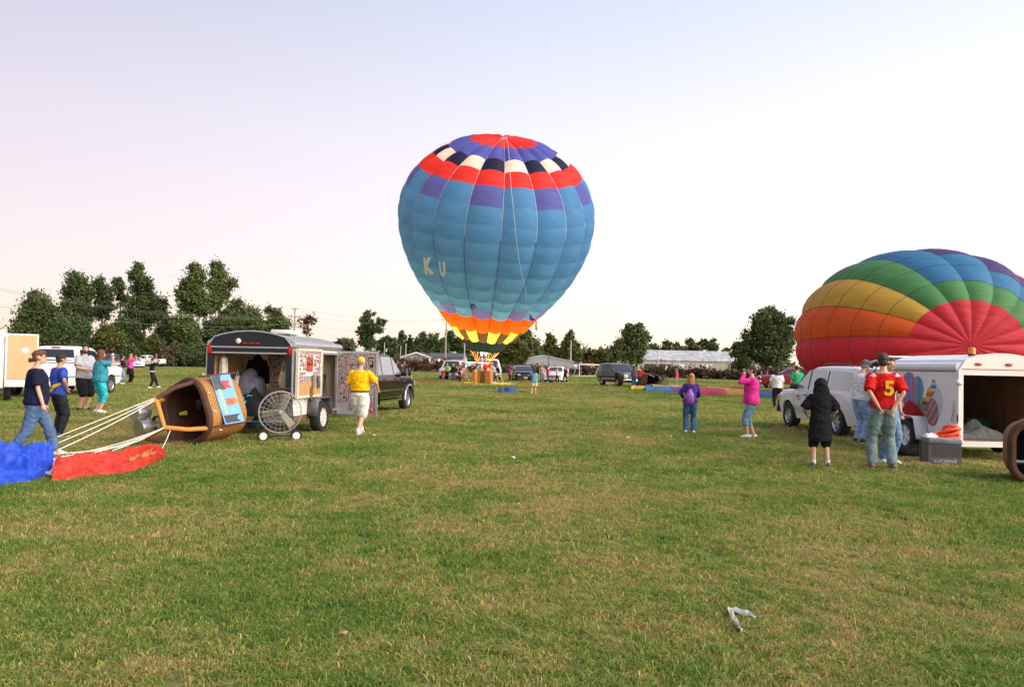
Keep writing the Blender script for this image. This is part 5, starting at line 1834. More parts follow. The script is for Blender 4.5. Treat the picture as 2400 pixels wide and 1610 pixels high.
# a flatbed with equipment right of it
g = G(373, 859.5)
fb = thing('flatbed_trailer', 'small dark flatbed trailer with equipment beside the far white pickup', 'trailer', g, R(85))
obj('deck', MB().box((0, 0, .62), (1.6, 3.2, .10)), PLASTIC, fb, False)
for s in (-1, 1):
    add_wheel(fb, s * .8, 0, .32, .2)
obj('rail', MB().tube([(-.75, -1.5, .67), (-.75, -1.5, 1.1), (.75, -1.5, 1.1), (.75, -1.5, .67)], .03, 6), PLASTIC, fb)
obj('tongue', MB().tube([(0, 1.6, .55), (0, 2.6, .5)], .05, 6), PLASTIC, fb)
ql = thing('equipment_box', 'red equipment box standing on the dark flatbed trailer', 'box', (g.x - .3, g.y, .67), R(85))
obj('box', MB().rbox((0, 0, .22), (.7, 1.0, .44), .04), mat('red_paint', (0.5, 0.03, 0.02), 0.5), ql)
obj('lid', MB().rbox((0, 0, .47), (.74, 1.04, .06), .02), mat('red_paint', (0.5, 0.03, 0.02), 0.5), ql)
# two far vehicles beyond the hedge by the house
g = at(1096, 851, 150)
make_suv('van', 'far white van beside the grey house, right of the scrub hedge', (g.x, 150, 0), R(110), 4.8, 1.95, 1.95, 1.1, paint('van_white', (0.7, 0.7, 0.69)), cat='van', van=True)
g = at(1115, 852, 150)
make_sedan('sedan', 'far white car beyond the hedge between house and balloon', (g.x, 149, 0), R(120), 4.6, 1.8, 1.45, 1.0, paint('far_white', (0.66, 0.66, 0.65)))
# ================================================================ TRAILERS AND GEAR
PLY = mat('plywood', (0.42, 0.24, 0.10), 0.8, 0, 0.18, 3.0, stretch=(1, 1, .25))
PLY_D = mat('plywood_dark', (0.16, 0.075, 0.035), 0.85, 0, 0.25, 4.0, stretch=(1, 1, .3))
ALU = mat('aluminium_trim', (0.55, 0.55, 0.56), 0.32, 0.8, 0.1)
TWHITE = mat('trailer_white', (0.70, 0.68, 0.63), 0.45, 0, 0.06, 2.0)
NAVYP = mat('trailer_navy', (0.010, 0.012, 0.022), 0.4, 0, 0.1)
MARK_R = mat('marker_red', (0.42, 0.010, 0.010), 0.25)
def photo_material():
    m = bpy.data.materials.new('photo_print')
    nt, p = nodes_of(m)
    oi = nt.nodes.new('ShaderNodeObjectInfo')
    tc = nt.nodes.new('ShaderNodeTexCoord')
    ad = nt.nodes.new('ShaderNodeVectorMath')
    ad.operation = 'ADD'
    mu = nt.nodes.new('ShaderNodeMath')
    mu.operation = 'MULTIPLY'
    mu.inputs[1].default_value = 57.0
    nt.links.new(oi.outputs['Random'], mu.inputs[0])
    nt.links.new(tc.outputs['Object'], ad.inputs[0])
    nt.links.new(mu.outputs[0], ad.inputs[1])
    vo = nt.nodes.new('ShaderNodeTexNoise')
    vo.inputs['Scale'].default_value = 17.0
    vo.inputs['Detail'].default_value = 2.0
    nt.links.new(ad.outputs[0], vo.inputs['Vector'])
    rp = nt.nodes.new('ShaderNodeValToRGB')
    rp.color_ramp.interpolation = 'CONSTANT'
    el = rp.color_ramp.elements
    cols = [(0.0, (0.03, 0.03, 0.05)), (0.40, (0.08, 0.12, 0.26)), (0.44, (0.42, 0.24, 0.16)), (0.475, (0.66, 0.64, 0.60)), (0.515, (0.06, 0.06, 0.08)), (0.555, (0.46, 0.05, 0.04)), (0.63, (0.55, 0.42, 0.30))]
    el[0].color = (*cols[0][1], 1)
    el[1].position = cols[1][0]
    el[1].color = (*cols[1][1], 1)
    for ps, cc in cols[2:]:
        e = el.new(ps)
        e.color = (*cc, 1)
    nt.links.new(vo.outputs[0], rp.inputs[0])
    nt.links.new(rp.outputs[0], p.inputs['Base Color'])
    p.inputs['Roughness'].default_value = 0.35
    return m
PHOTO = photo_material()
def print_mesh(w, h, border=.006):
    mb = MB()
    mb.box((0, 0, 0), (w, .003, h))
    mb.cur = 1
    mb.box((0, -.0025, 0), (w - 2 * border, .003, h - 2 * border))
    me = mb.mesh('photo')
    me.materials.append(mat('photo_paper', (0.66, 0.65, 0.62), 0.5))
    me.materials.append(PHOTO)
    return me
PRINTS = [print_mesh(.098, .070), print_mesh(.074, .090, .001), print_mesh(.102, .080, .001), print_mesh(.090, .068, .001)]
def photo_board(parent, x0, x1, z0, z1, y, seed, skip=lambda x, z: False, rotz=0.0, name='photo', limit=150):
    """photos pinned on a board whose face looks along -Y of the parent"""
    rr = random.Random(seed)
    z = z1
    n = 0
    while z > z0 and n < limit:
        x = x0 + rr.uniform(0, .02)
        while x < x1 and n < limit:
            me = rr.choice(PRINTS)
            if not skip(x, z) and rr.random() < .93:
                inst(name, me, parent, (x + .045, y - .003 - .002 * rr.random(), z - .04), (0, R(rr.uniform(-4, 4)), 0))
                n += 1
            x += rr.uniform(.086, .105)
        z -= rr.uniform(.083, .097)
def arch_poly(w, z_side, z_peak, n=10, drop=.10):
    """half-cylinder-cornered trailer roof outline from left to right"""
    pts = []
    for k in range(n + 1):
        t = -1 + 2 * k / n
        e = max(0.0, abs(t) - .80) / .20
        pts.append((t * w / 2, z_side + (z_peak - z_side) * (1 - t * t * .55) - (z_peak - z_side) * .45 * e ** 2 + 0.0))
    return pts
def roof_shell(root, w, L, zs, zp, m, th=.03, over=.02):
    ou = arch_poly(w + .02, zs, zp)
    inn = [(x * .97, z - th) for x, z in ou]
    mb = MB()
    n = len(ou)
    vs = [(x, y, z) for y in (-over, L + over) for x, z in ou] + [(x, y, z) for y in (-over, L + over) for x, z in inn]
    fs4 = []
    for k in range(n - 1):
        fs4 += [(k, k + 1, n + k + 1, n + k), (2 * n + k, 3 * n + k, 3 * n + k + 1, 2 * n + k + 1), (k, 2 * n + k, 2 * n + k + 1, k + 1), (n + k, n + k + 1, 3 * n + k + 1, 3 * n + k)]
    fs4 += [(0, n, 3 * n, 2 * n), (n - 1, 3 * n - 1, 4 * n - 1, 2 * n - 1)]
    mb.add(vs, fs4)
    return obj('roof', mb, m, root, True, 35)

# ---------------------------------------------------------------- left trailer, open at the back, hung with photographs
A_ = at(684, 900, 16.3)
A_.z = 0
F_ = at(790, 900, 18.9)
hd = heading_of(A_, F_)
fw_ = Vector((-math.sin(hd), math.cos(hd), 0))
rt_ = Vector((math.cos(hd), math.sin(hd), 0))
TW, TL, TZ0, TZS, TZP = 1.86, 2.78, .42, 1.84, 2.16
org = Vector((A_.x, A_.y, 0)) - rt_ * (TW / 2)
T1 = thing('cargo_trailer', 'black-edged cargo trailer open at the back, its doors and inside covered with photographs', 'trailer', org, hd)
hwid = TW / 2
obj('floor', MB().box((0, TL / 2, TZ0 - .05), (TW - .02, TL, .10)), PLY_D, T1, False)
obj('side_wall', MB().box((-hwid + .02, TL / 2, (TZ0 + TZS) / 2), (.04, TL, TZS - TZ0)), TWHITE, T1, False)
obj('wall_lining', MB().box((-hwid + .05, TL / 2, (TZ0 + TZS) / 2), (.015, TL - .1, TZS - TZ0 - .02)), PLY, T1, False)
# right side wall around the door opening
D0, D1, DZ0, DZ1 = 1.62, 2.56, .46, 1.74
rw_ = obj('side_wall', MB().box((hwid - .02, D0 / 2, (TZ0 + TZS) / 2), (.04, D0, TZS - TZ0)), TWHITE, T1, False)
obj('side_wall', MB().box((hwid - .02, (D1 + TL) / 2, (TZ0 + TZS) / 2), (.04, TL - D1, TZS - TZ0)), TWHITE, T1, False)
obj('side_wall', MB().box((hwid - .02, (D0 + D1) / 2, (DZ1 + TZS) / 2), (.038, D1 - D0, TZS - DZ1)), TWHITE, T1, False)
obj('wall_lining', MB().box((hwid - .05, D0 / 2 + .05, (TZ0 + TZS) / 2), (.015, D0 - .12, TZS - TZ0 - .02)), mat('lining_grey', (0.30, 0.29, 0.27), 0.8), T1, False)
df = MB()
for y in (D0, D1):
    df.box((hwid + .004, y, (DZ0 + DZ1) / 2), (.05, .05, DZ1 - DZ0 + .06))
df.box((hwid + .004, (D0 + D1) / 2, DZ1 + .02), (.052, D1 - D0, .05))
df.box((hwid + .004, (D0 + D1) / 2, DZ0 - .02), (.052, D1 - D0, .05))
obj('door_frame', df, ALU, T1, False)
fwall = obj('front_wall', MB().box((0, TL - .02, (TZ0 + TZS) / 2), (TW - .08, .04, TZS - TZ0)), mat('board_beige', (0.40, 0.32, 0.21), 0.8), T1, False)
photo_board(fwall, -.86, -.20, .62, 1.72, TL - .045, 3, limit=75)
lb_ = bpy.data.objects.new('photo_wall', None)
COL.objects.link(lb_)
lb_.parent = T1
lb_.location = (-hwid + .062, 0, 0)
lb_.rotation_euler = (0, 0, R(90))
photo_board(lb_, 1.35, 2.55, .70, 1.66, -.003, 17, limit=100)
for q in range(3):
    obj('shelf_box', MB().rbox((-.30 + .34 * q, -.16, TZ0 + .16 + .03 * q), (.30, .26, .28 + .06 * q), .015), (PLY_D, BLACKM, PLY)[q], lb_).location = (1.2, 0, 0)
photo_board(rw_, 0, 0, 0, 0, 0, 1, limit=0)
roof_shell(T1, TW, TL, TZS - .01, TZP, mat('roof_aluminium', (0.26, 0.27, 0.28), 0.45, 0.4, 0.15, 3.0))
obj('roof_edge', MB().tube([(hwid - .03, y, TZS + .075) for y in (0, TL * .5, TL)], .085, 10), ALU, T1)
obj('roof_edge', MB().tube([(-hwid + .03, y, TZS + .075) for y in (0, TL * .5, TL)], .085, 10), ALU, T1)
rv = obj('roof_vent', MB().rbox((.15, 1.35, TZP + .06), (.50, .50, .10), .03), TWHITE, T1)
# dark rear frame with arched header
ou = arch_poly(TW + .03, TZS + .02, TZP + .015, 12)
mb = MB()
mb.prism(ou + [(TW / 2 + .01, TZS - .10), (-TW / 2 - .01, TZS - .10)], -.05, .05, 'XZ')
hdr = obj('rear_header', mb, NAVYP, T1, False)
obj('header_trim', MB().tube([(x, -.055, z + .008) for x, z in ou], .017, 6), ALU, hdr)
obj('header_rail', MB().box((0, -.057, TZS + .005), (TW - .1, .02, .03)), ALU, hdr, False)
obj('door_track', MB().box((0, -.055, TZS - .115), (TW - .2, .03, .03)), ALU, hdr, False)
for k in (-.10, .04, .18):
    obj('marker_lamp', MB().rbox((k, -.068, TZS + .085), (.10, .03, .035), .01), MARK_R, hdr)
obj('reverse_lamp', MB().ell((-.24, -.085, TZS + .13), (.06, .04, .06), 12, 8), mat('lamp_cream', (0.6, 0.56, 0.45), 0.3), hdr)
for s in (-1, 1):
    ps = obj('rear_post', MB().box((s * (hwid - .045), -.01, (TZ0 + TZS) / 2 - .05), (.13, .09, TZS - TZ0 - .02)), NAVYP, T1, False)
    obj('post_trim', MB().box((s * (hwid + .022), -.03, (TZ0 + TZS) / 2), (.02, .06, TZS - TZ0)), ALU, ps, False)
    obj('tail_lamp', MB().rbox((s * (hwid - .04), -.065, TZS - .05), (.08, .03, .19), .012), MARK_R, ps)
    obj('lower_lamp', MB().ell((s * (hwid - .05), -.065, TZ0 + .42), (.045, .02, .07), 10, 8), MARK_R, ps)
obj('rear_sill', MB().box((0, -.03, TZ0 - .06), (TW, .08, .12)), ALU, T1, False)
obj('ceiling_lamp', MB().box((.02, .55, TZS - .02), (.55, .06, .03)), mat('lamp_strip', (0.6, 0.6, 0.6), 0.4), T1, False)
# wheels, fender, chassis
WRIM = mat('white_rim', (0.70, 0.68, 0.64), 0.4)
for s in (-1, 1):
    add_wheel(T1, s * (hwid + .12), 1.25, .345, .21, WRIM, 8)
    fd = MB()
    fd.grid(lambda u, v: (s * (hwid + .01 + .25 * v), 1.25 - .44 * math.cos(PI * u), min(.78, .38 + .50 * math.sin(PI * u) ** .5)), 12, 2)
    fo = obj('fender', fd, mat('fender_grey', (0.10, 0.10, 0.105), 0.5), T1)
    md = fo.modifiers.new('thick', 'SOLIDIFY')
    md.thickness = .02
obj('axle', MB().tube([(-hwid, 1.25, .345), (hwid, 1.25, .345)], .035, 8), BLACKM, T1)
obj('tongue', MB().tube([(0, TL, .40), (0, TL + 1.1, .42)], .05, 8), BLACKM, T1)
obj('rear_step', MB().tube([(-.75, -.10, .30), (.75, -.10, .30)], .022, 6), ALU, T1)
# rear door folded back along the right side, carrying photographs
fdr = bpy.data.objects.new('folded_door', None)
COL.objects.link(fdr)
fdr.parent = T1
fdr.location = (hwid + .06, .02, 0)
fdr.rotation_euler = (0, 0, R(90))          # its face looks to the right of the trailer
obj('panel', MB().box((.66, -.02, 1.32), (1.30, .035, 1.04)), TWHITE, fdr, False)
bd_ = obj('wood_board', MB().box((.66, -.042, .98), (1.18, .012, .32)), PLY, fdr, False)
fm = MB()
fm.box((.66, -.045, 1.82), (1.30, .03, .05)).box((.66, -.045, .82), (1.30, .03, .05)).box((.03, -.045, 1.32), (.05, .03, .95)).box((1.29, -.045, 1.32), (.05, .03, .95))
obj('frame', fm, mat('cream_frame', (0.62, 0.55, 0.42), 0.5), fdr, False)
photo_board(fdr, .09, 1.18, 1.17, 1.80, -.040, 5, lambda x, z: .42 < x < .84 and 1.30 < z < 1.68, limit=90)
sg = obj('warning_sign', MB().box((.66, -.045, 1.50), (.32, .006, .30)), mat('sign_black', (0.012, 0.012, 0.012), 0.5), fdr, False)
obj('sign_red_field', MB().box((.66, -.049, 1.425), (.29, .004, .13)), mat('sign_red', (0.62, 0.045, 0.02), 0.5), sg, False)
tm = text_mesh('NO', .15, .001, True)
to = inst('lettering', tm, sg, (.66, -.050, 1.575), (R(90), 0, 0))
tm.materials.append(mat('sign_orange', (0.70, 0.08, 0.02), 0.5))
# side door swung out square to the trailer, photographs on its inner face
sdr = bpy.data.objects.new('side_door', None)
COL.objects.link(sdr)
sdr.parent = T1
sdr.location = (hwid + .03, D1 + .03, 0)
sdr.rotation_euler = (0, 0, R(-4))
obj('panel', MB().box((.50, .0, 1.06), (.96, .035, 1.46)), mat('door_inner', (0.30, 0.31, 0.34), 0.5), sdr, False)
fm = MB()
fm.box((.50, -.01, 1.81), (1.02, .06, .05)).box((.50, -.01, .31), (1.02, .06, .05)).box((1.0, -.01, 1.06), (.05, .06, 1.48)).box((.01, -.01, 1.06), (.04, .06, 1.48))
obj('frame', fm, ALU, sdr, False)
photo_board(sdr, .04, .90, .46, 1.78, -.021, 8, lambda x, z: x < .3 and z < .62, limit=135)
obj('notice', MB().box((.86, -.024, .50), (.13, .006, .26)), mat('sign_red', (0.6, 0.03, 0.02), 0.5), sdr, False)
obj('notice', MB().box((.84, -.024, 1.58), (.13, .006, .26)), mat('sign_black', (0.012, 0.012, 0.012), 0.5), sdr, False)
def in_t1(x, y, z):
    return T1.matrix_basis @ Vector((x, y, z))
def w_t1(name, label, cat, p, extra=0.0):
    q = org + rt_ * p[0] + fw_ * p[1]
    return thing(name, label, cat, (q.x, q.y, p[2]), hd + extra)
def soft(name, mb, m, parent, lv=1, amp=.012, sc=6.0):
    """rounded and rumpled cloth: subdivide, then push along normals by noise"""
    me = mb.mesh(name)
    bm = bmesh.new()
    bm.from_mesh(me)
    bmesh.ops.subdivide_edges(bm, edges=bm.edges, cuts=lv, use_grid_fill=True)
    bmesh.ops.smooth_vert(bm, verts=bm.verts, factor=.5, use_axis_x=True, use_axis_y=True, use_axis_z=True)
    bm.normal_update()
    for v in bm.verts:
        v.co += v.normal * amp * noise.fractal(v.co * sc, 1.0, 2.0, 3)
    bm.to_mesh(me)
    bm.free()
    return obj(name, me, m, parent, True, 80)
CANVAS = cloth('canvas', (0.55, 0.45, 0.30))
TOWEL = cloth('towel_white', (0.68, 0.64, 0.55))
# hanging things inside
for (lb, x, y, z0, z1, wd) in (('long white towel hanging at the left inside the photo trailer', -.70, .20, 1.12, 1.62, .20), ('short white towel hanging on the plywood wall of the trailer', -.56, .55, .80, 1.22, .17)):
    t = w_t1('towel', lb, 'towel', (x, y, z0))
    mb = MB()
    mb.grid(lambda u, v: ((u - .5) * wd * (1 - .25 * v ** 3), .03 * math.sin(u * 9) - .01, (z1 - z0) * v), 8, 8)
    o = obj('cloth', mb, TOWEL, t)
    md = o.modifiers.new('thick', 'SOLIDIFY')
    md.thickness = .03
    obj('loop', MB().tube([(-.03, 0, z1 - z0), (0, 0, z1 - z0 + .12), (.03, 0, z1 - z0)], .008, 5), TOWEL, t)
t = w_t1('jacket', 'black jacket hanging inside the photo trailer above the grey sack', 'jacket', (-.42, 1.2, 1.0))
mb = MB()
mb.tube([(0, 0, 0), (0, 0, .2), (0, 0, .5), (0, 0, .64), (0, 0, .70)], [(.22, .10), (.21, .11), (.19, .10), (.10, .07), (.05, .04)], 14, side=(1, 0, 0))
soft('jacket_body', mb, cloth('black', (0.012, 0.012, 0.013)), t, 1, .02, 5)
for s in (-1, 1):
    soft('sleeve', MB().tube([(s * .15, 0, .58), (s * .23, .0, .35), (s * .25, -.02, .02)], [.065, .06, .05], 8), MATS['cloth_black'], t, 1, .01)
t = w_t1('tote_bag', 'cream canvas bag hanging at the right inside the photo trailer', 'bag', (.62, .25, 1.0))
mb = MB()
mb.tube([(0, 0, 0), (0, 0, .10), (0, 0, .24), (0, 0, .36)], [(.07, .04), (.10, .06), (.085, .05), (.05, .02)], 12, side=(1, 0, 0))
soft('bag_body', mb, CANVAS, t, 1, .012)
obj('strap', MB().tube([(-.04, 0, .34), (-.01, 0, .52), (.02, 0, .58), (.04, 0, .52), (.045, 0, .34)], .014, 6), CANVAS, t)
t = w_t1('envelope_sack', 'big grey sack strapped round the middle inside the photo trailer', 'sack', (-.33, .72, TZ0))
mb = MB()
mb.tube([(0, 0, 0), (0, 0, .12), (.01, 0, .32), (.0, 0, .38), (.01, 0, .55), (-.01, 0, .74), (0, 0, .86), (.08, 0, .93)], [(.30, .26), (.36, .30), (.33, .29), (.315, .28), (.34, .29), (.29, .25), (.17, .15), (.06, .05)], 18, side=(1, 0, 0))
soft('sack_body', mb, cloth('sack_grey', (0.16, 0.17, 0.20)), t, 1, .035, 5)
obj('strap', MB().tube([(.335 * math.cos(a * PI / 12), .30 * math.sin(a * PI / 12), .36) for a in range(24)], .012, 6, closed=True), BLACKM, t)
t = w_t1('folded_cover', 'black and teal cover heaped over the trailer tail beside the fan', 'cover', (-.02, .12, TZ0))
def heap(w, d, h, seed, n=18, sharp=.6):
    def f(u, v):
        a, b = 2 * u - 1, 2 * v - 1
        e = max(0.0, 1 - a * a) ** sharp * max(0.0, 1 - b * b) ** sharp
        k = noise.fractal(Vector((a * 1.8 + seed, b * 1.8, seed)), 1, 2, 3)
        return (a * w / 2, b * d / 2, max(0.004, h * e * (1 + .45 * k)))
    return f
mb = MB()
mb.grid(heap(.85, .80, .42, 4.2), 20, 18)
o = obj('black_cloth', mb, cloth('black', (0.012, 0.012, 0.013)), t)
mb = MB()
fcov = heap(.85, .80, .42, 4.2)
for a0, a1, b0, b1 in ((.05, .55, .08, .20), (.12, .62, .28, .37), (.02, .38, .42, .5)):
    mb.grid(lambda u, v: tuple(Vector(fcov(a0 + (a1 - a0) * u, b0 + (b1 - b0) * v + .05 * math.sin(u * 5))) + Vector((0, -.012, .014))), 12, 3)
obj('teal_band', mb, cloth('teal', (0.10, 0.34, 0.38)), o)
# lower flap of the cover hanging over the sill
mb = MB()
mb.grid(lambda u, v: (-.30 + .75 * u, -.13 - .10 * v - .03 * math.sin(u * 11), .10 - .34 * v), 14, 6)
o2 = obj('hanging_flap', mb, cloth('dark_teal', (0.015, 0.055, 0.065)), t)
md = o2.modifiers.new('thick', 'SOLIDIFY')
md.thickness = .03
# gloves hung on the folded door
def glove(label, x, z, m, tilt):
    q = org + rt_ * (hwid + .13) + fw_ * x
    g_ = thing('work_glove', label, 'glove', (q.x, q.y, z), hd + R(90), 'gloves hung on the trailer door')
    g_.rotation_euler = (0, R(tilt), hd + R(90))
    mb = MB()
    mb.tube([(0, 0, .16), (0, 0, .06), (0, 0, -.02)], [(.045, .025), (.05, .03), (.052, .03)], 10, side=(1, 0, 0))
    for k, ln in enumerate((.08, .10, .095, .07)):
        mb.tube([((k - 1.5) * .025, 0, -.01), ((k - 1.5) * .028, -.012, -.02 - ln)], [.014, .011], 7)
    mb.tube([(.045, 0, .06), (.075, -.01, .0)], [.016, .012], 7)
    obj('glove', mb, m, g_)
glove('grey work glove hanging at the left of the trailer door board', .84, 1.12, cloth('glove_grey', (0.20, 0.17, 0.15)), 4)
glove('dark grey work glove hanging right of the other grey one', 1.12, 1.10, cloth('glove_dark', (0.10, 0.095, 0.10)), -6)
glove('brown leather glove hanging lowest under the trailer door board', .74, .86, cloth('glove_brown', (0.20, 0.085, 0.03)), 8)
# tools leaning in the side doorway
t = w_t1('broom', 'wooden broom leaning inside the side doorway of the trailer', 'broom', (hwid - .18, D0 + .25, TZ0 + .04))
obj('handle', MB().tube([(0, 0, .22), (.05, .12, 1.05)], .014, 8), PLY, t)
obj('bristles', MB().tube([(0, 0, .24), (-.01, -.01, .12), (-.01, -.02, 0)], [(.03, .03), (.09, .04), (.12, .05)], 12, side=(0, 1, 0)), mat('straw', (0.40, 0.24, 0.08), 0.9), t)
t = w_t1('tripod', 'black folded tripod standing inside the side doorway of the trailer', 'tripod', (hwid - .16, D0 + .62, TZ0))
for k in range(3):
    a = 2 * PI * k / 3
    obj('leg', MB().tube([(.09 * math.cos(a), .09 * math.sin(a), .02), (.02 * math.cos(a), .02 * math.sin(a), .75)], .013, 6), BLACKM, t)
obj('head', MB().rbox((0, 0, .80), (.06, .06, .12), .02), BLACKM, t)

# ---------------------------------------------------------------- fans
def make_fan(label, pos, heading, dia, cage, blade, cart, wheels=True, stand=.30, tilt=0.0, nspoke=18, wire=.0035, group='inflator fans', hub=None):
    t = thing('inflator_fan', label, 'fan', pos, heading, group)
    r_ = dia / 2
    zc_ = stand + r_
    cg = bpy.data.objects.new('cage', None)
    COL.objects.link(cg)
    cg.parent = t
    cg.location = (0, 0, zc_)
    cg.rotation_euler = (R(tilt), 0, 0)
    dp = .16 * dia
    for y, k in ((-dp / 2, 1), (dp / 2, 1), (0, 1.03)):
        obj('hoop', MB().tube([(r_ * k * math.cos(2 * PI * i / 40), y, r_ * k * math.sin(2 * PI * i / 40)) for i in range(40)], wire * 2.6, 6, closed=True), cage, cg)
    for sgn in (-1, 1):
        for q in (.82, .62, .42, .22):
            mb = MB().tube([(r_ * q * math.cos(2 * PI * i / 36), sgn * (dp / 2 + .35 * dp * (1 - q * q)), r_ * q * math.sin(2 * PI * i / 36)) for i in range(36)], wire, 4, closed=True)
            obj('guard_ring', mb, cage, cg)
        for i in range(nspoke):
            a = 2 * PI * i / nspoke
            obj('guard_wire', MB().tube([(r_ * q * math.cos(a), sgn * (dp / 2 + .35 * dp * (1 - q * q)), r_ * q * math.sin(a)) for q in (.06, .5, 1.0)], wire, 4), cage, cg)
    for k in range(3):
        a = R(70 + 120 * k)
        mb = MB()
        mb.grid(lambda u, v: (math.cos(a) * r_ * (.12 + .8 * u) - math.sin(a) * (v - .5) * r_ * (.30 + .12 * u), (v - .5) * .10 * dia, math.sin(a) * r_ * (.12 + .8 * u) + math.cos(a) * (v - .5) * r_ * (.30 + .12 * u)), 6, 4)
        o = obj('blade', mb, blade, cg)
        md = o.modifiers.new('thick', 'SOLIDIFY')
        md.thickness = .012
    obj('hub', MB().lathe([(0, -.09 * dia), (.05 * dia, -.085 * dia), (.075 * dia, -.03 * dia), (.075 * dia, .05 * dia), (0, .05 * dia)], axis='Y', seg=18), hub or ALU, cg)
    obj('motor', MB().rbox((0, .16 * dia, 0), (.24 * dia, .24 * dia, .22 * dia), .03), BLACKM, cg)
    if wheels:
        for s in (-1, 1):
            obj('strut', MB().tube([(s * r_ * .72, -.02, .10), (s * r_ * .74, -.01, stand + r_ * .35)], .014, 6), cart, t)
            wh = bpy.data.objects.new('wheel', None)
            COL.objects.link(wh)
            wh.parent = t
            wh.location = (s * r_ * .78, -.03, .11)
            wh.rotation_euler = (0, 0, R(90))
            obj('tyre', MB().lathe([(.06, -.03), (.105, -.03), (.112, 0), (.105, .03), (.06, .03)], axis='Y', seg=20), TYRE, wh).rotation_euler = (0, 0, R(90))
            obj('rim', MB().lathe([(0, -.03), (.07, -.032), (.075, 0), (.07, .032), (0, .03)], axis='Y', seg=18), WRIM, wh).rotation_euler = (0, 0, R(90))
        obj('axle', MB().tube([(-r_ * .78, -.03, .11), (r_ * .78, -.03, .11)], .014, 6), cart, t)
        obj('handle_frame', MB().tube([(r_ * .80, .02, .12), (r_ * .85, .48, .05), (r_ * .55, .26, zc_ + r_ * .9), (r_ * .50, .22, zc_ + r_ * 1.12), (-r_ * .50, .22, zc_ + r_ * 1.12), (-r_ * .55, .26, zc_ + r_ * .9), (-r_ * .85, .48, .05), (-r_ * .80, .02, .12)], .016, 8), cart, t)
    else:
        for s in (-1, 1):
            obj('foot', MB().tube([(s * r_ * .75, -.25, .03), (s * r_ * .75, .35, .03), (s * r_ * .72, 0, stand + r_ * .4)], .018, 6), cart, t)
    return t
fg = G(655, 1034)
CLEARW = mat('pale_wire', (0.34, 0.34, 0.34), 0.45, 0.4)
make_fan('large caged fan on two small wheels in front of the photo trailer', fg, heading_of(fg, (0, 0)) + PI + R(6), .80, CLEARW, mat('fan_blade_tan', (0.20, 0.175, 0.12), 0.6), BLACKM, True, .17, 0, 24, .0024)
fg = G(1089, 893)
make_fan('tan fan on a red cart among the crowd left of the basket', fg, heading_of(fg, (0, 0)) + PI + R(25), 1.0, mat('tan_wire', (0.36, 0.25, 0.12), 0.6), mat('tan_blade', (0.40, 0.30, 0.16), 0.6), mat('cart_red', (0.45, 0.03, 0.02), 0.5), True, .12, 0, 26, .006)
fg = G(1551, 909.5)
make_fan('black caged fan on the grass beside the tipped basket', fg, heading_of(fg, (0, 0)) + PI + R(-8), .98, BLACKM, mat('blade_wood', (0.30, 0.14, 0.05), 0.6), BLACKM, False, .05, 0, 14, .006)

# ---------------------------------------------------------------- tipped basket in front of the trailer
def lay_matrix(pos, a, upx):
    """local +Z -> a (direction the opening faces), local +X -> as near upx as possible"""
    a = Vector(a).normalized()
    x = (Vector(upx) - a * Vector(upx).dot(a)).normalized()
    y = a.cross(x)
    M = Matrix.Identity(4)
    for i in range(3):
        M[i][0], M[i][1], M[i][2], M[i][3] = x[i], y[i], a[i], pos[i]
    return M
bpx = at(490, 985, 14.95)
a_dir = Vector((-.50, -.85, -.08)).normalized()
NB = thing('balloon_basket', 'tan wicker basket tipped on its side with its opening toward the left', 'basket', (bpx.x, bpx.y, 0))
nw, nd, nh = 1.16, 1.22, .86
Mn = lay_matrix((.16, .36, .63), a_dir, (-.36, .2, 1.0))
basket_parts(NB, nw, nd, nh, .40, WICKER, Mn, .06)
def nb(x, y, z):
    return Mn @ Vector((x, y, z))
# sponsor banner laced to the side that faces the camera
yb = -1 if (Mn.to_3x3() @ Vector((0, -1, 0))).y < 0 else 1
ban = MB()
ban.grid(lambda u, v: nb((u - .5) * .98 + .02, yb * (nd / 2 + .022), .18 + .44 * v), 6, 3)
bo = obj('banner', ban, mat('banner_blue', (0.12, 0.33, 0.66), 0.5, 0, 0.1), NB)
for (u0, u1, v0, v1, nm, cc) in ((.68, .98, .45, .98, 'banner_dark_picture', (0.03, 0.04, 0.05)), (.70, .86, .10, .55, 'banner_red_picture', (0.42, 0.03, 0.04)), (.36, .50, .12, .62, 'banner_orange_picture', (0.50, 0.13, 0.04)), (.02, .17, .1, .95, 'banner_black_picture', (0.02, 0.02, 0.03))):
    mb = MB()
    mb.grid(lambda u, v: nb((u0 + (u1 - u0) * u - .5) * .98 + .02, yb * (nd / 2 + .026), .18 + .44 * (v0 + (v1 - v0) * (v + .25 * math.sin(u * 3 + u0 * 9) * (1 - v)))), 6, 4)
    obj('banner_print', mb, mat(nm, cc, 0.5, 0, .5, 9.0), bo)
for k in range(7):
    mb = MB()
    mb.grid(lambda u, v: nb((.20 + .075 * k + .045 * u - .5) * .98 + .02, yb * (nd / 2 + .027), .18 + .44 * (.70 + .16 * v)), 1, 1)
    obj('banner_letter', mb, mat('banner_yellow', (0.60, 0.45, 0.12), 0.5), bo)
# suede trim lines along the wicker
for xx in (-.48, .50):
    obj('leather_edge', MB().tube([nb(xx, yb * (nd / 2 + .01), .02), nb(xx, yb * (nd / 2 + .012), nh)], .018, 6), SUEDE, NB)
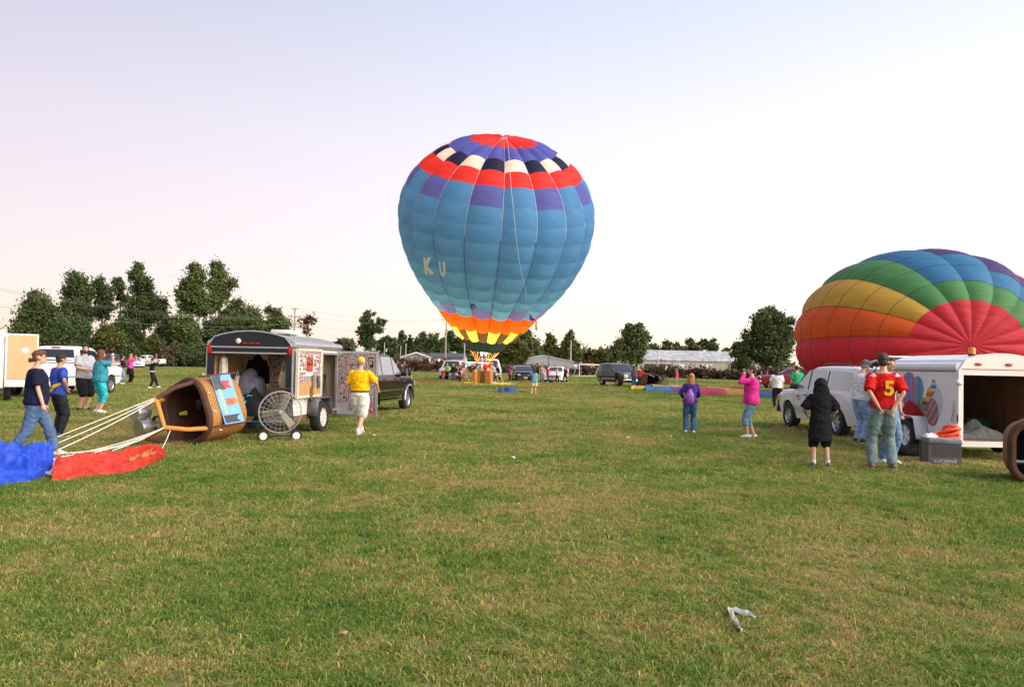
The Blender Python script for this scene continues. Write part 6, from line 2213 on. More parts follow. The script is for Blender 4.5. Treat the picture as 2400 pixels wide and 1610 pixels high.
# padded uprights and burner frame lying to the left
fr_pts = []
for sx, sy in ((-1, -1), (1, -1), (1, 1), (-1, 1)):
    p0, p1, p2 = nb(sx * .46, sy * .48, nh - .05), nb(sx * .40, sy * .42, nh + .40), nb(sx * .27, sy * .30, nh + .74)
    p1.z, p2.z = max(p1.z, .06), max(p2.z, .06)
    obj('upright', MB().tube([p0, p0.lerp(p1, .6), p1, p2], .040, 8), PAD if (sx + sy) else SUEDE, NB)
    fr_pts.append(p2)
obj('burner_frame', MB().tube([q for i in range(4) for q in (fr_pts[i], fr_pts[i].lerp(fr_pts[(i + 1) % 4], .5))], .040, 8, closed=True), PAD, NB)
for k in (-1, 1):
    c0 = nb(k * .12, 0, nh + .72)
    c1 = nb(k * .14, 0, nh + 1.02)
    c0.z, c1.z = max(c0.z, .17), max(c1.z, .17)
    obj('burner_can', MB().tube([c0, c0.lerp(c1, .5), c1], [.07, .14, .15], 14), IRON, NB)
    obj('burner_pipe', MB().tube([nb(k * .25, .2 * k, nh + .70), c0, nb(-k * .2, .2, nh + .66)], .015, 6), IRON, NB)
for k in range(3):
    obj('coil', MB().tube([nb(.13 * math.cos(i * PI / 8) - .1, .13 * math.sin(i * PI / 8), nh + .60 + .03 * k) for i in range(16)], .011, 5, closed=True), BLACKM, NB)
obj('instrument_bag', MB().rbox(nb(.20, .24, .35), (.12, .10, .22), .03), BLACKM, NB)
obj('yellow_tank_valve', MB().tube([nb(.12, .42, .55), nb(.12, .42, .68)], [.05, .03], 10), mat('valve_yellow', (0.62, 0.60, 0.04), 0.5), NB)
obj('red_strap', MB().tube([nb(-.05, .45, .40), nb(-.12, .42, .58), nb(-.22, .40, .66)], .025, 6), MARK_R, NB)
obj('fuel_gauge', MB().lathe([(0, 0), (.07, 0), (.07, .02), (0, .025)], nb(.0, -.10, .06), 'Y', 16), IRON, NB)
for k in range(4):
    p = nb(.55 - .36 * k, yb * (nd / 2 + .03), nh * .9)
    obj('tie_cord', MB().tube([p, p + Vector((.02, -.03, -.03)), p + Vector((.06, -.02, -.02))], .008, 5), ROPE, NB)
# white ropes out to the spread fabric
ends = [(G(132, 1062), 0.10), (G(140, 1066), .08), (G(150, 1072), .06)]
nbl = Vector(NB.location)
def rope(label, a, b, sag=.03, r_=.0075):
    a, b = Vector(a), Vector(b)
    pts = [a.lerp(b, i / 10) - Vector((0, 0, 4 * sag * (i / 10) * (1 - i / 10))) for i in range(11)]
    for q in pts:
        q.z = max(q.z, .012)
    return tag(obj('rope', MB().tube([q - b for q in pts], r_, 6), ROPE, loc=b), label, 'rope', 'white ropes from the tipped basket')
fr_sorted = sorted([q + nbl for q in fr_pts], key=lambda q: -q.z)
hi = fr_sorted[0]
lo = sorted(fr_sorted[2:], key=lambda q: q.x)
rope('white rope, upper of the three stretched to the blue fabric', hi + Vector((0, 0, .02)), G(112, 1064) + Vector((0, 0, .22)), .0)
rope('white rope, middle of the three stretched to the blue fabric', hi, G(122, 1070) + Vector((0, 0, .18)), .02)
rope('white rope, lower of the three stretched to the blue fabric', hi - Vector((0, 0, .02)), G(134, 1076) + Vector((0, 0, .14)), .03)
rope('white rope from the low left frame corner over the red fabric', lo[0], G(135, 1096) + Vector((0, 0, .20)), .05)
rope('white rope running beside the low left rope over the red fabric', lo[0], G(170, 1098) + Vector((0, 0, .22)), .05)
rope('white rope from the near frame corner to the blue hem', lo[1], G(128, 1104) + Vector((0, 0, .18)), .05)
rope('white rope from the near frame corner across the red fabric', lo[1], G(218, 1094) + Vector((0, 0, .20)), .03)
rope('white rope from the near frame corner to the red fabric tip', lo[1], G(262, 1088) + Vector((0, 0, .20)), .02)
rope('slack white rope lying on the grass by the basket frame', lo[1] + Vector((.1, 0, -.05)), G(372, 1068) + Vector((0, 0, .03)), .03, .007)

# ---------------------------------------------------------------- crumpled fabric on the ground
def crumpled(front, back, h0, h1, seed, nu=60, nv=22, ridge=.07, along=1.0):
    """wrinkled cloth between a near edge and a far edge given as pixel polylines on the ground"""
    F = [G(*q) for q in front]
    B = [G(*q) for q in back]
    def along_poly(P, u):
        t = u * (len(P) - 1)
        k = min(int(t), len(P) - 2)
        return P[k].lerp(P[k + 1], t - k)
    def f(u, v):
        a, b = along_poly(F, u), along_poly(B, u)
        p = a.lerp(b, v)
        e = math.sin(PI * min(1, max(0, v))) ** .55 if 0 < v < 1 else 0
        h = h0 + (h1 - h0) * u
        cr = v + .10 * noise.noise(Vector((u * 3 + seed, v * 2, 1)))
        w = .8 * (1 - 2.2 * abs(noise.noise(Vector((u * 2.0 * along + seed, cr * 7.0, seed)))))
        w += .5 * (1 - 2.2 * abs(noise.noise(Vector((u * 5.0 * along + 2 * cr, cr * 19.0 + seed, seed)))))
        w2 = noise.fractal(Vector((u * 9 * along, v * 22 + seed, seed * 2)), 1, 2, 2)
        endt = min(1, (1 - u) * 8, 1) ** .5
        return Vector((p.x + .04 * w, p.y + .05 * w2 * (0 if v in (0, 1) else 1), max(.006, (h * e + ridge * (w + .35 * w2) * e) * max(.05, endt))))
    return f
FAB = thing('deflated_envelope', 'deflated blue and red balloon fabric spread on the grass at the left edge', 'fabric', (0, 0, 0))
NYB = mat('ground_blue', (0.016, 0.06, 0.45), .55, 0, .35, 3.0, 1.0, 7.0, spec=.3, stretch=(1, 2.5, 1))
NYR = mat('ground_red', (0.46, 0.026, 0.012), .55, 0, .35, 3.0, 1.0, 7.0, spec=.3, stretch=(1, 2.5, 1))
mb = MB()
mb.grid(crumpled([(-110, 1165), (-40, 1152), (10, 1140), (60, 1136), (95, 1122), (126, 1117)], [(-110, 1088), (-40, 1082), (10, 1080), (60, 1076), (100, 1074), (122, 1078)], .20, .12, 1.3, 70, 26, .19), 110, 60)
obj('blue_fabric', mb, NYB, FAB, True, 70)
mb = MB()
mb.grid(crumpled([(112, 1132), (160, 1128), (220, 1120), (290, 1112), (345, 1096), (386, 1074)], [(132, 1100), (180, 1094), (240, 1086), (290, 1076), (335, 1068), (380, 1066)], .08, .06, 5.1, 60, 22, .15), 110, 50)
obj('red_fabric', mb, NYR, FAB, True, 70)
fhem = crumpled([(112, 1132), (160, 1128), (220, 1120), (290, 1112), (345, 1096), (386, 1074)], [(132, 1100), (180, 1094), (240, 1086), (290, 1076), (335, 1068), (380, 1066)], .08, .06, 5.1, 60, 22, .15)
mb = MB()
mb.grid(lambda u, v: fhem(.62 + .26 * u, .12 + .22 * v + .1 * u) + Vector((0, -.004, .012)), 16, 6)
obj('ochre_patch', mb, nylon('ground_ochre', (0.40, 0.20, 0.05), .15), FAB, True, 70)
hem = [(104, 1070), (112, 1080), (109, 1090), (122, 1098), (130, 1106), (129, 1116), (120, 1122), (104, 1120)]
obj('white_hem', MB().tube([G(*q) + Vector((0, 0, .15 - .012 * i)) for i, q in enumerate(hem)], [.03, .035, .03, .035, .045, .04, .035, .02], 8), cloth('white', (0.75, 0.74, 0.70)), FAB)
# far flat envelope
FL = thing('deflated_envelope', 'long flat multicoloured balloon fabric laid out behind the purple-jumper girl', 'fabric', (0, 0, 0))
def far_strip(nm, px0, px1, y0, y1, th, colour, seed, h=.30):
    n = 5
    fr = [(px0 + (px1 - px0) * i / n, y0 + (y1 - y0) * i / n + th / 2 + .6 * math.sin(i * 2 + seed)) for i in range(n + 1)]
    bk = [(px0 + (px1 - px0) * i / n, y0 + (y1 - y0) * i / n - th / 2 + .6 * math.sin(i * 3 + seed)) for i in range(n + 1)]
    mb = MB()
    mb.grid(crumpled(fr, bk, h, h * .9, seed, ridge=.12), 50, 20)
    obj(nm, mb, colour, FL, True, 70)
YL, BL_, PK = nylon('flat_yellow', (0.58, 0.36, 0.008), .05), nylon('flat_blue', (0.012, 0.15, 0.36), .05), nylon('flat_pink', (0.50, 0.018, 0.07), .05)
far_strip('yellow_fabric', 1478, 1522, 911.5, 912, 3.5, YL, 2.0, .12)
far_strip('blue_fabric', 1512, 1606, 914, 917.5, 5, BL_, 3.0, .18)
far_strip('yellow_fabric', 1530, 1640, 911.5, 915, 2.5, YL, 3.7, .22)
far_strip('violet_fabric', 1566, 1612, 916, 918.5, 4, nylon('flat_violet', (0.20, 0.05, 0.20), .05), 4.4, .20)
far_strip('pink_fabric', 1596, 1705, 918.5, 925, 6, PK, 5.0, .26)
far_strip('yellow_fabric', 1655, 1790, 919.5, 930, 6, YL, 6.0, .26)
far_strip('pink_fabric', 1690, 1760, 917.5, 922, 3, PK, 6.6, .26)
far_strip('blue_fabric', 1775, 1868, 929, 937, 7, nylon('flat_teal', (0.015, 0.11, 0.20), .05), 7.0, .30)
# blue tarp lump in the open field
gt = G(1188, 921)
TB = thing('tarpaulin', 'crumpled dark blue tarpaulin lying alone on the open grass', 'tarpaulin', gt, 0)
kt = gt.y / FPX
NYT = nylon('tarp_blue', (0.035, 0.085, 0.21), .1)
mb = MB()
mb.grid(heap(19 * kt, 1.3, 12 * kt, 3.1, sharp=.45), 18, 14)
o = obj('small_fold', mb, NYT, TB)
o.location = (-13 * kt, 0, 0)
mb = MB()
mb.grid(lambda u, v: Vector(heap(34 * kt, 1.4, 15 * kt, 8.6, sharp=.5)(u, v)) * 1.0 + Vector((0, 0, -.25 * kt * 18 * max(0, u - .5))) if u < .97 else Vector(((2 * u - 1) * 17 * kt, (2 * v - 1) * .7, .004)), 22, 14)
o = obj('large_fold', mb, NYT, TB)
o.location = (8 * kt, .2, 0)

# far basket on its side by the dark wagon
g = G(1514, 909)
FBK = thing('balloon_basket', 'far brown basket tipped over beside the dark wagon, dark opening toward camera', 'basket', g)
Mf = lay_matrix((0, .75, .56), (.45, -.88, -.02), (.2, 0, 1))
basket_parts(FBK, 1.1, 1.25, 1.05, .26, WICKER_D, Mf, .05, inside=UNDER)
for sx, sy in ((-1, -1), (1, -1), (1, 1), (-1, 1)):
    p0, p1 = Mf @ Vector((sx * .45, sy * .5, 1.0)), Mf @ Vector((sx * .3, sy * .3, 1.55))
    p1.z = max(p1.z, .05)
    obj('upright', MB().tube([p0, p1], .03, 6), mat('pale_upright', (0.5, 0.46, 0.4), 0.7), FBK)
obj('burner_can', MB().tube([Mf @ Vector((-.2, 0, 1.5)), Mf @ Vector((-.2, 0, 1.85))], .16, 12), BLACKM, FBK)

# ---------------------------------------------------------------- right trailer with balloon mural
TR_D = 14.5
c0 = at(2243, 1033, TR_D)
W2, L2, Z0, ZS, ZP = 1.62, 2.60, .36, 1.66, 1.98
TR = thing('cargo_trailer', 'white cargo trailer with painted balloons on its side and open dark back', 'trailer', (c0.x + W2 / 2, TR_D, 0), R(1))
h2 = W2 / 2
TW2 = mat('trailer_shade_white', (0.68, 0.69, 0.72), 0.4, 0, 0.05, 2.0)  # cool light put into this white; the rear frame gets the warm one
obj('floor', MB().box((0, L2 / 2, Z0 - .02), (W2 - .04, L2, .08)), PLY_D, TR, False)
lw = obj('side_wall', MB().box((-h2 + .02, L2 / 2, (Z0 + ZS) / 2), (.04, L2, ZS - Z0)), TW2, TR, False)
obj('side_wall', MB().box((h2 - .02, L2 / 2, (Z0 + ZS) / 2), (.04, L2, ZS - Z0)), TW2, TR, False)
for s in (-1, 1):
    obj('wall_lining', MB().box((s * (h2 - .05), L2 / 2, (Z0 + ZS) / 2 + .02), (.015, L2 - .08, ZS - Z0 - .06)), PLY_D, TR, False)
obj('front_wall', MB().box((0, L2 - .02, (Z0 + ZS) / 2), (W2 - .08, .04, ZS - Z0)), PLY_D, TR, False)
roof_shell(TR, W2, L2, ZS - .01, ZP, TW2, .03, .01)
for s in (-1, 1):
    obj('roof_edge', MB().tube([(s * (h2 - .05), y, ZS + .06) for y in (0, L2)], .09, 10), TW2, TR)
    obj('trim_line', MB().box((s * (h2 + .003), L2 / 2, ZS - .015), (.012, L2, .018)), PLASTIC, TR, False)
ou = arch_poly(W2 + .02, ZS + .0, ZP + .015, 12)
hdr = obj('rear_header', MB().prism(ou + [(h2 + .01, ZS - .08), (-h2 - .01, ZS - .08)], -.04, .05, 'XZ'), TWHITE, TR, False)
obj('red_line', MB().box((0, -.043, ZS + .03), (W2 - .12, .008, .012)), MARK_R, hdr, False)
for k in (-.45, 0.12, .60):
    obj('marker_lamp', MB().rbox((k, -.05, ZS + .125), (.12, .03, .05), .015), MARK_R, hdr)
for s in (-1, 1):
    pz = obj('rear_post', MB().box((s * (h2 - .035), -.005, (Z0 + ZS) / 2 - .05), (.09, .08, ZS - Z0 - .02)), TWHITE, TR, False)
    for z in (Z0 + .26, ZS - .22):
        obj('hinge', MB().rbox((s * (h2 + .005), -.05, z), (.09, .03, .11), .01), ALU, pz)
obj('rear_sill', MB().box((0, -.015, Z0 - .05), (W2, .10, .10)), TWHITE, TR, False)
bc = obj('beacon_base', MB().lathe([(0, 0), (.07, 0), (.07, .03), (0, .03)], (-.33, .35, ZP - .03), 'Z', 14), PLASTIC, TR)
obj('beacon', MB().lathe([(.06, .03), (.062, .12), (.05, .15), (0, .16)], (-.33, .35, ZP - .03), 'Z', 16), mat('beacon_orange', (0.75, 0.20, 0.01), 0.25), TR)
obj('side_marker', MB().rbox((-h2 - .012, .22, ZS + .055), (.03, .10, .05), .012), MARK_R, TR)
obj('door_hasp', MB().tube([(-h2 - .02, .10, Z0 + .75), (-h2 - .025, .10, Z0 + .55), (-h2 - .02, .16, Z0 + .36)], .012, 6), ALU, TR)
obj('door_bar', MB().rbox((-h2 - .01, -.02, Z0 + .42), (.03, .03, .12), .008), BLACKM, TR)
for s in (-1, 1):
    add_wheel(TR, s * (h2 + .13), 1.45, .34, .20, WRIM, 5)
    fd = MB()
    prof = [(-.52, .30), (-.40, .70), (-.32, .745), (.32, .745), (.42, .70), (.50, .36)]
    def ffd(u, v):
        t = u * (len(prof) - 1)
        k = min(int(t), len(prof) - 2)
        a, b = prof[k], prof[k + 1]
        return (s * (h2 + .005 + .26 * v), 1.45 + a[0] + (b[0] - a[0]) * (t - k), a[1] + (b[1] - a[1]) * (t - k))
    fd.grid(ffd, 20, 2)
    fo = obj('fender', fd, TW2, TR, True, 30)
    md = fo.modifiers.new('thick', 'SOLIDIFY')
    md.thickness = .018
obj('axle', MB().tube([(-h2, 1.45, .34), (h2, 1.45, .34)], .035, 8), BLACKM, TR)
obj('tongue', MB().tube([(0, L2, .36), (0, L2 + 1.1, .42)], .05, 8), BLACKM, TR)
# mural of balloons on the left side (flat print)
mural = bpy.data.objects.new('mural', None)
COL.objects.link(mural)
mural.parent = TR
mural.location = (-h2 - .003, 0, 0)
def print_blob(cy, cz, ry, rz, m, kind='balloon', off=0.0):
    pts = []
    n = 26
    for i in range(n):
        a = 2 * PI * i / n
        y, z = math.sin(a), math.cos(a)
        if kind == 'balloon' and z < 0:
            y *= 1 - .62 * (-z) ** 1.5
        pts.append((cy + ry * y, cz + rz * z))
    mb = MB()
    mb.add([(-off, y, z) for y, z in pts], [tuple(range(n))])
    return obj('painted_balloon' if kind == 'balloon' else 'painted_patch', mb, m, mural, False)
def stripe_mat(name, cols, scale, direction='X'):
    m = bpy.data.materials.new(name)
    nt, p = nodes_of(m)
    tc = nt.nodes.new('ShaderNodeTexCoord')
    wv = nt.nodes.new('ShaderNodeTexWave')
    wv.bands_direction = direction
    wv.inputs['Scale'].default_value = scale
    wv.inputs['Distortion'].default_value = 1.5
    nt.links.new(tc.outputs['Object'], wv.inputs['Vector'])
    rp = nt.nodes.new('ShaderNodeValToRGB')
    rp.color_ramp.elements[0].color = (*cols[0], 1)
    rp.color_ramp.elements[1].color = (*cols[-1], 1)
    for i, cc in enumerate(cols[1:-1]):
        e = rp.color_ramp.elements.new((i + 1) / (len(cols) - 1))
        e.color = (*cc, 1)
    nt.links.new(wv.outputs['Fac'], rp.inputs[0])
    nt.links.new(rp.outputs[0], p.inputs['Base Color'])
    p.inputs['Roughness'].default_value = 0.45
    return m
print_blob(1.25, .92, .62, .20, stripe_mat('print_meadow', [(0.20, 0.23, 0.14), (0.33, 0.34, 0.24)], 2.0, 'Z'), 'patch', .001)
print_blob(.66, 1.02, .16, .30, stripe_mat('print_haze', [(0.42, 0.50, 0.62), (0.55, 0.58, 0.62)], 1.0), 'patch', .001)
print_blob(1.38, 1.24, .23, .30, stripe_mat('print_teal', [(0.04, 0.16, 0.25), (0.10, 0.30, 0.40)], 1.2, 'Y'), 'balloon', .002)
print_blob(1.72, 1.20, .33, .42, stripe_mat('print_purple', [(0.13, 0.12, 0.40), (0.20, 0.18, 0.48), (0.42, 0.07, 0.08)], 1.1, 'Y'), 'balloon', .004)
print_blob(.80, 1.33, .10, .15, stripe_mat('print_tricolour', [(0.45, 0.05, 0.07), (0.62, 0.62, 0.64), (0.04, 0.07, 0.30)], 1.3, 'Z'), 'balloon', .002)
print_blob(.94, 1.14, .12, .19, stripe_mat('print_redyellow', [(0.48, 0.05, 0.03), (0.60, 0.42, 0.06)], 1.6, 'Z'), 'balloon', .004)
print_blob(1.08, .98, .13, .13, stripe_mat('print_dark', [(0.03, 0.03, 0.04), (0.30, 0.24, 0.14)], 2.2, 'Z'), 'patch', .003)
print_blob(.84, .84, .22, .27, stripe_mat('print_swirl', [(0.10, 0.10, 0.30), (0.42, 0.10, 0.07), (0.50, 0.30, 0.06), (0.16, 0.05, 0.20)], 1.6, 'DIAGONAL'), 'patch', .005)
# cloth and boxes in and around it
t = thing('blanket', 'grey moving blanket heaped on the floor of the white trailer', 'blanket', (c0.x + .60, TR_D + .55, Z0 + .022))
mb = MB()
mb.grid(heap(1.0, .8, .24, 6.3, sharp=.5), 20, 16)
obj('cloth', mb, cloth('blanket_grey', (0.11, 0.115, 0.11)), t)
t = thing('toolbox', 'dark green box at the back inside the white trailer', 'box', (c0.x + 1.15, TR_D + 1.4, Z0 + .022))
obj('box_body', MB().rbox((0, 0, .14), (.5, .35, .28), .02), mat('dark_green_box', (0.02, 0.05, 0.035), 0.6), t)
obj('lid', MB().rbox((0, 0, .30), (.52, .37, .05), .015), mat('dark_green_box', (0.02, 0.05, 0.035), 0.6), t)
t = thing('red_cap', 'red cloth bundle lying on the fender of the white trailer', 'cloth', (c0.x - .14, TR_D + 1.42, .757), R(90))
mb = MB()
mb.grid(lambda u, v: Vector(heap(.62, .23, .22, 2.2, sharp=.5)(u, v)) + Vector((0, 0, -.08 * max(0, .3 - u))), 16, 10)
obj('cloth', mb, cloth('dark_red', (0.30, 0.012, 0.015)), t)
# milk crate
cg_ = G(2203, 1086)
CRD = cg_.y
t = thing('milk_crate', 'dark grey plastic crate with white LUCERNE lettering on the grass', 'crate', cg_, R(-8))
CP = mat('crate_plastic', (0.075, 0.078, 0.085), 0.55, 0, 0.1)
cw, cd, ch = .54, .40, .40
for (x, y, sx, sy) in ((0, -cd / 2, cw, .03), (0, cd / 2, cw, .03), (-cw / 2 + .015, 0, .03, cd), (cw / 2 - .015, 0, .03, cd)):
    w_ = obj('crate_wall', MB().box((x, y, ch / 2), (sx - (.032 if sx < sy else 0), sy, ch)), CP, t, False)
    if y < 0:
        for i in range(7):
            for j in range(11):
                obj('dark_hole_chip', MB().box((-.22 + .044 * j + (.022 if i % 2 else 0), -cd / 2 - .0155, .15 + .028 * i), (.022, .004, .014), ry=R(40)), UNDER, w_, False)  # dark chips laid on the wall, standing for shaded holes
        obj('rim', MB().rbox((0, -cd / 2 - .012, ch - .02), (cw + .02, .04, .04), .01), CP, w_)
        tm = text_mesh('LUCERNE', .078, .002)
        tm.materials.append(mat('crate_lettering', (0.50, 0.51, 0.53), 0.6))
        inst('lettering', tm, w_, (.01, -cd / 2 - .018, .065), (R(90), 0, 0), (1.12, 1, 1))
obj('crate_floor', MB().box((0, 0, .02), (cw - .06, cd - .04, .02)), CP, t, False)
t2 = thing('folded_blanket', 'grey felt blanket folded over the top of the plastic crate', 'blanket', (cg_.x, cg_.y, ch), R(-8))
soft('cloth', MB().rbox((0, -.06, .02), (cw + .03, cd - .05, .09), .03), cloth('felt', (0.20, 0.21, 0.22)), t2, 2, .012, 8)
t3 = thing('orange_strap', 'bright orange plastic strap coil piled on the crate', 'strap', (cg_.x + .16, cg_.y + .08, ch + .06), R(-20))
ORG = mat('bright_orange', (0.85, 0.075, 0.012), 0.5)
for k in range(4):
    mb = MB().tube([((.20 - .03 * k) * math.cos(i * PI / 10) + .02 * k, (.11 - .012 * k) * math.sin(i * PI / 10), .03 + .045 * k + .05 * math.sin(i * PI / 10 + k)) for i in range(20)], .030, 7, closed=True)
    obj('coil', mb, ORG, t3)
t4 = thing('paper_sheet', 'crumpled white paper tucked in the left of the crate', 'paper', (cg_.x - .17, cg_.y + .02, ch + .06), 0)
mb = MB()
mb.grid(heap(.22, .18, .07, 9.0, sharp=.3), 10, 8)
obj('sheet', mb, cloth('white', (0.75, 0.74, 0.7)), t4)
t5 = thing('duffel_bag', 'black bag lying against the wheel of the white trailer', 'bag', G(2135, 1072), R(10))
mb = MB()
mb.tube([(-.30, 0, .10), (-.24, 0, .11), (0, 0, .13), (.26, 0, .12), (.34, 0, .10)], [(.03, .03), (.10, .10), (.12, .13), (.11, .11), (.03, .03)], 14, side=(0, 0, 1))
soft('bag_body', mb, cloth('black', (0.012, 0.012, 0.013)), t5, 1, .02, 6)
obj('handle', MB().tube([(-.12, -.10, .16), (-.08, -.12, .24), (.08, -.12, .24), (.12, -.10, .16)], .012, 6), MATS['cloth_black'], t5)
t6 = thing('small_hamper', 'small round wicker hamper standing behind the crate', 'basket', G(2236, 1062), 0)
o = obj('hamper_body', MB().lathe([(0, 0), (.13, 0), (.17, .12), (.18, .26), (.16, .34), (.14, .34), (.155, .26)], (0, 0, 0), 'Z', 22), WICKER_D, t6)
uv_wrap(o, 1.1)
obj('hamper_rim', MB().tube([(.165 * math.cos(i * PI / 12), .165 * math.sin(i * PI / 12), .34) for i in range(24)], .018, 6, closed=True), WICKER_D, t6)

# ---------------------------------------------------------------- basket cut by the right picture edge
g = G(2400, 1138)
RB = thing('balloon_basket', 'brown wicker basket on its side at the right picture edge', 'basket', g)
Mr = lay_matrix((.62, .55, .46), (-.40, -.92, 0), (0, 0, 1))
basket_parts(RB, .92, .95, .80, .30, WICKER_D, Mr @ Matrix.Translation((0, 0, -.35)), .06, inside=UNDER)
obj('steel_tube', MB().tube([Mr @ Vector((-.16, .38, .30)), Mr @ Vector((-.16, -.45, .32))], .035, 10), IRON, RB)
obj('grey_flap', MB().grid(lambda u, v: Mr @ Vector((.475 + .01 * math.sin(u * 7), -.2 + .5 * u, .05 + .35 * v)), 8, 4), cloth('blanket_grey', (0.11, 0.115, 0.11)), RB)

# ---------------------------------------------------------------- trailer with plywood door at the left edge
LD = 26.0
p0, p1 = at(12, 850, LD), at(78, 850, LD)
zt, zb = at(45, 782, LD).z, at(45, 907, LD).z
LT = thing('cargo_trailer', 'white trailer at the left picture edge with its plywood-backed door open', 'trailer', (p0.x, LD, 0), R(31))
ddx = p1.x - p0.x
dr = obj('door', MB().box((ddx / 2, -.02, (zt + zb) / 2), (ddx, .05, zt - zb)), TWHITE, LT, False)
obj('plywood', MB().box((ddx / 2 + .01, -.055, (zt + zb) / 2 + .10), (ddx - .12, .02, zt - zb - .30)), mat('plywood_pale', (0.52, 0.36, 0.19), 0.8, 0, .1, 2.5, stretch=(1, 1, .2)), dr, False)
obj('latch', MB().rbox((ddx - .20, -.08, (zt + zb) / 2 + .02), (.14, .04, .13), .01), BLACKM, dr)
obj('sticker', MB().lathe([(0, 0), (.10, 0), (.10, .004), (0, .004)], (ddx * .60, -.068, zt - .55), 'Y', 16), PLATE, dr)
bx_ = 1.9
obj('body', MB().rbox((-bx_ / 2 - .03, 1.5, (zt + .4) / 2 + .05), (bx_, 3.0, zt - .4), .05), TWHITE, LT)
obj('roof_vent', MB().rbox((-.25, .6, zt + .10), (.4, .4, .08), .02), TWHITE, LT)
for s in (-1, 1):
    add_wheel(LT, -bx_ / 2 - .03 + s * (bx_ / 2 + .10), .75, .34, .2, WRIM)
obj('rear_bumper', MB().rbox((-bx_ / 2, -.05, .42), (bx_, .1, .1), .02), BLACKM, LT)
obj('hinge', MB().tube([(0, -.05, zt - .3), (0, -.05, zt - .1)], .025, 8), ALU, LT)

# ---------------------------------------------------------------- litter in the foreground
g = G(1725, 1470)
t = thing('plastic_scrap', 'torn white plastic scrap lying on the grass in the right foreground', 'litter', g, 0)
def ribbon(pts, w):
    P = [G(*q) - g + Vector((0, 0, .035)) for q in pts]
    mb = MB()
    n = len(P) - 1
    vs = []
    for i, q in enumerate(P):
        d = (P[min(i + 1, n)] - P[max(i - 1, 0)])
        nrm = Vector((-d.y, d.x, 0)).normalized()
        k = w * (1.0 - .75 * abs(i / n - .35)) * (1 + .35 * math.sin(i * 2.7))
        for j in range(4):
            s_ = (j / 3 - .5)
            vs.append(q + nrm * (k * s_) + Vector((0, 0, .018 * math.sin(j * 2.1 + i * 1.3))))
    fs5 = [(i * 4 + j, (i + 1) * 4 + j, (i + 1) * 4 + j + 1, i * 4 + j + 1) for i in range(n) for j in range(3)]
    return mb.add(vs, fs5)
SCRAP = mat('thin_plastic', (0.74, 0.74, 0.68), 0.5, 0, .1, 8, trans=.3)
obj('long_strip', ribbon([(1709, 1438), (1713, 1449), (1717, 1458), (1724, 1466), (1730, 1476), (1735, 1486), (1738, 1492)], .032), SCRAP, t)
obj('side_strip', ribbon([(1710, 1440), (1722, 1442), (1735, 1445), (1748, 1448), (1758, 1450), (1767, 1457)], .045), SCRAP, t)
DRY = mat('dry_leaf', (0.45, 0.26, 0.13), 0.8, 0, .2, 30)
for lb, px, py, sz, m in (('curled brown dry leaf lying in the left foreground grass', 805, 1497, .032, DRY), ('small brown leaf lying far left in the grass', 1216, 1188, .03, DRY),
                          ('tiny white litter scrap beside the yellow-shirted man', 876, 1024, .06, SCRAP), ('tiny white litter scrap in the middle of the field', 1204, 1077, .05, SCRAP),
                          ('tiny white litter scrap left of the purple-jumper girl', 1470, 1030, .07, SCRAP), ('tiny white litter scrap near the purple-jumper girl', 1572, 1026, .05, SCRAP)):
    g_ = G(px, py)
    mb = MB()
    mb.grid(lambda u, v: ((u - .5) * sz * 1.6 * (1 - .5 * abs(2 * v - 1)), (v - .5) * sz * 2, .035 + .35 * sz * math.sin(PI * u) + .2 * sz * math.sin(v * 5)), 5, 5)
    tag(obj('dry_leaf' if m is DRY else 'litter_scrap', mb, m, loc=g_, rotz=px % 6), lb, 'leaf' if m is DRY else 'litter')
# ================================================================ PEOPLE
SKIN = mat('skin_fair', (0.56, 0.30, 0.20), 0.55, 0, 0.08, 12)
SKIN2 = mat('skin_tan', (0.42, 0.21, 0.13), 0.55, 0, 0.08, 12)
EYE = mat('eye_dark', (0.02, 0.015, 0.012), 0.2)
LIP = mat('lip', (0.36, 0.11, 0.09), 0.5)
HAIRC = {'brown': (0.034, 0.017, 0.010), 'auburn': (0.13, 0.040, 0.016), 'dark': (0.014, 0.009, 0.007), 'blond': (0.42, 0.22, 0.075), 'grey': (0.20, 0.18, 0.16), 'ginger': (0.36, 0.15, 0.045), 'pale': (0.55, 0.42, 0.26)}
def hair_mat(k):
    return mat('hair_' + k, HAIRC[k], 0.7, 0, 0.35, 30, 0.6, 60, stretch=(1, 1, .15))
def ik(a, b, l1, l2, hint):
    """middle joint of a two-bone chain from a to b"""
    a, b = Vector(a), Vector(b)
    d = b - a
    L = d.length
    if L > (l1 + l2) * .995:
        b = a + d * ((l1 + l2) * .995 / L)
        d = b - a
        L = d.length
    x = (l1 * l1 - l2 * l2 + L * L) / (2 * L)
    h = math.sqrt(max(0, l1 * l1 - x * x))
    n = d.normalized()
    hv = Vector(hint)
    hv = hv - n * hv.dot(n)
    hv = hv.normalized() if hv.length > 1e-6 else Vector((0, 1, 0))
    return a + n * x + hv * h, b
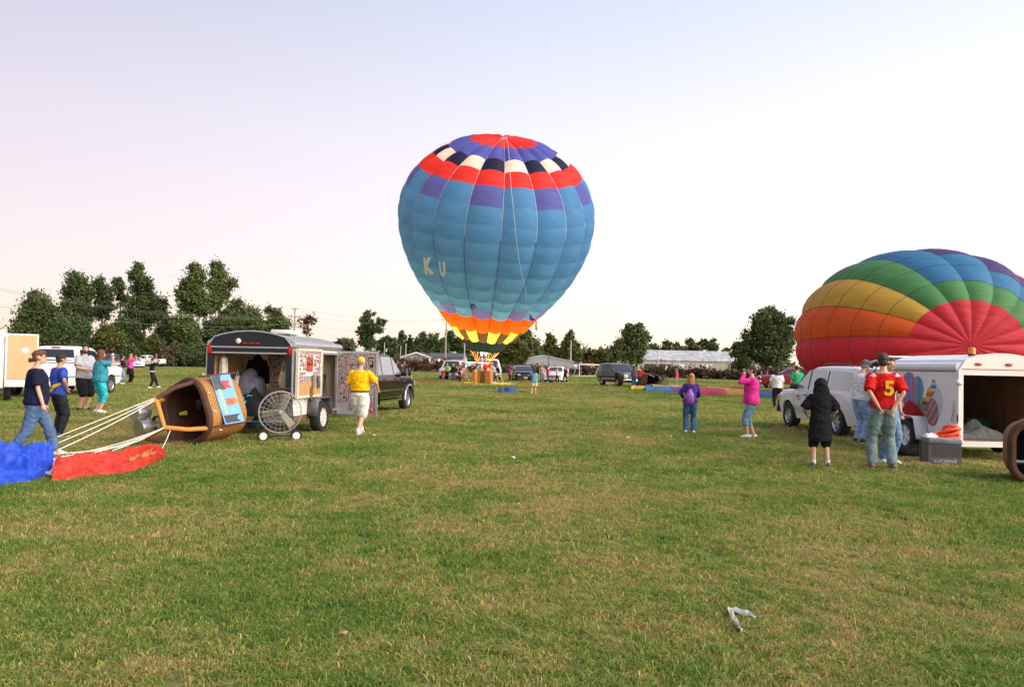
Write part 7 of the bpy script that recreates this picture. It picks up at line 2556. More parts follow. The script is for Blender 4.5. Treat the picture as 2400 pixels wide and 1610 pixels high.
def fuse(name, mb, voxel, smooth_n=4, wrinkle=0.0, seed=0.0):
    """one continuous skin over the overlapping shapes"""
    me = mb.mesh(name)
    o = bpy.data.objects.new(name, me)
    m = o.modifiers.new('r', 'REMESH')
    m.mode = 'VOXEL'
    m.voxel_size = voxel
    s = o.modifiers.new('s', 'SMOOTH')
    s.factor = .5
    s.iterations = smooth_n
    out = evaluated_mesh(o)
    bpy.data.objects.remove(o)
    bpy.data.meshes.remove(me)
    out.name = name
    if wrinkle:
        n = len(out.vertices)
        co, no = np.empty(n * 3, np.float32), np.empty(n * 3, np.float32)
        out.vertices.foreach_get('co', co)
        out.vertices.foreach_get('normal', no)
        co, no = co.reshape(-1, 3), no.reshape(-1, 3)
        kk = [noise.noise((x * 9 + seed, y * 9, z * 17 + 3 * x)) + .6 * noise.noise((x * 22, y * 22 + seed, z * 30)) for x, y, z in co.tolist()]
        out.vertices.foreach_set('co', (co + no * (wrinkle * np.array(kk, np.float32))[:, None]).ravel())
        out.update()
    return out
PEOPLE = 0
def person(label, px, py, ytop, heading, top=(0.5, 0.5, 0.5), bottom=(0.05, 0.08, 0.16), hair='brown', style='short', female=False, fat=1.0, sleeve=.5, legs='trousers', shoes=(0.6, 0.6, 0.6),
           RW=(.25, .04, .85), LW=(-.25, .04, .85), RE=(.6, -1, 0), LE=(-.6, -1, 0), RA=(.10, 0, .085), LA=(-.10, 0, .085), lean=0.0, side=0.0, yaw=0.0, nod=0.0, drop=0.0, hem=.88, near=False, cap=None,
           skin=None, pos=None, H=None, socks=None, group=None, flare=0.0, hood=None, beard=None, loose=0.0, belt=None, name='person', open_coat=None):
    global PEOPLE
    PEOPLE += 1
    sk = skin or SKIN
    if pos is None:
        pos = G(px, py)
        H = (py - ytop) * pos.y / FPX
    k = H / 1.75
    root = thing(name, label, 'person', pos, R(heading), group)
    vox_b, vox_c = (.012, .014) if near else (.024, .025)
    wr = .010 if near else .005
    F = 1 if female else 0
    pel = Vector((0, 0, .93 - drop))
    Rl = Matrix.Rotation(R(-lean), 3, 'X') @ Matrix.Rotation(R(side), 3, 'Y')
    def T(x, y, z):
        """torso point given upright, moved with lean and drop"""
        return pel + Rl @ (Vector((x, y, z)) - Vector((0, 0, .93)))
    hips, waist, chest, sh = ((.176, .128, .158, .150) if F else (.162, .146, .176, .178))
    hips *= .45 + .55 * fat
    waist *= fat
    chest *= .6 + .4 * fat
    dep = .6 + .4 * fat
    rings = [(.83, hips * .72, .085), (.89, hips, .115 * dep), (.97, hips * .97, .118 * dep), (1.06, waist, .105 * fat), (1.17, waist * 1.05, .112 * fat), (1.28, chest, .118 * dep), (1.36, chest * 1.02, .108 * dep), (1.415, sh * .86, .085), (1.45, .085, .065), (1.48, .058, .056)]
    bx = MB()
    def torso(mb, z0, z1, grow, bell=0.0):
        zs = [z0] + [r_[0] for r_ in rings if max(z0 + .02, .87 if z0 < .8 else 0) < r_[0] < z1 - .005] + [z1]
        pts, rr = [], []
        for z in zs:
            zz = max(z, .88) if z0 < .83 else z
            rx = interp([(a, b) for a, b, c in rings], zz)
            ry = interp([(a, c) for a, b, c in rings], zz)
            e = grow + bell * max(0, (1.1 - z)) / .3
            yo = (.020 * (fat - 1) * 3 if .95 < z < 1.25 else 0) + (.012 if F and 1.2 < z < 1.36 else 0)
            pts.append(T(0, yo, z))
            rr.append((rx + e, ry + e + yo * .5))
        mb.tube(pts, rr, 16, side=Rl @ Vector((1, 0, 0)))
    torso(bx, .83, 1.48, 0)
    # head
    nb_ = T(0, .005, 1.47)
    Rh = Rl @ Matrix.Rotation(R(yaw), 3, 'Z') @ Matrix.Rotation(R(-nod), 3, 'X')
    hc = nb_ + Rl @ Vector((0, .02, .055)) + Rh @ Vector((0, .01, .105))
    def Hd(x, y, z):
        return hc + Rh @ Vector((x, y, z))
    bx.tube([T(0, 0, 1.43), nb_, Hd(0, -.01, -.05)], [.058, .052, .052], 10)
    bx.ell(Hd(0, -.008, .022), (.074, .094, .092), 14, 10, Rh)
    bx.ell(Hd(0, .022, -.045), (.056, .066, .068), 12, 8, Rh)
    bx.ell(Hd(0, .098, -.022), (.014, .020, .024), 8, 6, Rh)
    for s in (-1, 1):
        bx.ell(Hd(s * .076, -.005, -.012), (.012, .022, .032), 8, 6, Rh)
    # arms
    arms = []
    for s, W_t, E in ((1, RW, RE), (-1, LW, LE)):
        S = T(s * (sh + .005), -.005, 1.395)
        w = T(*W_t)
        e, w = ik(S, w, .285, .255, Rl @ Vector(E))
        a_f = .85 + .25 * (fat - 1) - .08 * F
        bx.ell(S, (.058 * a_f, .055 * a_f, .055 * a_f), 10, 8)
        bx.tube([S, S.lerp(e, .4), e], [.053 * a_f, .050 * a_f, .040 * a_f], 10)
        bx.tube([e, e.lerp(w, .3), w], [.041 * a_f, .042 * a_f, .027], 10)
        d = (w - e).normalized()
        palm = w + d * .055
        bx.tube([w - d * .01, w + d * .03, w + d * .085], [(.024, .020), (.038, .017), (.036, .014)], 8, side=(0, 1, 0) if abs(d.y) < .8 else (1, 0, 0))
        arms.append((S, e, w, d))
    # legs
    lg = []
    for s, A in ((1, RA), (-1, LA)):
        Hh = pel + Rl @ Vector((s * hips * .53, 0, -.05)) if lean < 40 else pel + Vector((s * hips * .53, 0, -.05))
        kn, an = ik(Hh, Vector(A), .425, .405, (s * .08, 1, 0))
        q = .75 + .25 * fat
        bx.tube([Hh, Hh.lerp(kn, .35), kn], [.088 * q, .080 * q, .055 * q], 12)
        bx.tube([kn, kn.lerp(an, .32), an], [.054 * q, .056 * q, .036], 12)
        toe = Vector((0, 1, 0))
        low = an.z - .085
        pitch = min(.6, low * 2.2)
        bx.tube([an, an + Vector((0, .05, -.045)), an + Vector((0, .13, -.06 - pitch * .08))], [.036, .036, .028], 8)
        lg.append((Hh, kn, an, pitch, s))
    # scale to the person's height
    def sc(mb):
        mb.v = [(a * k, b * k, c * k) for a, b, c in mb.v]
        return mb
    me = fuse('body', sc(bx), vox_b * k, 3)
    # five fingers on each hand, rooted in the palm
    fm = MB()
    for (S, e, w, d) in arms:
        across = d.cross(Vector((0, 1, 0)) if abs(d.y) < .8 else Vector((1, 0, 0))).normalized()
        bendv = d.cross(across).normalized()
        if bendv.y < 0:
            bendv = -bendv
        for j, ln in enumerate((.062, .072, .068, .052)):
            b0 = w + d * .075 + across * ((j - 1.5) * .019)
            fm.tube([b0, b0 + d * ln * .5 + bendv * .006, b0 + d * ln * .85 + bendv * .026], [.0095, .0088, .0065], 6)
        b0 = w + d * .02 + bendv * .02
        fm.tube([b0, b0 + d * .03 + bendv * .030, b0 + d * .065 + bendv * .034], [.012, .011, .008], 6)
    sc(fm)
    bm = bmesh.new()
    bm.from_mesh(me)
    tmp = fm.mesh('f')
    bm.from_mesh(tmp)
    bm.to_mesh(me)
    bm.free()
    bpy.data.meshes.remove(tmp)
    me.materials.clear()
    obj('body', me, sk, root, True, 80)
    if near:
        for s in (-1, 1):
            obj('eye', sc(MB().ell(Hd(s * .031, .086, .008), (.011, .007, .007), 8, 6, Rh)), EYE, root)
            obj('eyebrow', sc(MB().ell(Hd(s * .032, .089, .030), (.018, .006, .004), 8, 5, Rh)), hair_mat(hair), root)
        obj('mouth', sc(MB().ell(Hd(0, .086, -.062), (.022, .006, .006), 8, 6, Rh)), LIP, root)
    # ---- clothing
    cn = '%.3f_%.3f_%.3f' % tuple(top)
    tm_ = cloth(cn, top)
    cb = MB()
    torso(cb, hem, 1.445, .016 + loose, .03 if F else .012)
    for (S, e, w, d) in arms:
        g = .014 + loose * .6
        if sleeve <= .01:
            continue
        cb.ell(S, (.066 + loose * .4,) * 3, 10, 8)
        if sleeve <= .6:
            end = S.lerp(e, sleeve / .6)
            cb.tube([S, S.lerp(end, .5), end], [.062 + g * .6, .060 + g, .058 + g], 12)
        else:
            t_ = (sleeve - .6) / .4
            end = e.lerp(w, t_)
            cb.tube([S, S.lerp(e, .5), e], [.060 + g * .6, .052 + g * .7, .044 + g * .7], 12)
            cb.ell(e, (.045 + g * .7,) * 3, 10, 8)
            cb.tube([e, e.lerp(end, .5), end], [.045 + g * .7, .042 + g * .6, .036 + g * .5], 12)
    sme = fuse('shirt', sc(cb), vox_c * k, 4, wr, PEOPLE * 3.1)
    shirt = obj('shirt', sme, tm_, root, True, 80)
    if legs == 'skirt':
        lb = MB()
        lb.tube([T(0, 0, .99), T(0, 0, .90), pel + Vector((0, .01, -.18)), pel + Vector((0, .02, -.33))], [(waist * 1.12, .115), (hips + .025, .135), (hips + .05, .16), (hips + .075, .185)], 18, side=(1, 0, 0))
        obj('skirt', fuse('skirt', sc(lb), vox_c * k, 3, wr, 7.0), cloth('%.3f_%.3f_%.3f' % tuple(bottom), bottom), root, True, 80)
        lm, lcol, frac = 'leggings', (0.012, 0.012, 0.014), .93
    else:
        lm, lcol = 'trousers', bottom
        frac = {'trousers': .985, 'capri': .74, 'shorts': .38, 'long_shorts': .56}[legs]
    lb = MB()
    zt = 1.005
    lb.tube([T(0, 0, zt), T(0, 0, .95), T(0, 0, .88), T(0, -.005, .83)], [(waist * 1.0 + .02, .105 * dep + .015), (hips + .016, .122 * dep + .012), (hips + .018, .122 * dep + .012), (hips * .75, .095)], 16, side=Rl @ Vector((1, 0, 0)))
    for (Hh, kn, an, pitch, s) in lg:
        q = .75 + .25 * fat
        g = .014 + (.03 if legs in ('shorts', 'long_shorts') else 0) + (.006 if legs == 'trousers' else 0) - (.010 if legs == 'skirt' else 0)
        if frac <= .5:
            end = Hh.lerp(kn, frac / .5)
            lb.tube([Hh, Hh.lerp(end, .5), end], [.098 * q + g * .5, .094 * q + g, .088 * q + g * 1.2], 14)
        else:
            t_ = (frac - .5) / .5
            end = kn.lerp(an, t_)
            if t_ > .9:
                end = end - Vector((0, 0, .02))
            cuff = (.050 if legs == 'trousers' else .058) + flare + (.02 if legs == 'long_shorts' else 0)
            lb.tube([Hh, Hh.lerp(kn, .4), kn], [.097 * q + g * .4, .088 * q + g, .062 * q + g], 14)
            lb.ell(kn, (.063 * q + g,) * 3, 10, 8)
            lb.tube([kn, kn.lerp(end, .4), end], [.062 * q + g, .060 * q + g * .8 + flare * .3, cuff * q + g * .3], 14)
    obj(lm, fuse(lm, sc(lb), vox_c * k, 4, wr, PEOPLE * 1.7), cloth('%.3f_%.3f_%.3f' % tuple(lcol), lcol), root, True, 80)
    if belt:
        mb = MB()
        torso(mb, .955, 1.0, .026)
        obj('belt', sc(mb), cloth('belt%.2f' % belt[0], belt), root, True, 60)
    for (Hh, kn, an, pitch, s) in lg:
        sm = MB()
        base = an - Vector((0, 0, .085))
        Mp = Matrix.Rotation(-pitch * 1.2, 3, 'X')
        def fp(x, y, z):
            return base + Vector((s * .012, 0, 0)) + Mp @ Vector((x, y, z))
        sm.tube([fp(0, -.085, .045), fp(0, -.06, .048), fp(0, .03, .052), fp(0, .11, .040), fp(0, .165, .030), fp(0, .19, .026)], [(.020, .022), (.040, .044), (.042, .050), (.046, .036), (.036, .026), (.012, .014)], 12, side=(1, 0, 0))
        sm.tube([fp(0, -.02, .06), fp(0, -.025, .105)], [.044, .044], 10)
        o = obj('shoe', fuse('shoe', sc(sm), .013 * k if near else .02 * k, 2), mat('shoe%.2f_%.2f' % (shoes[0], shoes[2]), shoes, 0.6), root, True, 80)
        if near:
            so = MB()
            so.tube([fp(0, -.09, .012), fp(0, -.06, .012), fp(0, .05, .012), fp(0, .13, .013), fp(0, .19, .016), fp(0, .2, .018)], [(.02, .012), (.043, .013), (.043, .013), (.049, .013), (.036, .012), (.01, .008)], 10, side=(1, 0, 0))
            obj('sole', sc(so), mat('sole_white', (0.62, 0.62, 0.60), 0.7), o)
        if socks:
            obj('sock', sc(MB().tube([an + Vector((0, -.01, -.02)), an + Vector((0, -.005, .06))], [.043, .042], 10)), cloth('sock%.2f' % socks[0], socks), root)
    # ---- hair, cap, hood
    hm = hair_mat(hair)
    hb = MB()
    if style != 'bald' and hood is None:
        if cap is None:
            hb.ell(Hd(0, -.022, .040), (.083, .094, .086), 14, 10, Rh)
        hb.ell(Hd(0, -.045, -.01), (.074, .062, .075), 12, 8, Rh)
        if cap is None:
            hb.ell(Hd(0, .030, .078), (.072, .062, .040), 12, 8, Rh)
        for s in (-1, 1) if cap is None else ():
            hb.ell(Hd(s * .066, .012, .035), (.018, .045, .045), 8, 6, Rh)
        if style in ('long', 'bob', 'tail', 'curly'):
            ln = {'long': .34, 'bob': .13, 'tail': .10, 'curly': .30}[style]
            wd = {'long': .085, 'bob': .095, 'tail': .08, 'curly': .105}[style]
            end = Hd(0, -.07, -.05) + Rl @ Vector((0, -.035, -ln))
            hb.tube([Hd(0, -.035, .05), Hd(0, -.055, -.04), Hd(0, -.06, -.05).lerp(end, .5), end], [(.082, .07), (wd, .06), (wd * 1.08, .052), (wd * .55, .03)], 14, side=Rh @ Vector((1, 0, 0)))
            for s in (-1, 1):
                hb.tube([Hd(s * .060, .03, .07), Hd(s * .078, .015, -.02), Hd(s * .078, -.01, -.06 - ln * .35)], [.026, .028, .018], 8)
            if style == 'tail':
                hb.tube([Hd(0, -.10, .06), Hd(0, -.15, .0), Hd(0, -.13, -.16)], [.035, .04, .015], 8)
        obj('hair', fuse('hair', sc(hb), (.010 if near else .018) * k, 2, .011 if near else .004, 2.0 + PEOPLE), hm, root, True, 80)
    if beard:
        mb = MB()
        mb.ell(Hd(0, .040, -.088), (.056, .050, .042), 12, 8, Rh)
        mb.ell(Hd(0, .078, -.046), (.034, .020, .010), 10, 6, Rh)
        for s in (-1, 1):
            mb.ell(Hd(s * .056, .020, -.055), (.016, .040, .045), 10, 6, Rh)
        obj('beard', fuse('beard', sc(mb), .010 * k, 1), hm, root, True, 80)
    if cap:
        mb = MB()
        mb.ell(Hd(0, -.014, .045), (.090, .110, .086), 16, 10, Rh)
        mb.tube([Hd(0, .07, .045), Hd(0, .13, .040), Hd(0, .175, .030)], [(.072, .012), (.066, .011), (.045, .008)], 12, side=Rh @ Vector((1, 0, 0)))
        obj('cap', fuse('cap', sc(mb), (.011 if near else .018) * k, 2), cloth('cap%.2f%.2f' % (cap[0], cap[2]), cap), root, True, 80)
    if hood:
        mb = MB()
        mb.ell(Hd(0, -.03, .035), (.130, .150, .140), 16, 10, Rh)
        mb.tube([Hd(0, -.05, .02), Hd(0, -.09, -.10), T(0, -.09, 1.36), T(0, -.11, 1.20)], [(.135, .11), (.16, .085), (.19, .06), (.16, .04)], 16, side=(1, 0, 0))
        obj('hood', fuse('hood', sc(mb), .014 * k, 3, .008, 5.0), cloth('hood%.2f' % hood[0], hood), root, True, 80)
    M = Matrix.Translation(pos) @ Matrix.Rotation(R(heading), 4, 'Z')
    return {'root': root, 'M': M, 'k': k, 'wrists': [M @ (w * k) for (_, _, w, _) in arms], 'hands': [M @ ((w + d * .07) * k) for (_, _, w, d) in arms], 'T': lambda x, y, z: M @ (T(x, y, z) * k), 'shirt': shirt, 'loc': lambda x, y, z: T(x, y, z) * k, 'hd': lambda x, y, z: M @ (Hd(x, y, z) * k), 'arms': arms}
CAMB = mat('camera_black', (0.015, 0.015, 0.016), 0.4)
def camera_thing(label, p, heading, s=1.0, m=None):
    t = thing('handheld_camera', label, 'camera', p, R(heading), 'cameras held up by onlookers')
    obj('camera_body', MB().rbox((0, 0, 0), (.115 * s, .045 * s, .07 * s), .012), m or CAMB, t)
    obj('lens', MB().lathe([(.028 * s, .02 * s), (.028 * s, .06 * s), (.022 * s, .065 * s), (0, .055 * s)], axis='Y', seg=14), CAMB, t)
UPR, UPL = (.075, .30, 1.56), (-.075, .30, 1.56)
DN, DL_ = (1, -.3, -1), (-1, -.3, -1)
JEAN, JEAN_L, JEAN_D, BLACKC = (0.045, 0.095, 0.20), (0.20, 0.32, 0.48), (0.025, 0.05, 0.11), (0.012, 0.012, 0.014)
STRIDE = dict(RA=(.06, -.30, .14), LA=(-.06, .28, .09))
# --- left group
person('woman in navy tee and blue jeans striding past the blue fabric', 78, 1074, 821, -58, (0.010, 0.012, 0.035), (0.075, 0.13, 0.23), 'auburn', 'short', True, 1.28, .5, shoes=(0.68, 0.60, 0.60), RW=(.28, .10, .88), LW=(-.27, -.12, .88), RA=(.07, -.32, .13), LA=(-.07, .32, .085), near=True, hem=.86, loose=.012, flare=.01)
p = person('man in blue and yellow shirt and dark jeans behind the striding woman', 133, 1024, 829, -35, (0.03, 0.06, 0.34), (0.018, 0.020, 0.026), 'dark', 'short', False, 1.08, .5, shoes=(0.02, 0.02, 0.02), RW=(.24, .06, 1.02), RE=(1, -.6, 0), near=True, skin=SKIN2, loose=.015, belt=(0.02, 0.02, 0.02))
mb = MB()
mb.tube([p['loc'](-.02, -.145, .95), p['loc'](.10, -.150, 1.06), p['loc'](.20, -.06, 1.12)], [.03, .045, .03], 8, flat=.5)
obj('yellow_flash', mb, cloth('flash_yellow', (0.55, 0.36, 0.03)), p['root'])
person('bearded man in grey tee and black shorts turned toward the camera', 194, 963.5, 807, -112, (0.36, 0.36, 0.39), BLACKC, 'dark', 'short', False, 1.30, .5, 'long_shorts', (0.015, 0.015, 0.016), RW=(.10, .26, 1.08), LW=(-.06, .27, 1.07), RE=(1, -.4, -.6), LE=(-1, -.4, -.6), yaw=-42, near=True, socks=(0.7, 0.7, 0.68), beard=True, loose=.02, hem=.84)
p = person('woman in teal checked shirt and turquoise capris holding up a camera', 230, 968, 820, -42, (0.035, 0.24, 0.32), (0.03, 0.42, 0.50), 'auburn', 'curly', True, 1.42, .5, 'capri', (0.55, 0.55, 0.56), RW=(.11, .30, 1.52), LW=(-.05, .30, 1.52), RE=DN, LE=DL_, near=True, hem=.84, loose=.012)
camera_thing('silver camera held up by the woman in teal', (Vector(p['hands'][0]) + Vector(p['hands'][1])) / 2 + Vector((0, 0, .05)), -42, 1.1, ALU)
person('woman in black top and light jeans with hand on hip', 284.5, 900.5, 832, -75, BLACKC, (0.16, 0.24, 0.36), 'brown', 'bob', True, 1.1, .3, shoes=(0.7, 0.7, 0.7), RW=(.22, .03, 1.0), RE=(1, -.7, 0), hem=.95)
p = person('red-haired woman in pink top and short black skirt', 303.6, 902.6, 829, -30, (0.62, 0.06, 0.26), BLACKC, 'ginger', 'long', True, 1.05, .4, 'skirt', (0.015, 0.015, 0.016), RW=UPR, LW=UPL, RE=DN, LE=DL_, hem=.93)
p = person('woman all in black photographing with one foot forward', 355, 910, 839, -62, BLACKC, (0.014, 0.014, 0.017), 'dark', 'short', True, 1.0, .9, shoes=(0.72, 0.70, 0.66), RW=UPR, LW=UPL, RE=DN, LE=DL_, RA=(.08, -.10, .085), LA=(-.08, .34, .10), belt=(0.7, 0.7, 0.7), hem=.98)
camera_thing('black camera held by the woman all in black', (Vector(p['hands'][0]) + Vector(p['hands'][1])) / 2, -62, 1.3)
# --- yellow shirt
person('man in bright yellow polo, cream shorts and yellow cap walking away', 841, 1019, 837, -7, (0.86, 0.44, 0.008), (0.66, 0.62, 0.57), 'grey', 'short', False, 1.22, .56, 'long_shorts', (0.42, 0.42, 0.42), RW=(.36, .20, 1.02), LW=(-.30, .06, .86), RE=(1, -.8, -.3), LE=(-1, -.6, 0), RA=(.02, -.14, .10), LA=(-.03, .30, .085), near=True, cap=(0.66, 0.42, 0.06), socks=(0.72, 0.72, 0.70), belt=(0.10, 0.03, 0.02), hem=.985, loose=.018)
# --- beyond the black vehicle
p = person('woman behind the black vehicle raising a small camera above its bonnet', 941, 903, 848, 20, (0.05, 0.05, 0.06), JEAN, 'brown', 'short', True, 1.0, .5, RW=(-.24, .22, 1.72), LW=(-.34, .20, 1.70), RE=DN, LE=DL_)
camera_thing('small camera raised above the black vehicle bonnet', Vector(p['hands'][0]) + Vector((0, 0, .03)), 20, 1.3)
person('man in navy tee seen past the black vehicle mirror', 947, 897, 846.5, 35, (0.02, 0.025, 0.06), JEAN, 'ginger', 'short', False, 1.05, .5)
person('child in dark striped top beside the black vehicle front', 959.5, 890, 858.5, 20, (0.05, 0.055, 0.09), (0.04, 0.04, 0.05), 'brown', 'short', False, 1.0, .5)
# --- crowd left of the basket
CR = 'onlookers around the standing balloon'
person('small child in red shirt left of the woman in green', 1038, 893, 864, 180, (0.50, 0.02, 0.03), (0.20, 0.21, 0.23), 'pale', 'short', False, 1.1, .5, group=CR)
person('woman in bright green top and black trousers before the silver vehicle', 1047.5, 891.5, 850.5, 175, (0.16, 0.50, 0.06), BLACKC, 'grey', 'short', True, 1.0, .9, RW=(.08, .26, 1.15), LW=(-.08, .26, 1.15), group=CR)
person('white-haired woman in black jacket and jeans in the crowd', 1062, 894, 852, 185, (0.014, 0.012, 0.014), JEAN, 'pale', 'bob', True, 1.05, .98, group=CR)
person('woman in dark top and white skirt between the two blondes', 1068.5, 893, 855.5, 178, (0.06, 0.02, 0.02), (0.60, 0.36, 0.36), 'auburn', 'bob', True, 1.0, .5, 'skirt', RW=(.07, .22, 1.2), group=CR)
person('blonde woman in black tee leaning toward the tan fan', 1076.5, 898, 852.5, -110, (0.014, 0.014, 0.016), (0.03, 0.03, 0.035), 'blond', 'tail', True, 1.05, .5, lean=10, RW=(.18, .30, 1.0), group=CR)
# --- basket crew
pp = at(1139, 845, BD)
person('pilot in orange-red shirt standing inside the upright basket', 0, 0, 0, 25, (0.62, 0.05, 0.02), JEAN_D, 'brown', 'short', False, 1.05, .5, RW=(.10, .15, 1.75), RE=(1, .2, -.5), pos=Vector((BB.x + .22, BB.y + .05, .06)), H=1.72)
person('man in white and blue shirt holding the basket rim on the right', 1158.5, 897.5, 851, 72, (0.30, 0.36, 0.50), JEAN, 'ginger', 'short', False, 1.05, .5, lean=14, RW=(.15, .48, 1.05), LW=(-.15, .48, 1.05), group=CR)
person('man in black tee and khaki trousers bracing against the basket', 1169, 897, 853.5, 68, BLACKC, (0.36, 0.30, 0.22), 'ginger', 'short', False, 1.1, .5, lean=16, RW=(.15, .45, 1.0), LW=(-.15, .50, 1.0), RA=(.10, -.38, .12), LA=(-.10, .05, .085), group=CR)
person('helper in pale shirt close behind the right of the basket', 1152, 894.5, 849.5, 90, (0.62, 0.58, 0.52), JEAN, 'brown', 'short', False, 1.0, .5, cap=(0.60, 0.50, 0.40), group=CR)
# --- sedans group
p = person('woman in purple top holding a small child by the black sedan', 1193.5, 895.5, 858, -60, (0.26, 0.05, 0.24), (0.03, 0.035, 0.045), 'brown', 'long', True, 1.05, .5, RW=(.14, .28, 1.12), LW=(-.10, .28, 1.10), group=CR)
person('small dark-haired child carried by the woman in purple', 0, 0, 0, 130, (0.03, 0.03, 0.04), (0.50, 0.10, 0.22), 'dark', 'short', True, 1.1, .6, pos=p['T'](.02, .27, .86), H=.86, drop=.18, RA=(.10, .10, .20), LA=(-.10, .10, .20), group=CR)
p = person('woman in denim shirt and yellow shorts photographing the balloon', 1252, 923, 865.5, 14, (0.11, 0.26, 0.40), (0.62, 0.48, 0.22), 'dark', 'bob', True, 1.3, .7, 'shorts', (0.72, 0.72, 0.72), RW=UPR, LW=UPL, RE=DN, LE=DL_, LA=(-.17, .04, .085), hem=.82, loose=.03)
camera_thing('camera held by the woman in denim shirt', (Vector(p['hands'][0]) + Vector(p['hands'][1])) / 2, 14, 1.2)
person('man in grey tee and jeans standing left of the white sedan', 1270, 897, 854, 190, (0.28, 0.28, 0.29), (0.10, 0.14, 0.20), 'ginger', 'short', False, 1.0, .5, LW=(-.28, .10, .90), group=CR)
person('man in red shirt, jeans and dark cap by the white sedan', 1283, 897, 858, -75, (0.60, 0.025, 0.02), JEAN, 'dark', 'short', False, 1.15, .5, cap=(0.02, 0.02, 0.03), RW=(.12, .26, 1.05), loose=.02, group=CR)
person('woman in white top and black trousers striding past the white sedan', 1305, 897, 862, -88, (0.66, 0.62, 0.58), BLACKC, 'ginger', 'tail', True, .98, .5, RW=(.08, .28, 1.2), LW=(-.08, .26, 1.2), RA=(.06, -.34, .16), LA=(-.06, .30, .085), group=CR)
p = person('woman in black with raised arm carrying a pink-clad baby', 1324, 898, 859.5, -60, BLACKC, (0.014, 0.014, 0.016), 'ginger', 'short', True, 1.0, .9, RW=(.10, .26, 1.15), LW=(-.40, .16, 1.62), LE=(-1, 0, -1), RA=(.10, .10, .085), LA=(-.12, -.25, .085), group=CR)
person('baby in pink held by the woman in black', 0, 0, 0, 170, (0.52, 0.50, 0.56), (0.55, 0.08, 0.20), 'blond', 'short', True, 1.15, .9, pos=p['T'](.12, .24, .84), H=.80, drop=.18, RA=(.10, .10, .20), LA=(-.10, .10, .20), group=CR)
# --- by the dark wagon and flat fabric
person('dark-haired woman in grey jacket and jeans, back turned, by the wagon', 1486, 909, 857.5, 8, (0.085, 0.085, 0.095), JEAN, 'dark', 'long', True, 1.1, .98, loose=.02)
person('man in orange-red shirt and jeans beside the tipped far basket', 1498.5, 908.5, 859, -28, (0.62, 0.06, 0.03), JEAN, 'dark', 'short', False, 1.05, .5, side=5)
person('blonde woman in pink tee and jeans beyond the flat fabric', 1586, 911.5, 864.5, 72, (0.62, 0.05, 0.20), JEAN_L, 'blond', 'short', True, 1.15, .5, RW=(.18, .12, .88))
# --- centre right
p = person('girl in purple jumper and jeans with long strawberry-blonde hair, back turned', 1617, 1015, 875, -6, (0.065, 0.030, 0.21), (0.055, 0.12, 0.24), 'ginger', 'long', True, 1.12, .98, shoes=(0.6, 0.6, 0.62), RW=(.16, .26, 1.02), LW=(-.18, .24, 1.02), RE=(1, -.9, -.3), LE=(-1, -.9, -.3), RA=(.09, 0, .085), LA=(-.11, .03, .085), near=True, flare=.02, hem=.90, loose=.006, side=2)
t = thing('drawstring_bag', 'shiny purple drawstring bag on the back of the girl in purple', 'bag', p['T'](-.06, -.235, .95), R(-6))
mb = MB()
mb.tube([(0, .02, -.10), (0, .01, -.05), (0, 0, .06), (.01, .01, .17), (.02, .03, .25), (.03, .04, .29)], [(.06, .04), (.12, .075), (.135, .085), (.095, .06), (.045, .03), (.03, .02)], 16, side=(1, 0, 0))
soft('bag_body', mb, mat('shiny_purple', (0.20, 0.045, 0.33), .4, 0, .15, 8, .5, 18), t, 1, .018, 9)
for s in (-1, 1):
    obj('cord', MB().tube([(.03, .04, .28), (.06 + s * .10, .10, .42), (.06 + s * .12, .16, .52)], .008, 5), CAMB, t)
p = person('woman in hot pink cardigan and denim capris filming with a small camera', 1761, 1027.5, 856, 78, (0.66, 0.035, 0.24), (0.15, 0.26, 0.38), 'brown', 'short', True, 1.22, .98, 'capri', (0.70, 0.68, 0.70), RW=(.16, .16, .92), LW=(-.05, .19, 1.53), LE=(-.8, .5, -1), RE=(.6, -1, 0), RA=(.07, -.06, .085), LA=(-.09, .10, .085), near=True, hem=.82, loose=.02, nod=-8)
camera_thing('small silver camera held to the face by the woman in pink', Vector(p['hands'][1]) + Vector((-.03, 0, .04)), 78, .95, mat('camera_silver', (0.25, 0.28, 0.38), 0.3, .6))
cm = MB()
cm.grid(lambda u, v: tuple(p['loc']((u - .5) * .15, .155 + .02 * math.sin(PI * u), .98 + .44 * v)), 6, 8)
obj('lilac_top', cm, cloth('lilac', (0.22, 0.15, 0.45)), p['root'])
p = person('man in white tee and black trousers standing by the red pickup', 1821, 957, 863.5, -12, (0.66, 0.65, 0.66), (0.016, 0.017, 0.02), 'brown', 'long', False, 1.18, .5, shoes=(0.10, 0.06, 0.05), RW=(.24, .05, .86), LW=(-.36, .10, .88), LE=(-1, -.8, 0), loose=.02, near=True)
mb = MB().ell(p['loc'](.06, -.142, 1.27), (.075, .012, .06), 12, 8)
obj('faded_print', mb, mat('faded_red_print', (0.55, 0.30, 0.30), 0.9), p['root'])
person('man in green tee and jeans, back turned, beside the rainbow balloon', 1867, 949, 857.5, -8, (0.035, 0.38, 0.15), (0.12, 0.20, 0.32), 'dark', 'short', False, 1.0, .5, loose=.015, near=True)
person('onlooker in blue cap far behind the red pickup bonnet', 1797, 904, 872, 180, (0.05, 0.09, 0.28), JEAN, 'dark', 'short', False, 1.0, .5, cap=(0.03, 0.06, 0.25))
person('onlooker with orange cap far behind the red pickup bonnet', 1784, 904, 870.5, 170, (0.03, 0.035, 0.04), JEAN, 'dark', 'short', False, 1.0, .9, cap=(0.55, 0.18, 0.06))
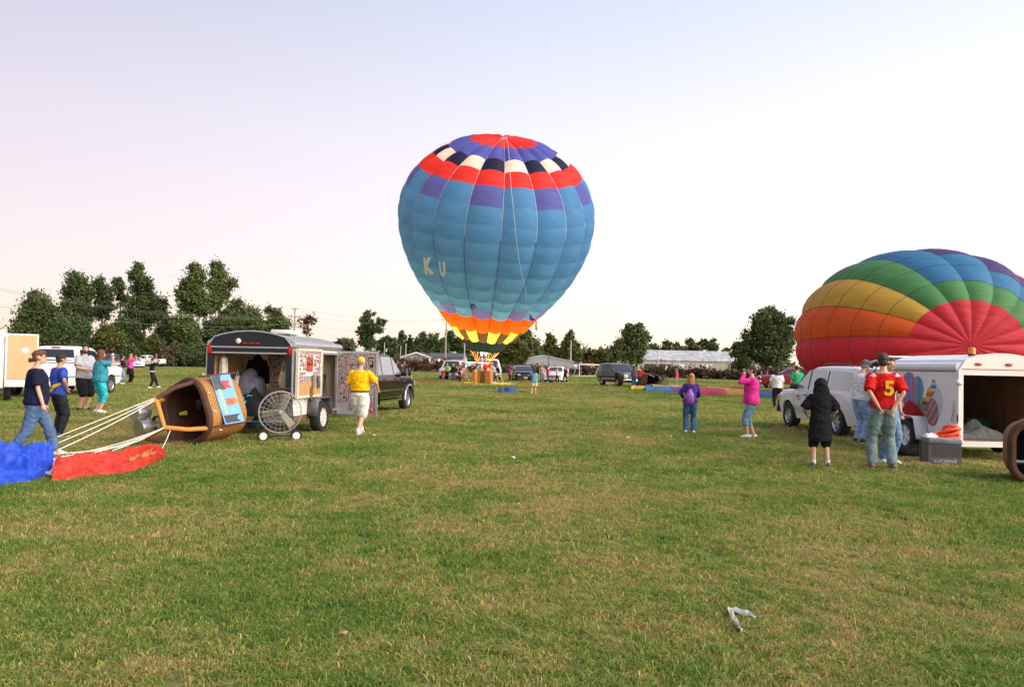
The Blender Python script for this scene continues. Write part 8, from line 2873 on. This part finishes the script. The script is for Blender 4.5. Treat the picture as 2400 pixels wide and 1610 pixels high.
# --- right group
person('child in black hooded cloak, black shirt and long black shorts', 1922, 1094, 892, -12, BLACKC, (0.012, 0.012, 0.013), 'dark', 'short', False, .95, .55, 'long_shorts', (0.10, 0.10, 0.11), RW=(.20, .18, .98), LW=(-.22, .22, 1.02), RE=(1, -.6, -.3), LE=(-1, -.8, -.3), RA=(.15, 0, .085), LA=(-.13, -.04, .085), near=True, socks=(0.70, 0.70, 0.70), hood=(0.012, 0.012, 0.013), hem=.52, loose=.035)
p = person('man in grey cap, white tee and pale jeans looking into the hatch', 2015, 1038, 842, -76, (0.64, 0.64, 0.65), (0.24, 0.36, 0.54), 'grey', 'short', False, 1.12, .5, 'trousers', (0.045, 0.03, 0.025), RW=(.22, .14, .90), LW=(-.22, .20, .95), nod=22, lean=5, cap=(0.11, 0.115, 0.125), near=True, loose=.018, skin=SKIN)
gl = thing('work_glove', 'orange leather work glove on the hand of the man in grey cap', 'glove', p['wrists'][0], R(-76))
dv = (Matrix.Rotation(R(76), 3, 'Z') @ (Vector(p['hands'][0]) - Vector(p['wrists'][0]))).normalized()
mb = MB()
mb.tube([-dv * .05, dv * .0, dv * .05, dv * .10], [.046, .044, .050, .046], 12)
for j in range(4):
    b0 = dv * .09 + Vector(((j - 1.5) * .006, (j - 1.5) * .020, 0))
    mb.tube([b0, b0 + dv * .05, b0 + dv * .085 + Vector((0, .015, 0))], [.016, .015, .011], 7)
mb.tube([dv * .02 + Vector((0, .03, 0)), dv * .07 + Vector((0, .055, 0))], [.018, .013], 7)
obj('glove', fuse('glove', mb, .011, 1), cloth('glove_orange', (0.50, 0.22, 0.05)), gl, True, 80)
p = person('boy in red jersey with yellow number five, hands behind his back', 2069, 1100, 828.5, -8, (0.52, 0.012, 0.014), (0.17, 0.24, 0.25), 'brown', 'short', False, .94, .56, 'trousers', (0.22, 0.11, 0.08), RW=(.10, -.16, .95), LW=(-.12, -.16, .95), RE=(1, -.9, -.2), LE=(-1, -.9, -.2), RA=(.14, 0, .085), LA=(-.14, .03, .085), near=True, flare=.022, hem=.93, loose=.012, yaw=-12)
tm = text_mesh('5', .30 * p['k'], .004, True)
tm.materials.append(cloth('number_yellow', (0.72, 0.42, 0.02)))
o = inst('number', tm, p['root'], p['loc'](.035, -.158, 1.215), (R(90), 0, 0))
for s in (-1, 1):
    mb = MB()
    mb.tube([p['loc'](s * .145, -.085, 1.425), p['loc'](s * .205, -.075, 1.385), p['loc'](s * .245, -.070, 1.315)], [.035, .03, .02], 8, flat=.6)
    obj('shoulder_stripe', mb, cloth('white', (0.75, 0.74, 0.7)), p['root'])
person('person in pale top and jeans standing hidden behind the red jersey', 2078, 1087, 838, -160, (0.45, 0.45, 0.47), (0.12, 0.22, 0.36), 'brown', 'short', False, .92, .5, shoes=(0.70, 0.70, 0.70), RW=(.24, .10, .90), near=True)
# --- far left: people on the loaded pickup and flatbed
g = G(356, 859.5) + Vector((0, 1.5, 0))
person('person in red sitting up on the far white pickup bed', 0, 0, 0, 90, (0.60, 0.05, 0.02), JEAN, 'ginger', 'short', False, 1.1, .9, pos=Vector((g.x, g.y, 1.0)), H=1.6, drop=.48, RA=(.12, .38, .085), LA=(-.12, .38, .085))
g = G(381, 859)
person('person in dark top seated on the far flatbed trailer', 0, 0, 0, 100, (0.08, 0.07, 0.07), (0.05, 0.06, 0.08), 'ginger', 'short', False, 1.1, .9, pos=Vector((g.x, g.y, .67)), H=1.6, drop=.48, RA=(.12, .38, .085), LA=(-.12, .38, .085))

bpy.data.scenes.remove(LAB)
